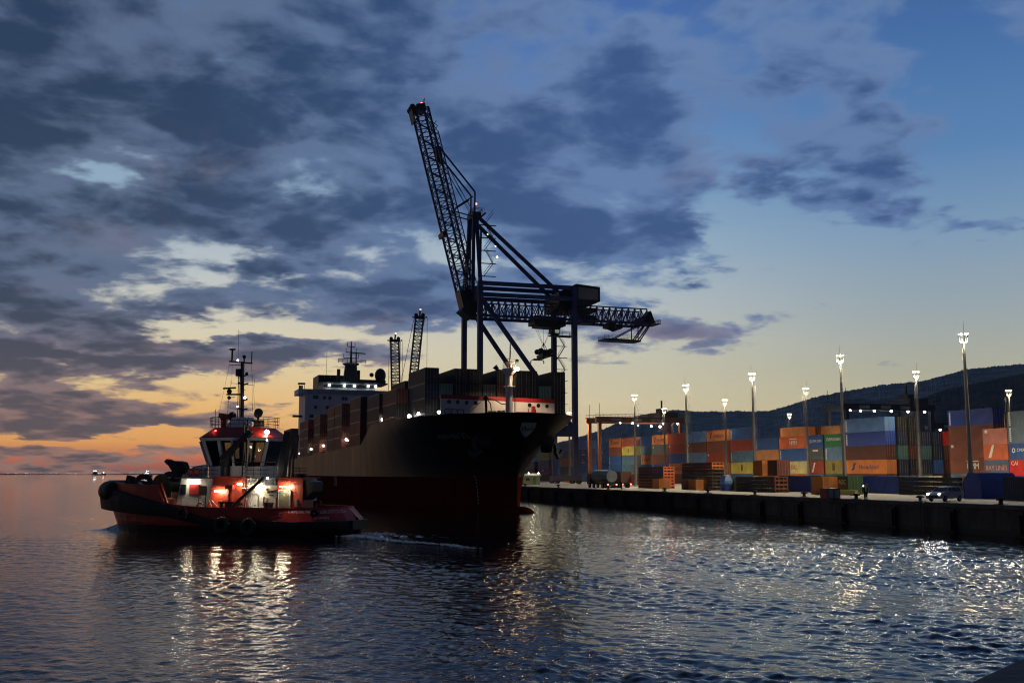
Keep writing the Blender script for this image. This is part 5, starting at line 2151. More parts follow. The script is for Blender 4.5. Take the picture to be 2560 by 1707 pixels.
def bay(name, n_rows):
    names = ['outer', 'second', 'third', 'fourth', 'fifth', 'sixth', 'seventh', 'eighth', 'ninth', 'tenth']
    cnt = {}

    def f(y):
        if y not in cnt:
            cnt[y] = names[len(cnt)]
        return '%s row, %s' % (cnt[y], name)
    return f


cargo(14.9, 12.19, [(11.4, ['black', 'charcoal', 'navy blue', 'charcoal']), (8.9, ['charcoal', 'black', 'teal']), (6.2, ['black', 'charcoal', 'black', 'charcoal']), (3.7, ['charcoal', 'black', 'charcoal', 'black']), (1.1, ['black', 'charcoal', 'navy blue']),  # unlit fronts: shade is put into the black and charcoal colours
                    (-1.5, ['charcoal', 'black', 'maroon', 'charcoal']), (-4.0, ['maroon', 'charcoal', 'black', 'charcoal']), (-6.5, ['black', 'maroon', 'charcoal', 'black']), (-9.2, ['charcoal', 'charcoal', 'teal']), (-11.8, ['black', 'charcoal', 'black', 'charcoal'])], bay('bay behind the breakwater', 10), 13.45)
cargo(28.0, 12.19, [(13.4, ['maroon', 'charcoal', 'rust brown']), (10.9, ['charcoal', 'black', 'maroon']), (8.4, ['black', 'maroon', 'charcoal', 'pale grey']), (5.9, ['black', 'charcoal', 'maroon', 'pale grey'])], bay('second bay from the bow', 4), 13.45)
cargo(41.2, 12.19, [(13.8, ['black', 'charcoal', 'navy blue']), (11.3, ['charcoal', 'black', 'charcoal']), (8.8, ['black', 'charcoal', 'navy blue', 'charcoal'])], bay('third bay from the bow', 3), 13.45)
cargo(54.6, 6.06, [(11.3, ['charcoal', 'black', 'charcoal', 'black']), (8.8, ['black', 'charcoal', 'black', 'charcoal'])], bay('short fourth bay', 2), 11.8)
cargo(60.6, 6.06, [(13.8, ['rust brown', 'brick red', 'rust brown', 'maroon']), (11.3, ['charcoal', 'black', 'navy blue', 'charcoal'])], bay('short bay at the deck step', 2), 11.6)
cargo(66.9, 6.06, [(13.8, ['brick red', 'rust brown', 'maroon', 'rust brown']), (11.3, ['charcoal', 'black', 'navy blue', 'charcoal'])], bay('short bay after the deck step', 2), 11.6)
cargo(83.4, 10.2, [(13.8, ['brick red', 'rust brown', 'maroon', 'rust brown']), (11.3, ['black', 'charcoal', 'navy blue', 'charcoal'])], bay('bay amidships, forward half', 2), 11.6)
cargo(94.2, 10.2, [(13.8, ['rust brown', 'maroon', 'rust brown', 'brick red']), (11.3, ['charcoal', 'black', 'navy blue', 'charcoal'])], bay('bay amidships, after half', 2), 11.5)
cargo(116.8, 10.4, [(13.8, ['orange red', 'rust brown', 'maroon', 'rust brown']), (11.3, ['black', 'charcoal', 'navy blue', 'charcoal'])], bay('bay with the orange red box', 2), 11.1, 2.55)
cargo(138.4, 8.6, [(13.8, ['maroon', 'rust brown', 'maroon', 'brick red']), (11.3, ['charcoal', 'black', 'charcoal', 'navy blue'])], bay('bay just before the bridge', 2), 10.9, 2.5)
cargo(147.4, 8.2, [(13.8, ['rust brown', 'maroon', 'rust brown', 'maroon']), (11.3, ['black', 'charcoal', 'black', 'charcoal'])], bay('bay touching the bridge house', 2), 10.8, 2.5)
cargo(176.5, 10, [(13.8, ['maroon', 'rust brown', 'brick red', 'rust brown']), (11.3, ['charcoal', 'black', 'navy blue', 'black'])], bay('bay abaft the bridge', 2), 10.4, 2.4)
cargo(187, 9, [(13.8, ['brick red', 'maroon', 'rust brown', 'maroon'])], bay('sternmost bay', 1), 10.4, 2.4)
# ------------------------------------------------------------------ tugboat
tug = empty('tugboat', TUG.o, TUG.a, 'red and white harbour tugboat with lit deck, tall mast and black rubber fenders', 'tugboat')
tred = paint('tug_red', (0.30, 0.018, 0.012), 0.45, 0.3, 0.8, dirt=0.3, dirt_rgb=(0.06, 0.015, 0.01))
torange = paint('tug_casing_red', (0.42, 0.045, 0.018), 0.45, 0.25, 0.8, dirt=0.25, dirt_rgb=(0.12, 0.02, 0.01))
twhite = paint('tug_white', (0.72, 0.72, 0.72), 0.5, 0.15, 0.5, dirt=0.35, dirt_rgb=(0.24, 0.17, 0.12))
tdark = paint('tug_dark_steel', (0.014, 0.013, 0.014), 0.5, 0.4, 1.5)
tdeck = paint('tug_deck', (0.16, 0.03, 0.02), 0.6, 0.35, 1.0)
tlow = paint('tug_underwater_red', (0.035, 0.008, 0.006), 0.5, 0.4, 0.6)
GLAZE = cabin_glass()
trail = paint('tug_rail_white', (0.40, 0.38, 0.36), 0.5, 0.2, 2)
tfend = paint('tug_fender_rubber', (0.008, 0.008, 0.009), 0.65, 0.4, 3, bump=0.4, bscale=9)


def thb(x, z):
    """half breadth of the tug"""
    e = min(1, max(0, (z - 0.0) / 4.0))
    xb = 13.3 + 1.7 * e
    if x > 2:
        t = (x - 2) / (xb - 2)
        b = 5.25 * max(0, 1 - t ** (2.3 + 0.5 * e)) ** 0.62
    elif x < -8:
        xs = -14.7 + 0.0
        t = min(1, (-8 - x) / (-8 - xs))
        b = 5.25 * max(0, 1 - t ** 2.4) ** 0.5
    else:
        b = 5.25
    return b * (1 - 0.10 * (1 - min(1, max(0, (z + 1) / 2.2))))


def tz(x):
    if x > 5.1:
        return 4.75 + 0.45 * min(1, (x - 5.1) / 9) ** 1.5
    if x > 4.1:
        return 3.05 + 1.7 * (x - 4.1) / 1.0
    return 2.66 + 0.4 * max(0, x / 4.1) ** 1.5


xs = [15.0, 14.85, 14.5, 14, 13.3, 12.4, 11.2, 9.8, 8, 6.5, 5.12, 5.1, 4.1, 3, 1.5, 0, -2, -4, -6, -8, -9.5, -11, -12.2, -13.2, -13.9, -14.4, -14.68]
rings = []
for x0 in xs:
    r = []
    zt = tz(x0)
    for j in range(11):
        f = j / 10
        z = -1.2 + (zt + 1.2) * f
        x = x0
        if x0 > 9:                       # raked stem
            x = x0 - (1 - min(1, max(0, z / 4.0))) * 1.7 * ((x0 - 9) / 6)
        if x0 < -9 and z > 1.5:          # bulwark leans inboard round the stern
            x = x0 + (z - 1.5) * 0.95 * ((-9 - x0) / 5.68)
        if x0 < -9 and z < 0.6:
            x = x0 + (0.6 - z) * 0.6 * ((-9 - x0) / 5.68)
        b_ = thb(x0 - (0 if x0 <= 9 else 0), max(z, 0) if x0 > 2 else z)
        if x0 > 9:
            b_ = thb(x + (x0 - x) * 0.0, z) if x < 13.3 + 1.7 * min(1, max(0, z / 4)) else 0.02
        if x0 < -9 and z > 1.5:
            b_ -= (z - 1.5) * 0.35
        r.append((x, max(b_, 0.02), z))
    rings.append(r)
b = MB()
b.loft(rings, closed=False, caps=False, sm=False)
b.loft([[(x, -y, z) for x, y, z in reversed(r)] for r in rings], closed=False, caps=False)
# inner bulwark skin
inn = [[(x, max(y - 0.14, 0.01), z) for x, y, z in r[5:]] for r in rings]
b.loft([list(reversed(r)) for r in inn], closed=False, caps=False)
b.loft([[(x, -y, z) for x, y, z in r] for r in inn], closed=False, caps=False)
for sg in (1, -1):
    cap = []
    for r, q in zip(rings, inn):
        x, y, z = r[-1]
        cap.append([(x, sg * (y + .05), z), (x, sg * (y + .05), z + .09), (x, sg * max(0.0, q[-1][1] - .05), z + .09), (x, sg * max(0.0, q[-1][1] - .05), z)])
    b.loft(cap if sg < 0 else [list(reversed(c)) for c in cap], mi=0)
tm_, nt, bs = new_mat('tug_hull_paint')
L_ = nt.links
tc = nt.nodes.new('ShaderNodeTexCoord')
sp2 = nt.nodes.new('ShaderNodeSeparateXYZ')
L_.new(tc.outputs['Object'], sp2.inputs[0])
nn = nt.nodes.new('ShaderNodeTexNoise')
nn.inputs['Scale'].default_value = 0.9
nn.inputs['Detail'].default_value = 6
L_.new(tc.outputs['Object'], nn.inputs['Vector'])
ss = nt.nodes.new('ShaderNodeMapRange')
ss.inputs[1].default_value = 0.9
ss.inputs[2].default_value = 0.95
L_.new(sp2.outputs[2], ss.inputs[0])
c1 = nt.nodes.new('ShaderNodeMix'); c1.data_type = 'RGBA'
L_.new(nn.outputs['Fac'], c1.inputs[0])
c1.inputs[6].default_value = (0.40, 0.020, 0.012, 1)
c1.inputs[7].default_value = (0.70, 0.045, 0.022, 1)
c2 = nt.nodes.new('ShaderNodeMix'); c2.data_type = 'RGBA'
L_.new(ss.outputs[0], c2.inputs[0])
c2.inputs[6].default_value = (0.04, 0.009, 0.006, 1)
L_.new(c1.outputs[2], c2.inputs[7])
L_.new(c2.outputs[2], bs.inputs['Base Color'])
bs.inputs['Roughness'].default_value = 0.42
b.build('hull', tm_, tug)
# decks
b = MB()
for x0, x1, z in ((-14.2, 4.1, 1.72), (4.1, 14.2, 3.55)):
    n_ = 16
    for i in range(n_):
        xa, xb = x0 + (x1 - x0) * i / n_, x0 + (x1 - x0) * (i + 1) / n_
        ya, yb = max(0.02, thb(xa, z) - .25), max(0.02, thb(xb, z) - .25)
        b.add([(xa, -ya, z), (xb, -yb, z), (xb, yb, z), (xa, ya, z)], [(0, 1, 2, 3)])
b.box(4.05, 4.12, -5.0, 5.0, 1.72, 3.55)
b.build('deck', tdeck, tug)
# rubber band, thick at the bow, thin aft


def band(x):
    if x > 4:
        t = (x - 4) / 11
        return 3.05 + 2.1 * t, 1.7 + 0.7 * t, 0.34 + 0.6 * t
    if x > -2:
        t = (x + 2) / 6
        return 1.55 + 1.5 * t ** 1.2, 0.7 + 1.05 * t, 0.30
    return 1.52, 0.64, 0.32


b = MB()
bx = [15.0, 14.6, 14, 13.3, 12.4, 11.2, 9.8, 8, 6, 4, 2.5, 1, -0.5, -2, -4, -6, -8, -9.5, -11, -12.2, -13.2, -13.9, -14.4, -14.65]
for sg in (1, -1):
    rr_ = []
    for x in bx:
        t_, l_, w_ = band(x)
        m_ = (t_ + l_) / 2
        y = thb(x - 0.0, m_)
        dy = thb(x - .15, m_) - thb(x + .15, m_)
        nx, ny = dy / .3, 1.0
        ln = math.hypot(nx, ny)
        nx, ny = nx / ln, ny / ln
        rr_.append([(x - nx * .1, sg * (y - ny * .1), l_), (x - nx * .1, sg * (y - ny * .1), t_), (x + nx * w_ * .8, sg * (y + ny * w_ * .8), t_ - .05), (x + nx * w_, sg * (y + ny * w_), m_), (x + nx * w_ * .8, sg * (y + ny * w_ * .8), l_ + .05)])
    b.loft(rr_ if sg > 0 else [list(reversed(r)) for r in rr_], sm=False)
# stern and stem closing pieces
b.bar((-14.62, -1.6, 1.08), (-14.62, 1.6, 1.08), 0.7, 0.88)
b.build('rubber_fender', tfend, tug)
b = MB()
pts_ = []
for i in range(13):
    t = -1.05 + 2.1 * i / 12
    pts_.append((9.3 + 5.2 * math.cos(t), 3.5 * math.sin(t) / math.sin(1.05), 4.15))
for p_, q_ in zip(pts_, pts_[1:]):
    b.tube(p_, q_, 1.06, n=16)
for p_ in pts_:
    b.ball(p_, 1.06, 12)
b.build('bow_fender', tfend, tug)


def tyre(loc, axis, R1, r, parent=tug):
    b = MB()
    b.torus((0, 0, 0), axis, R1, r, 22, 9)
    for i in range(22):
        t = 2 * math.pi * i / 22
        d, a_, c_ = basis(axis)
        e = a_ * math.cos(t) + c_ * math.sin(t)
        b.bar(e * (R1 + r * .95) - d * r * .6, e * (R1 + r * .95) + d * r * .6, .07, .08)
    o = b.build('tyre_fender', tfend, parent)
    o.location = loc
    return o


tyre((-3.1, 5.75, 1.05), (0.05, 1, .12), 0.62, 0.27)
tyre((-6.1, 5.75, 0.98), (0, 1, .12), 0.62, 0.27)
tyre((1.6, 5.75, 2.1), (0.1, 1, .1), 0.42, 0.2)
tyre((13.4, -2.9, 4.9), (.5, -1, 0.1), 0.75, 0.3)
tyre((10.9, -4.2, 4.95), (.2, -1, 0.1), 0.95, 0.32)
tyre((-12.1, 3.9, 2.2), (-.5, .8, 0.3), 0.25, 0.12)
b = MB()
b.bar((9.5, 4.2, 4.4), (9.2, 4.15, 5.75), 0.75, 0.45)
b.bar((8.6, 4.3, 4.4), (8.5, 4.2, 5.55), 0.35, 0.35)
b.build('tow_bitt', tdark, tug)
b = MB()
b.bar((5.1, 4.85, 4.95), (4.0, 5.02, 2.9), 0.18, 0.5)
b.bar((-0.2, 5.1, 2.8), (-.2, 4.7, 1.75), 0.14, .14)
b.build('bulwark_end', torange, tug)
# foredeck winch and monitor
b = MB()
b.tube((7.6, -1.5, 4.85), (7.6, 1.5, 4.85), 0.8, n=16)
for y in (-1.55, 1.4):
    b.lathe([(1.08, 0), (1.08, .15)], 20, (7.6, y, 4.85), (0, 1, 0))
b.box(6.4, 8.8, -1.6, -1.3, 3.55, 4.9)
b.box(6.4, 8.8, 1.3, 1.6, 3.55, 4.9)
b.build('towing_winch', paint('winch_olive', (0.16, 0.125, 0.035), 0.5, 0.3, 1.2), tug)
b = MB()
b.lathe([(0.3, 0), (.3, .02), (.0, .55)], 3, (7.9, 1.58, 5.05), (0, 0.01, 1))
b.build('warning_mark', torange, tug)
b = MB()
b.tube((9.6, 2.4, 3.6), (9.6, 2.4, 4.6), 0.35, n=10)
b.ball((9.6, 2.4, 4.75), 0.38, 8)
b.build('ventilator', paint('vent_pale', (0.25, 0.28, 0.28), 0.5, 0.2, 1), tug)
b = MB()
b.bar((8.3, 0, 3.6), (6.6, 0, 6.0), 0.75, 0.6)
b.tube((6.6, 0, 5.4), (6.6, 0, 6.5), 0.35, n=10)
b.build('monitor_post', paint('tug_dark_red', (0.07, 0.012, 0.01), 0.5, 0.3, 1), tug)
b = MB()
b.loft([[(8.05, -.28, 7.0), (8.3, -.28, 7.25), (8.3, .28, 7.25), (8.05, .28, 7.0)], [(7.7, -.36, 6.85), (7.95, -.36, 7.5), (7.95, .36, 7.5), (7.7, .36, 6.85)],
        [(7.15, -.4, 6.2), (7.3, -.45, 7.25), (7.3, .45, 7.25), (7.15, .4, 6.2)], [(6.5, -.55, 5.95), (6.6, -.6, 7.3), (6.6, .6, 7.3), (6.5, .55, 5.95)],
        [(5.95, -.5, 5.9), (5.9, -.55, 7.15), (5.9, .55, 7.15), (5.95, .5, 5.9)], [(5.6, -.3, 5.9), (5.45, -.3, 6.6), (5.45, .3, 6.6), (5.6, .3, 5.9)]])
b.build('covered_monitor', paint('black_tarpaulin', (0.012, 0.014, 0.018), 0.8, 0.3, 2, bump=0.5, bscale=5), tug)
# lower deckhouse
b = MB()
lo = [(5.3, -2.2), (5.3, 2.2), (4.2, 3.55), (-4.15, 3.55), (-4.15, 3.2), (-8.1, 3.2), (-8.1, -3.2), (-4.15, -3.2), (-4.15, -3.55), (4.2, -3.55)]
hi = [(4.7, -2.0), (4.7, 2.0), (3.7, 3.3), (-4.15, 3.4), (-4.15, 3.2), (-8.1, 3.2), (-8.1, -3.2), (-4.15, -3.2), (-4.15, -3.4), (3.7, -3.3)]
b.hexa([(x, y, 1.73) for x, y in lo], [(x, y, 5.5) for x, y in hi])
house_t = b.build('deckhouse', twhite, tug)
b = MB()
b.box(-8.2, 4.2, -3.75, 3.75, 5.5, 5.6)
b.box(-8.1, -4.2, 3.21, 3.42, 4.88, 5.42)
b.build('boat_deck', paint('tug_grey', (0.13, 0.13, 0.13), 0.6, 0.2, 1), tug)
b = MB()
for q_ in (-6.2, -5.4, -7.4):
    b.box(q_ - .05, q_ + .05, 3.425, 3.46, 4.88, 5.5)
b.bar((-8.1, 3.46, 5.5), (-4.2, 3.46, 5.5), .09)
b.bar((-8.1, 3.46, 4.86), (-4.2, 3.46, 4.86), .07)
b.build('parapet_rib', trail, tug)
for x0, x1, mt, nm in ((-4.62, -5.35, twhite, 'door'),):
    b = MB()
    b.box(x1, x0, 3.205, 3.26, 1.75, 4.0)
    b.box(x1 - .08, x1, 3.205, 3.33, 1.75, 4.1)
    b.box(x0, x0 + .08, 3.205, 3.33, 1.75, 4.1)
    b.box(x1, x0, 3.205, 3.33, 4.0, 4.1)
    d_ = b.build(nm, mt, house_t)
    b = MB()
    b.bar((x1 + .15, 3.3, 2.9), (x1 + .35, 3.3, 2.9), .06)
    b.build('handle', tdark, d_)
b = MB()
b.box(-7.7, -6.0, 3.205, 3.23, 1.9, 4.6)
b.build('wall_recess', paint('tug_cream', (0.62, 0.58, 0.47), 0.6, 0.2, 3, dirt=0.5, dirt_rgb=(0.2, 0.17, 0.12)), house_t)
for i, (x, z, w_, h_, c_) in enumerate(((-6.05, 3.3, .14, .85, tred), (-6.3, 3.4, .26, .5, trail), (-6.6, 4.2, .25, .2, tdark), (-7.0, 4.25, .3, .18, tdark), (-7.3, 4.3, .2, .2, tred), (-6.9, 3.9, .5, .05, tdark), (-7.5, 3.2, .12, 1.0, tdark), (-6.4, 4.45, .2, .2, tred), (-7.6, 2.6, .1, 1.2, trail))):
    b = MB()
    b.box(x - w_ / 2, x + w_ / 2, 3.235, 3.33, z - h_ / 2, z + h_ / 2)
    b.build('wall_fitting', c_, house_t)
b = MB()
b.tube((-7.0, 3.9, 1.73), (-7.0, 3.9, 3.05), 0.42, n=12)
b.box(-7.5, -6.4, 3.5, 4.3, 1.73, 2.3)
b.tube((-7.0, 3.9, 3.05), (-7.0, 3.9, 3.2), 0.5, n=12)
b.build('capstan', tdark, tug)
# windows and flag panel on the house side
b = MB()
b.box(3.0, 3.6, 3.36, 3.52, 3.9, 4.9)
b.build('window', glass('dark_glass'), house_t)
b = MB()
b.box(1.3, 2.5, 3.40, 3.55, 3.9, 4.9)
b.build('window_shutter', tred, house_t)
b = MB()
b.box(0.2, 1.1, 3.8, 3.9, 3.85, 4.75)
b.tube((0.25, 3.9, 2.0), (0.25, 3.9, 3.85), .05, n=6)
b.tube((1.05, 3.9, 2.0), (1.05, 3.9, 3.85), .05, n=6)
b.build('notice_board', paint('board_dark', (0.05, 0.055, 0.05), 0.4, 0.3, 2), tug)
# engine casings
for x0, x1, zt in ((-0.15, -4.15, 5.72), (-8.1, -11.0, 5.62)):
    for sg in (1, -1):
        if sg < 0 and x0 < -5:
            x0, x1 = x0 + 2.6, x1 + 3.4
        b = MB()
        y0, y1 = (2.6, 4.45) if x0 > -5 else (2.2, 4.3)
        lo_ = [(x0, sg * y0), (x1, sg * y0), (x1, sg * y1), (x0, sg * y1)]
        k0, k1 = (0.75, 0.0) if x0 > -5 else (0.0, -0.12)
        hi_ = [(x0 - k0, sg * y0), (x1 - k1, sg * y0), (x1 - k1, sg * (y1 - .25)), (x0 - k0, sg * (y1 - .25))]
        b.hexa([(x, y, 1.73) for x, y in lo_], [(x, y, zt) for x, y in hi_])
        cs = b.build('engine_casing', torange, tug)
        if sg > 0 and x0 < -5:
            b = MB()
            b.box(-9.6, -8.45, 4.22, 4.335, 1.8, 4.3)
            dd = b.build('door', paint('door_grey_green', (0.17, 0.16, 0.11), 0.5, 0.25, 1), cs)
            b = MB()
            b.box(-9.72, -9.6, 4.25, 4.37, 1.75, 4.4)
            b.box(-8.45, -8.35, 4.25, 4.37, 1.75, 4.4)
            b.box(-9.72, -8.35, 4.25, 4.37, 4.35, 4.45)
            b.build('frame', trail, dd)
            b = MB()
            b.box(-10.5, -10.2, 4.2, 4.36, 2.9, 3.5)
            b.build('locker', trail, cs)
        if sg > 0 and x0 > -5:
            b = MB()
            b.box(-3.55, -2.7, 4.35, 4.9, 4.5, 4.9)
            b.box(-3.2, -3.0, 4.45, 4.75, 1.75, 4.5)
            b.build('locker', tred, cs)
# exhaust stack with pipes
for sg in (1,):
    b = MB()
    b.hexa([(-7.6, sg * 2.9, 5.6), (-8.3, sg * 2.9, 5.6), (-8.3, sg * 3.6, 5.6), (-7.6, sg * 3.6, 5.6)], [(-8.0, sg * 2.9, 8.2), (-8.6, sg * 2.9, 8.4), (-8.6, sg * 3.5, 8.4), (-8.0, sg * 3.5, 8.2)])
    b.hexa([(-8.0, sg * 2.9, 8.2), (-8.6, sg * 2.9, 8.4), (-8.6, sg * 3.5, 8.4), (-8.0, sg * 3.5, 8.2)], [(-8.2, sg * 2.8, 10.0), (-8.95, sg * 2.8, 10.05), (-8.95, sg * 3.4, 10.05), (-8.2, sg * 3.4, 10.0)])
    fn = b.build('exhaust_stack', tdark, tug)
    for q_ in (0.0, .38):
        b = MB()
        b.pipe([(-8.9 - q_, sg * 3.4, 5.6), (-8.95 - q_, sg * 3.4, 7.4), (-9.25 - q_, sg * 3.3, 8.4), (-9.3 - q_, sg * 3.2, 9.7)], 0.13, 8)
        b.build('exhaust_pipe', paint('pipe_steel', (0.14, 0.11, 0.09), 0.4, 0.3, 2, metal=0.5), fn)
b = MB()
b.lathe([(.6, 0), (.7, .2), (.2, .35)], 12, (-10.0, 3, 5.63))
b.build('stack_cap', tdark, tug)
# dark rubbing block hanging behind the casing
b = MB()
b.loft([[(-11.05, 2.2, 3.5), (-11.05, 4.0, 3.5), (-11.9, 4.0, 4.3), (-11.9, 2.2, 4.3)], [(-11.0, 2.2, 5.4), (-11.0, 4.0, 5.4), (-12.0, 4.0, 5.2), (-12.0, 2.2, 5.2)]])
b.build('towing_hook_frame', tdark, tug)
# wheelhouse
ZB, ZW0, ZW1, ZE = 5.6, 6.75, 9.25, 9.55
XC = -1.35


def octo(lx, ly, c, z):
    return [(XC + lx - c, -ly, z), (XC + lx, -ly + c, z), (XC + lx, ly - c, z), (XC + lx - c, ly, z), (XC - lx + c, ly, z), (XC - lx, ly - c, z), (XC - lx, -ly + c, z), (XC - lx + c, -ly, z)]


r0, r1, r2 = octo(3.1, 2.5, 1.1, ZB), octo(3.15, 2.55, 1.1, ZW0), octo(3.95, 3.2, 1.35, ZW1)
r3 = octo(4.1, 3.35, 1.4, ZE)
b = MB()
b.loft([octo(3.1, 2.5, 1.1, ZB), r1])
b.loft([octo(3.95, 3.2, 1.35, ZW1), r3])
for i in range(8):
    b.bar(r1[i], r2[i], 0.30, 0.30)
# mullions on the long sides
for i, j in ((3, 4), (7, 0)):
    for f in (0.36, 0.66):
        b.bar(Vector(r1[i]).lerp(Vector(r1[j]), f), Vector(r2[i]).lerp(Vector(r2[j]), f), 0.34 if f < .5 else .26)
wh = b.build('wheelhouse', twhite, tug)
b = MB()
b.loft([octo(2.9, 2.3, 1.0, ZW0 - .1), octo(3.6, 2.9, 1.2, ZW1 + .1)])
b.build('cabin_interior', paint('cabin_dark', (0.02, 0.016, 0.014), 0.8, 0.3, 1), wh) if False else None
for i in range(8):
    j = (i + 1) % 8
    segs = ((0.04, 0.33), (0.39, 0.63), (0.69, 0.96)) if i in (3, 7) else ((0.08, 0.92),)
    for f0, f1 in segs:
        b = MB()
        q = [Vector(r1[i]).lerp(Vector(r1[j]), f0), Vector(r1[i]).lerp(Vector(r1[j]), f1), Vector(r2[i]).lerp(Vector(r2[j]), f1), Vector(r2[i]).lerp(Vector(r2[j]), f0)]
        nv = (q[1] - q[0]).cross(q[3] - q[0]).normalized()
        b.loft([[p_ - nv * .04 for p_ in q], [p_ + nv * .02 for p_ in q]])
        b.build('window', GLAZE, wh)
b = MB()
b.box(XC - 2.2, XC + 2.0, -1.6, 1.6, ZW0 - .15, ZW0 + .35)
b.box(XC + .4, XC + 1.6, -1.2, 1.2, ZW0 + .3, ZW0 + .75)
b.tube((XC - .6, .3, ZW0), (XC - .6, .3, ZW0 + 1.2), .3, n=8)
b.build('console', paint('console_dark', (0.03, 0.025, 0.02), 0.6, 0.3, 1), wh)
b = MB()
b.loft([octo(4.12, 3.36, 1.4, ZE), octo(4.05, 3.3, 1.4, ZE + .12), octo(2.95, 2.3, 1.0, ZE + .98), octo(2.9, 2.25, 1.0, ZE + 1.06)])
rf = b.build('wheelhouse_roof', tred, tug)
ZR = ZE + 1.06
b = MB()
ro = [Vector(p_) for p_ in octo(3.2, 2.5, 1.1, ZR)]
b.rail(ro + [ro[0]], 1.05, 1.0, 0.028)
for x, y, h_ in ((1.2, 1.5, 1.9), (.4, 2.0, 1.4), (-.1, 1.2, 3.0)):
    b.tube((x, y, ZR), (x, y, ZR + h_), .03, n=5)
b.build('roof_railing', tdark, tug)
b = MB()
b.hexa([(-2.6, -1.2, ZR), (.1, -1.2, ZR), (.1, 1.2, ZR), (-2.6, 1.2, ZR)], [(-1.9, -.7, ZR + 1.1), (-.3, -.7, ZR + 1.1), (-.3, .7, ZR + 1.1), (-1.9, .7, ZR + 1.1)])
b.box(-3.4, -2.6, .8, 1.6, ZR, ZR + .55)
b.build('mast_house', twhite, tug)
# mast
b = MB()
MZ = 17.5
b.bar((-1.0, 0, 11.4), (-.85, 0, MZ), 0.26, 0.3)
for q_ in (.55, .32):
    b.tube((-1.0 + q_, 0, 11.4), (-.85 + q_ * .8, 0, 16.4), 0.045, n=6)
b.bar((.75, 0, MZ + .1), (-2.0, 0, MZ - .2), 0.2, .14)
b.bar((.75, 0, MZ - .25), (-1.0, 0, MZ - .35), 0.06)
b.tube((.45, 0, MZ + .1), (.45, 0, MZ + 1.3), .1, n=8)
b.lathe([(.08, 0), (.36, .12), (.38, .2)], 10, (.45, 0, MZ + 1.2))
b.tube((-1.95, 0, MZ - .2), (-1.95, 0, MZ + 1.0), .06, n=6)
b.tube((-1.02, 0, MZ), (-1.02, 0, MZ + .4), .09, n=6)
b.ball((-1.02, 0, MZ + .5), .2, 8)
b.tube((-.3, 0, MZ), (-.25, 0, MZ + 3.4), .018, n=4)
b.box(-.75, -.25, -.3, .3, 16.0, 16.75)
for z, l_, r_ in ((15.2, 1.5, 1.35), (12.6, 1.5, 1.25)):
    b.bar((-1 + l_, 0, z + .1), (-1 - r_, 0, z - .2), .04)
    b.bar((-1 + .6, 0, z + .15), (-1, 0, z - .1), .16)
    b.bar((-1 - .6, 0, z), (-1, 0, z - .1), .14)
    for e_ in (l_, -r_):
        b.tube((-1 + e_, 0, z - .3), (-1 + e_, 0, z + .45), .02, n=4)
b.bar((-.9, 0, 14.1), (.95, 0, 14.15), .16)
b.tube((.65, 0, 14.15), (.65, 0, 14.7), .14, n=8)
b.ball((.65, 0, 14.45), .27, 8)
b.bar((-.1, -.0, 14.82), (1.4, 0, 14.78), .16, .16)
b.ball((.65, 0, 13.8), .2, 8)
b.bar((.5, 0, 13.8), (.0, 0, 13.85), .06)
for z in (16.0, 13.45):
    b.bar((-1.05, 0, z), (-1.55, 0, z + .12), .1)
    b.lathe([(.2, 0), (.1, .3)], 8, (-1.4, 0, z + .1))
for i in range(10):
    b.tube((-1.15, 0, 11.8 + i * .55), (-1.32, 0, 11.8 + i * .55), .018, n=4)
for a_, c_ in (((.7, 0, MZ), (1.4, .8, 11.5)), ((-1.9, 0, MZ - .2), (-3.2, .8, 11.6)), ((.4, 0, 15.2), (.4, 0, 17.2)), ((-2.1, 0, 15), (-2.0, 0, 17)), ((-2.2, 0, 12.5), (-2.2, 0, 15))):
    b.tube(a_, c_, .013, n=4)
b.ball((.05, .2, 11.9), .42, 10)
mst = b.build('mast', tdark, tug)
for x, z, r_, s_ in ((-1.35, 13.75, .14, 1), (-.35, MZ + .15, .1, 1), (-.5, 12.85, .08, 1)):
    b = MB()
    b.ball((x, .12, z), r_, 8)
    b.build('mast_light', glow('white_blue_light', (.9, .9, 1.0), 18), mst)
# searchlight on its ladder post
b = MB()
b.lathe([(.30, -.35), (.42, -.3), (.44, .25), (.40, .33)], 14, (-3.75, 1.2, 12.05), (-.6, .7, .25))
b.tube((-3.75, 1.2, 11.6), (-3.75, 1.2, 10.6), .12, n=8)
b.box(-4.3, -3.2, .9, 1.5, 10.65, 11.35)
b.build('searchlight', tdark, tug)
b = MB()
b.tube((.95, .3, ZR), (.95, .3, ZR + .9), .3, .22, n=10)
b.ball((1.05, .3, ZR + 1.15), .38, 8)
b.bar((1.5, .3, ZR + 1.35), (.4, .3, ZR + 1.2), .42, .5)
b.bar((.6, .3, ZR + 1.2), (.2, .3, ZR + 1.0), .3)
b.build('fire_monitor', torange, tug)
b = MB()
for x in (-3.72, -4.12):
    b.tube((x, 3.65, 2.0), (x + .05, 3.5, 11.3), .075, n=6)
for i in range(22):
    b.tube((-3.72, 3.62, 2.4 + i * .4), (-4.1, 3.62, 2.4 + i * .4), .025, n=4)
b.build('ladder', tdark, tug)
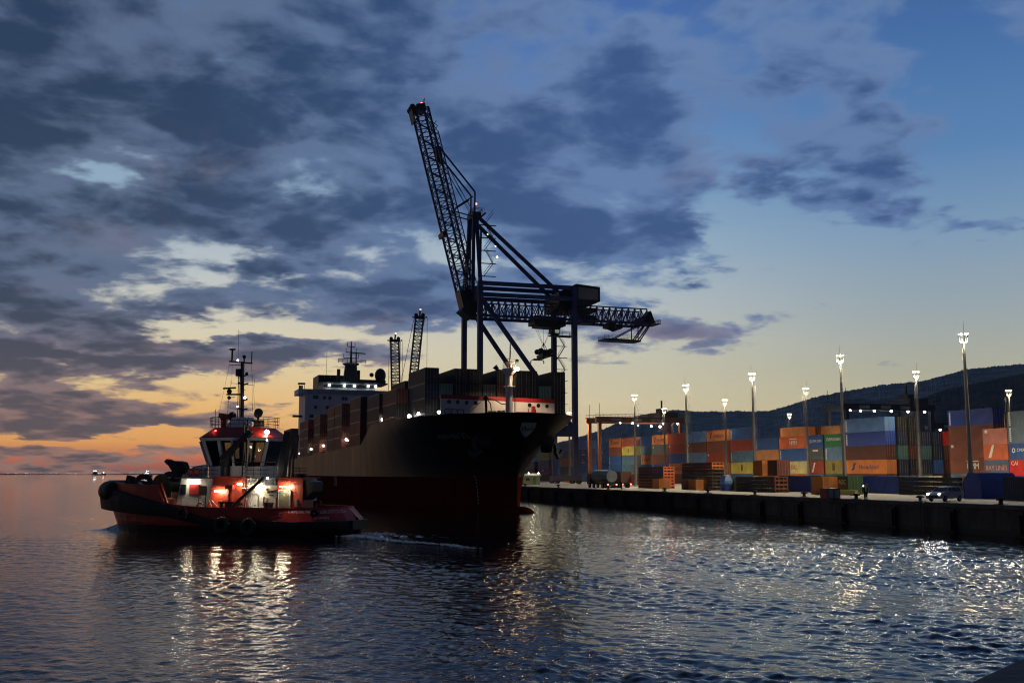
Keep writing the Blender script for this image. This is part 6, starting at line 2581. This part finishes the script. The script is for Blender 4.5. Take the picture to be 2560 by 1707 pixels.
# deck crane with folded jib
b = MB()
b.tube((-1.3, 3.0, 5.55), (-1.3, 3.0, 7.6), .42, n=12)
b.bar((-1.1, 3.4, 7.4), (-4.6, 3.6, 10.1), .42, .5)
b.bar((-1.5, 3.5, 6.6), (-3.0, 3.6, 8.7), .16)
b.bar((-1.2, 3.75, 7.0), (-3.6, 3.9, 9.0), .12)
b.build('deck_crane', tdark, tug)
b = MB()
b.bar((-3.6, 4.75, 2.9), (-6.6, 4.2, 5.6), .24, .26)
b.bar((-3.3, 4.7, 1.75), (-3.4, 4.75, 3.3), .3)
b.build('stores_davit', tdark, tug)
# rails and stairs
b = MB()
b.rail([(4.4, 3.1, 5.6), (-.8, 3.5, 5.6)], 1.1, 1.0, .028)
b.rail([(-.8, 3.3, 6.75), (-7.3, 3.3, 6.75)], .35, 1.1, .03, 1)
b.rail([(-4.2, 3.5, 5.6), (-8.0, 3.5, 5.6)], 1.1, .8, .03)
b.rail([(-9.4, 3.6, 5.63), (-10.9, 3.6, 5.63)], .9, .8, .025)
b.build('side_railing', tdark, tug)
b = MB()
for x in (-4.15, -4.75, -5.3):
    b.tube((x, 3.75, 4.6), (x, 3.75, 6.6), .035, n=5)
b.bar((-4.0, 3.75, 6.55), (-5.6, 3.75, 6.55), .05)
b.box(-5.2, -4.1, 3.5, 4.2, 4.55, 4.62)
b.build('side_stair', trail, tug)
for x0 in (.9, -.6):
    b = MB()
    b.tube((x0, 4.6, 3.6), (x0 - 1.0, 4.9, 2.0), .035, n=5)
    b.build('hand_rail', trail, tug)
b = MB()
for p_, q_ in (((2.6, 4.6, 1.75), (2.6, 4.6, 3.6)), ((2.6, 4.6, 3.6), (.5, 4.6, 3.7)), ((.5, 4.6, 3.7), (-.6, 4.9, 2.2)), ((-1.2, 4.9, 3.4), (-2.0, 4.9, 2.75)), ((4.6, 3.9, 1.75), (4.4, 3.8, 4.2))):
    b = MB()
    b.tube(p_, q_, .035, n=5)
    b.build('hand_rail', trail, tug)

b = MB()
for x in (-2.3, -2.9):
    b.tube((x, 4.85, 1.73), (x, 4.85, 3.25), .18, n=10)
b.bar((-2.0, 4.85, 3.2), (-3.2, 4.85, 3.2), .22)
b.build('mooring_bitt', tdark, tug)
b = MB()
b.tube((-10.4, 1.2, 1.73), (-10.4, 1.2, 3.3), .32, n=10)
b.bar((-10.0, 1.2, 3.3), (-11.2, 1.2, 3.2), .25)
b.build('mooring_bitt', tdark, tug)
for x, z in ((2.5, 6.1), (1.7, 6.1)):
    b = MB()
    b.torus((x, 3.45, z + .0), (0, 1, 0), .32, .09, 16, 6)
    b.build('lifebuoy', torange, tug)
b = MB()
b.torus((.95, 3.75, 2.7), (0, 1, 0), .4, .1, 16, 6)
b.build('lifebuoy', tred, tug)
b = MB()
b.hexa([(4.0, 2.4, 5.55), (1.2, 2.4, 5.55), (1.2, 3.0, 5.55), (4.0, 3.0, 5.55)], [(2.6, 2.4, 6.7), (1.2, 2.4, 6.9), (1.2, 2.9, 6.9), (2.6, 2.9, 6.7)])
b.build('front_stair', twhite, tug)
# hawse openings in the bulwark
for x in (-.9, -4.4, -7.4):
    b = MB()
    b.box(x - .35, x + .35, 5.2, 5.32, 1.65, 1.95)
    b.build('freeing_port', torange, tug)
b = MB()
b.torus((-9.2, 5.18, 2.1), (0, 1, 0), .17, .05, 12, 5)
b.build('fairlead', trail, tug)
# lamps
tl = glow('tug_lamp_glass', (1.0, 0.86, 0.58), 170)


def deck_lamp(px, py, y, w_, watts, rgb=(1, .86, .6), off=(0, .35, -.12), r_=0.12):
    p_ = TUG.on(px, py, 'y', y)
    b = MB()
    b.tube((p_.x - w_ / 2, y, p_.z), (p_.x + w_ / 2, y, p_.z), .06, n=8)
    b.ball((p_.x - w_ / 2, y, p_.z), .06, 6)
    b.ball((p_.x + w_ / 2, y, p_.z), .06, 6)
    f_ = b.build('lamp_tube', tl, tug)
    b = MB()
    b.box(p_.x - w_ / 2 - .08, p_.x + w_ / 2 + .08, y - .12, y + .06, p_.z + .10, p_.z + .15)
    b.build('lamp_bracket', trail, f_)
    lamp('deck_flood', (p_.x + off[0], p_.y + off[1], p_.z + off[2]), watts, rgb, r_, tug)


deck_lamp(477, 1203, 3.75, .42, 9)
deck_lamp(545, 1227, 4.72, .62, 10, (1, .72, .32))
deck_lamp(599, 1210, 4.65, .42, 7, (1, .8, .5))
deck_lamp(641, 1214, 3.75, .66, 9, (1, .9, .68))
deck_lamp(710, 1216, 4.62, .80, 9, (1, .8, .48))
p_ = TUG.on(667.5, 1079.5, 'y', 1.9)
b = MB()
b.ball(p_, .22, 10)
b.bar(p_ - Vector((0, 0, .8)), p_, .08)
b.build('flood_lamp', glow('tug_flood', (1, .82, .6), 60), tug)
lamp('roof_flood', (p_.x - .4, p_.y + .3, p_.z + .15), 60, (1, .8, .6), .12, tug)
p_ = TUG.on(669, 1195, 'y', 3.7)
b = MB()
b.ball(p_, .11, 8)
b.build('rail_lamp', glow('white_blue_light', (.9, .9, 1.0), 18), tug)
lamp('rail_fill_light', (-6.7, 4.4, 6.4), 26, (1, .86, .7), .1, tug)
lamp('rail_fill_light', (-2.2, 4.6, 6.6), 14, (1, .86, .7), .1, tug)  # added light that brightens the wheelhouse side, no lamp hangs here
lamp('foredeck_flood', (9.3, -.5, 5.0), 40, (1, .6, .4), .12, tug)
p_ = TUG.on(539, 1077, 'y', 2.6)
b = MB()
b.ball(p_, .1, 8)
b.build('side_light', red, tug)
lamp('side_light_glow', (p_.x + .25, p_.y + .2, p_.z + .1), 5, (1, .05, .03), .05, tug)
# names on the stern bulwark


def stern_pt(s_, z):
    """walk along the port bulwark aft and round the stern at height z, from x=-9.9"""
    pts = []
    for i in range(60):
        x0 = -9.4 - 5.26 * i / 59
        kx = (-9 - x0) / 5.68
        x = x0 + (z - 1.5) * 0.95 * kx
        y = max(0.02, thb(x0, z) - (z - 1.5) * 0.35)
        pts.append(Vector((x, y, z)))
    acc = 0
    for p_, q_ in zip(pts, pts[1:]):
        l_ = (q_ - p_).length
        if acc + l_ >= s_:
            d = (q_ - p_).normalized()
            return p_.lerp(q_, (s_ - acc) / l_), Vector((d.y, -d.x, 0)) * -1
        acc += l_
    return pts[-1], Vector((-1, 0, 0))


def stern_text(txt, size, s_mid, z_mid):
    me = fine(text_mesh(txt, size, 0.0), 2)
    for v in me.vertices:
        p_, n_ = stern_pt(max(0.02, s_mid + v.co.x), z_mid + v.co.y)
        if n_.y < 0 and n_.x > 0:
            n_ = -n_
        v.co = p_ + n_ * 0.05
    me.materials.clear()
    me.materials.append(paint('tug_name_white', (0.85, 0.80, 0.78), 0.6, 0.2, 1))
    o = bpy.data.objects.new('name_lettering', me)
    col.objects.link(o)
    o.parent = tug


stern_text('KAPTAN METİN LEBLEBİCİOĞLU', 0.40, 3.45, 2.36)
stern_text('İSTANBUL', 0.32, 3.75, 1.80)

# ------------------------------------------------------------------ people
skin = paint('skin', (0.38, 0.22, 0.15), 0.6, 0.1, 6)


def person(loc, rz, label, top, legs, hat, vest=None, pose='stand', carry=None):
    """one continuous skinned body with clothing as parts"""
    r = empty('person', loc, rz, label, 'person')
    Jt = {'pel': (0, 0, .95), 'che': (0, 0, 1.28), 'neck': (0, 0, 1.47), 'chin': (.02, 0, 1.55), 'head': (.02, 0, 1.66), 'crown': (.01, 0, 1.74)}
    for s_, n_ in ((1, 'l'), (-1, 'r')):
        st_ = .16 * s_ if pose == 'walk' else 0.02 * s_
        Jt['hip' + n_] = (0, .1 * s_, .90)
        Jt['kne' + n_] = (st_ * .8 + .03, .11 * s_, .5)
        Jt['ank' + n_] = (st_ * 1.3, .12 * s_, .09)
        Jt['toe' + n_] = (st_ * 1.3 + .18, .14 * s_, .04)
        Jt['sho' + n_] = (0, .19 * s_, 1.42)
        if pose == 'phone' and s_ == -1:
            Jt['elb' + n_] = (.12, .25 * s_, 1.2)
            Jt['wri' + n_] = (.3, .14 * s_, 1.42)
        elif pose == 'work':
            Jt['elb' + n_] = (.12, .25 * s_, 1.17)
            Jt['wri' + n_] = (.34, .16 * s_, 1.08)
        else:
            Jt['elb' + n_] = (-.03, .25 * s_, 1.15)
            Jt['wri' + n_] = (.06, .26 * s_, .90)
        Jt['han' + n_] = tuple(Vector(Jt['wri' + n_]) + (Vector(Jt['wri' + n_]) - Vector(Jt['elb' + n_])).normalized() * .1)
    rad = {'pel': .145, 'che': .15, 'neck': .06, 'chin': .075, 'head': .10, 'crown': .07}
    for n_ in 'lr':
        rad.update({'hip' + n_: .10, 'kne' + n_: .07, 'ank' + n_: .05, 'toe' + n_: .045, 'sho' + n_: .075, 'elb' + n_: .05, 'wri' + n_: .037, 'han' + n_: .042})
    E_ = [('pel', 'che'), ('che', 'neck'), ('neck', 'chin'), ('chin', 'head'), ('head', 'crown')]
    for n_ in 'lr':
        E_ += [('pel', 'hip' + n_), ('hip' + n_, 'kne' + n_), ('kne' + n_, 'ank' + n_), ('ank' + n_, 'toe' + n_), ('che', 'sho' + n_), ('sho' + n_, 'elb' + n_), ('elb' + n_, 'wri' + n_), ('wri' + n_, 'han' + n_)]
    names = list(Jt)
    me = bpy.data.meshes.new('body')
    me.from_pydata([Jt[n_] for n_ in names], [(names.index(a_), names.index(b_)) for a_, b_ in E_], [])
    ob = bpy.data.objects.new('body', me)
    col.objects.link(ob)
    mo = ob.modifiers.new('skin', 'SKIN')
    ob.modifiers.new('sub', 'SUBSURF').levels = 1
    for i, n_ in enumerate(names):
        me.skin_vertices[0].data[i].radius = (rad[n_], rad[n_] * (1.0 if n_ not in ('che', 'pel') else 1.15))
    me.skin_vertices[0].data[0].use_root = True
    bpy.context.view_layer.update()
    dg = bpy.context.evaluated_depsgraph_get()
    me2 = bpy.data.meshes.new_from_object(ob.evaluated_get(dg))
    bpy.data.objects.remove(ob)
    me2.materials.clear()
    for m_ in (top, legs, skin, paint('boot_black', (0.012, 0.012, 0.012), 0.5, 0.3, 4)):
        me2.materials.append(m_)
    for p_ in me2.polygons:
        z = p_.center.z
        y = abs(p_.center.y)
        p_.material_index = 2 if z > 1.50 else (3 if z < .12 and y < .25 else (1 if z < .93 and y < .215 else 0))
        p_.use_smooth = True
    for side in 'lr':
        hv = Vector(Jt['han' + side])
        for p_ in me2.polygons:
            if (p_.center - hv).length < .09:
                p_.material_index = 2
    o = bpy.data.objects.new('body', me2)
    col.objects.link(o)
    o.parent = r
    b = MB()
    b.lathe([(.135, 0), (.13, .06), (.10, .12), (.04, .15), (.01, .155)], 14, (.02, 0, 1.69))
    b.lathe([(.15, 0), (.15, .015)], 14, (.045, 0, 1.685))
    b.build('helmet', hat, r)
    b = MB()
    b.ball((.12, 0, 1.64), .022, 6)
    for s_ in (-1, 1):
        b.ball((.02, .105 * s_, 1.64), .03, 6)
    b.build('face', skin, r)
    if vest:
        b = MB()
        b.loft([[(.19 * math.cos(t) * f, .225 * math.sin(t) * f, z) for t in [i * math.pi / 6 for i in range(12)]] for z, f in ((.9, .98), (1.05, .98), (1.25, 1.0), (1.40, .98), (1.46, .62))], caps=False, sm=True)
        b.build('vest', vest, r)
    if carry:
        b = MB()
        h_ = Vector(Jt['hanr'])
        b.box(h_.x - .02, h_.x + .02, h_.y - .05, h_.y + .05, h_.z, h_.z + .15)
        b.build('phone', glow('phone_light', (.9, .95, 1), 8), r)
    return r


navyc = paint('cloth_navy', (0.012, 0.018, 0.04), 0.8, 0.3, 4)
darkc = paint('cloth_dark', (0.012, 0.012, 0.014), 0.8, 0.3, 4)
hiviz = paint('cloth_hi_vis_green', (0.20, 0.42, 0.10), 0.7, 0.2, 4)
orangec = paint('cloth_orange', (0.5, 0.10, 0.03), 0.7, 0.2, 4)
whitehat = paint('helmet_white', (0.7, 0.7, 0.65), 0.4, 0.1, 4)
bluec = paint('cloth_blue', (0.02, 0.05, 0.12), 0.8, 0.2, 4)
yaw = quay.a
person(TUG.w(-4.2, 4.55, 1.74), TUG.a + 2.6, 'person in white helmet and dark blue overalls working at the tug bulwark', navyc, navyc, whitehat, None, 'work')
person(TUG.w(-10.15, 3.1, 1.74), TUG.a + 0.6, 'person in white helmet and blue overalls on the tug after deck', bluec, bluec, whitehat, None, 'stand')
s0, n0 = qz(2168, 1249)
person(qw(s0, n0, HQ + .006), quay.a + 1.2, 'person in hi vis green vest and dark trousers holding a lit phone on the quay', navyc, darkc, paint('helmet_blue', (.05, .12, .3), .4, .1, 4), hiviz, 'phone', True)
s0, n0 = qz(2152, 1249)
person(qw(s0, n0 + .6, HQ + .006), quay.a + 2.2, 'person in dark clothes walking beside the hi vis worker', darkc, darkc, paint('helmet_dark', (.03, .03, .04), .4, .1, 4), None, 'walk')
s0, n0 = qz(1562, 1224)
person(qw(s0, DQ + 1.5, HQ + .006), quay.a + 1.9, 'person in dark clothes standing alone near the lorry', darkc, darkc, paint('helmet_dark', (.03, .03, .04), .4, .1, 4))

# ------------------------------------------------------------------ vehicles
tyrem = paint('tyre_rubber', (0.012, 0.012, 0.012), 0.7, 0.3, 5)


def wheel(parent, x, y, z, r_, w_):
    b = MB()
    b.lathe([(r_ * .6, 0), (r_ * .95, .02), (r_, w_ * .25), (r_, w_ * .75), (r_ * .95, w_ - .02), (r_ * .6, w_)], 18, (x, y - w_ / 2, z), (0, 1, 0))
    o = b.build('wheel', tyrem, parent)
    b = MB()
    b.lathe([(r_ * .6, -.01), (r_ * .55, .02), (r_ * .15, .04), (r_ * .15, w_ - .04), (r_ * .55, w_ - .02), (r_ * .6, w_ + .01)], 14, (x, y - w_ / 2, z), (0, 1, 0))
    b.build('rim', paint('alloy', (.2, .2, .2), .35, .2, 4, metal=.8), o)


carp = paint('car_white_paint', (0.42, 0.42, 0.41), 0.25, 0.06, 1.0, spec=0.6)
s0, n0 = qz(2348, 1253)
car = empty('parked_car', qw(s0, n0 + .8, HQ + .004), 0, 'white car with lit headlights on the quay road before the blue hopper', 'car')
vd = (Vector((0, 0, 0)) - car.location)
car.rotation_euler = (0, 0, math.atan2(vd.y, vd.x) - R(33))
# side profile lofted across the width, x forward
prof = [(-2.15, .45), (-2.2, .75), (-2.12, 1.02), (-1.95, 1.12), (-1.72, 1.5), (-1.35, 1.60), (-.2, 1.62), (.35, 1.52), (1.05, 1.06), (1.85, .92), (2.12, .78), (2.2, .55), (2.15, .32), (-2.1, .32)]
b = MB()
rg_ = []
for y, kx, kz in ((-.90, .955, .93), (-.86, 1, 1), (-.45, 1.01, 1.01), (0, 1.015, 1.015), (.45, 1.01, 1.01), (.86, 1, 1), (.90, .955, .93)):
    ring = []
    for x, z in prof:
        yy = y
        if z > 1.08:
            yy = y * (1 - (z - 1.08) * .36)
        ring.append((x * kx, yy, .32 + (z - .32) * kz))
    rg_.append(ring)
b.loft(rg_, sm=False)
body = b.build('body', carp, car)
g_ = glass('dark_glass')
b = MB()
b.hexa([(1.06, -.74, 1.09), (1.06, .74, 1.09), (1.07, .74, 1.10), (1.07, -.74, 1.10)], [(.38, -.66, 1.535), (.38, .66, 1.535), (.40, .66, 1.55), (.40, -.66, 1.55)])
b.build('windscreen', g_, car)
b = MB()
b.hexa([(-1.93, -.72, 1.18), (-1.93, .72, 1.18), (-1.97, .72, 1.18), (-1.97, -.72, 1.18)], [(-1.70, -.66, 1.5), (-1.70, .66, 1.5), (-1.74, .66, 1.5), (-1.74, -.66, 1.5)])
b.build('rear_window', g_, car)
for sg in (1, -1):
    for xa, xb, xc, xd in ((.92, .02, .02, .36), (-.06, -.95, -.95, -.06), (-1.03, -1.72, -1.55, -1.03)):
        b = MB()
        yl, yh = .885, .735
        b.hexa([(xa, sg * (yl - .0), 1.10), (xb, sg * yl, 1.10), (xb, sg * (yl - .02), 1.10), (xa, sg * (yl - .02), 1.10)], [(xd, sg * yh, 1.52), (xc, sg * yh, 1.52), (xc, sg * (yh - .02), 1.52), (xd, sg * (yh - .02), 1.52)])
        b.build('side_window', g_, car)
    b = MB()
    b.ball((.85, sg * 1.0, 1.12), .11, 8, sz=.7)
    b.build('wing_mirror', carp, car)
    b = MB()
    b.lathe([(.12, 0), (.13, .06), (.06, .10)], 12, (2.06, sg * .68, .76), (1, sg * .15, 0))
    b.build('headlight', glow('headlight_glass', (.95, .95, 1), 60), car)
    lamp('headlight_beam', (2.3, sg * .68, .72), 350, (.9, .93, 1), .06, car, spot=80, aim=(1, 0, -.16), blend=.8)
    b = MB()
    b.box(-2.2, -2.08, min(sg * .5, sg * .85), max(sg * .5, sg * .85), .85, .98)
    b.build('tail_light', paint('tail_red', (.3, .01, .01), .3, .1, 1), car)
    for x in (1.32, -1.32):
        wheel(car, x, sg * .82, .335, .335, .22)
b = MB()
b.box(2.17, 2.24, -.55, .55, .42, .64)
b.box(2.16, 2.22, -.7, .7, .32, .38)
b.build('grille', tdark, car)
b = MB()
for sg in (1, -1):
    b.bar((-1.5, sg * .62, 1.66), (.15, sg * .62, 1.67), .04)
b.build('roof_rail', paint('alloy', (.2, .2, .2), .35, .2, 4, metal=.8), car)


def lorry(px, py, label, load, trailer):
    s0, n0 = qz(px, py)
    v = empty('lorry', qw(s0, n0 + 2), quay.a, label, 'lorry', 'lorries on the quay road')
    b = MB()
    b.box(0, 9, -.45, .45, .75, 1.05)
    b.box(0, .15, -1.2, 1.2, .55, .8)
    b.build('chassis', tdark, v)
    b = MB()
    b.loft([[(9.3, -1.2, .8), (9.3, 1.2, .8), (9.3, 1.2, 3.0), (9.3, -1.2, 3.0)], [(11.2, -1.2, .8), (11.2, 1.2, .8), (11.0, 1.15, 2.9), (11.0, -1.15, 2.9)]])
    b.build('cab', cmat('maroon'), v)
    b = MB()
    if trailer:
        b.box(0.05, 9.1, -1.22, 1.22, 1.06, 1.3)
        b.box(.3, 8.9, -1.2, 1.2, 1.31, 3.4)
    else:
        b.loft([[(x, 1.2 * math.cos(t) * 1.0, 2.45 + 1.25 * math.sin(t)) for t in [i * math.pi / 8 for i in range(16)]] for x in (.1, .4, 8.6, 9.0)], sm=True)
    b.build('load' if trailer else 'tank', load, v)
    for x in (1.2, 2.5, 7.8, 10.2):
        for sg in (1, -1):
            wheel(v, x, sg * .95, .5, .5, .35)
    for y in (-.95, .95):
        b = MB()
        b.ball((-.04, y, .75), .14, 8)
        b.build('tail_light', glow('tail_lamp', (1, .12, .08), 12), v)
    return v


lorry(1508, 1220, 'lorry with a pale grey rounded tank and red tail lamps on the quay', cmat('grey blue'), False)
lorry(1545, 1219, 'lorry with a dark brown load and two red tail lamps', cmat('dark brown'), True)

# ------------------------------------------------------------------ distant boats
def boat(px, py, Y, L, label, dark_hull, rz):
    p_ = at_y(px, py, Y)
    k_ = L / 30
    r = empty('distant_boat', (p_.x, Y, 0), rz, label, 'boat', 'lit boats far out at sea')
    b = MB()
    rr2 = []
    for x, w_, z in ((-15, 4.2, 2.6), (-12, 4.6, 2.4), (0, 4.8, 2.3), (9, 4.0, 2.9), (13, 2.2, 3.4), (15, .3, 3.8)):
        rr2.append([(x * k_, -w_ * k_, z * k_), (x * k_, -w_ * .8 * k_, -1), (x * k_, w_ * .8 * k_, -1), (x * k_, w_ * k_, z * k_)])
    b.loft(rr2)
    b.build('hull', dark_hull, r)
    b = MB()
    hs = (-13, -4) if L > 40 else (-5, 6)
    b.box(hs[0] * k_, hs[1] * k_, -3.4 * k_, 3.4 * k_, 2.3 * k_, 6.0 * k_)
    b.box((hs[0] + 1.5) * k_, (hs[1] - 1) * k_, -2.6 * k_, 2.6 * k_, 6.0 * k_, 8.2 * k_)
    b.build('superstructure', paint('boat_navy', (.03, .045, .075), .5, .2, .1), r)
    b = MB()
    b.tube(((hs[0] + 3) * k_, 0, 8 * k_), ((hs[0] + 3) * k_, 0, 14 * k_), .25 * k_, n=6)
    if L > 40:
        b.box(6 * k_, 9 * k_, -2 * k_, 2 * k_, 2.5 * k_, 4.5 * k_)
    b.build('mast', tdark, r)
    gl = glow('boat_lights', (.85, .92, 1.0), 9)
    for x, z, s_ in (((-11, 9.2, .8), (-8.6, 9.2, .9), (-6.2, 9.0, .8), (9.5, 5.6, .8), (11, 5.2, .5), (0, 3.4, .35), (3, 3.2, .3)) if L > 40 else ((-4, 4.6, .6), (-1.5, 4.6, .6), (1.5, 4.6, .6), (4.5, 4.6, .5), (2, 7.2, .9), (-2.5, 7.2, .6), (8, 3.6, .3))):
        for sy in (-3.6, 3.6):
            b = MB()
            b.ball((x * k_, sy * k_, z * k_), s_ * k_, 6)
            b.build('boat_lamp', gl, r)
    return r


boat(247, 1186.5, 4200, 52, 'lit supply boat far out at sea under the red sky', paint('boat_dark', (.02, .022, .03), .5, .2, .1), R(20) + math.pi * 0)
b2_ = boat(368, 1191, 1900, 18, 'small lit tug far out at sea beyond the tugboat bow', paint('boat_dark', (.02, .022, .03), .5, .2, .1), R(190))

b2_.scale = (1, 1, 2.3)
hz = MB()
hz.box(-6800, 6800, -300, 6400, -8, 640)
m, nt, b = new_mat('haze_air')
nt.nodes.remove(b)
pv = nt.nodes.new('ShaderNodeVolumePrincipled')
pv.inputs['Color'].default_value = (0.75, 0.85, 1.0, 1)
pv.inputs['Density'].default_value = 0.000035
pv.inputs['Anisotropy'].default_value = 0.2
nt.links.new(pv.outputs[0], nt.nodes['Material Output'].inputs['Volume'])
tag(hz.build('haze', m), kind='stuff')
cy.volume_bounces = 0
cy.volume_step_rate = 10
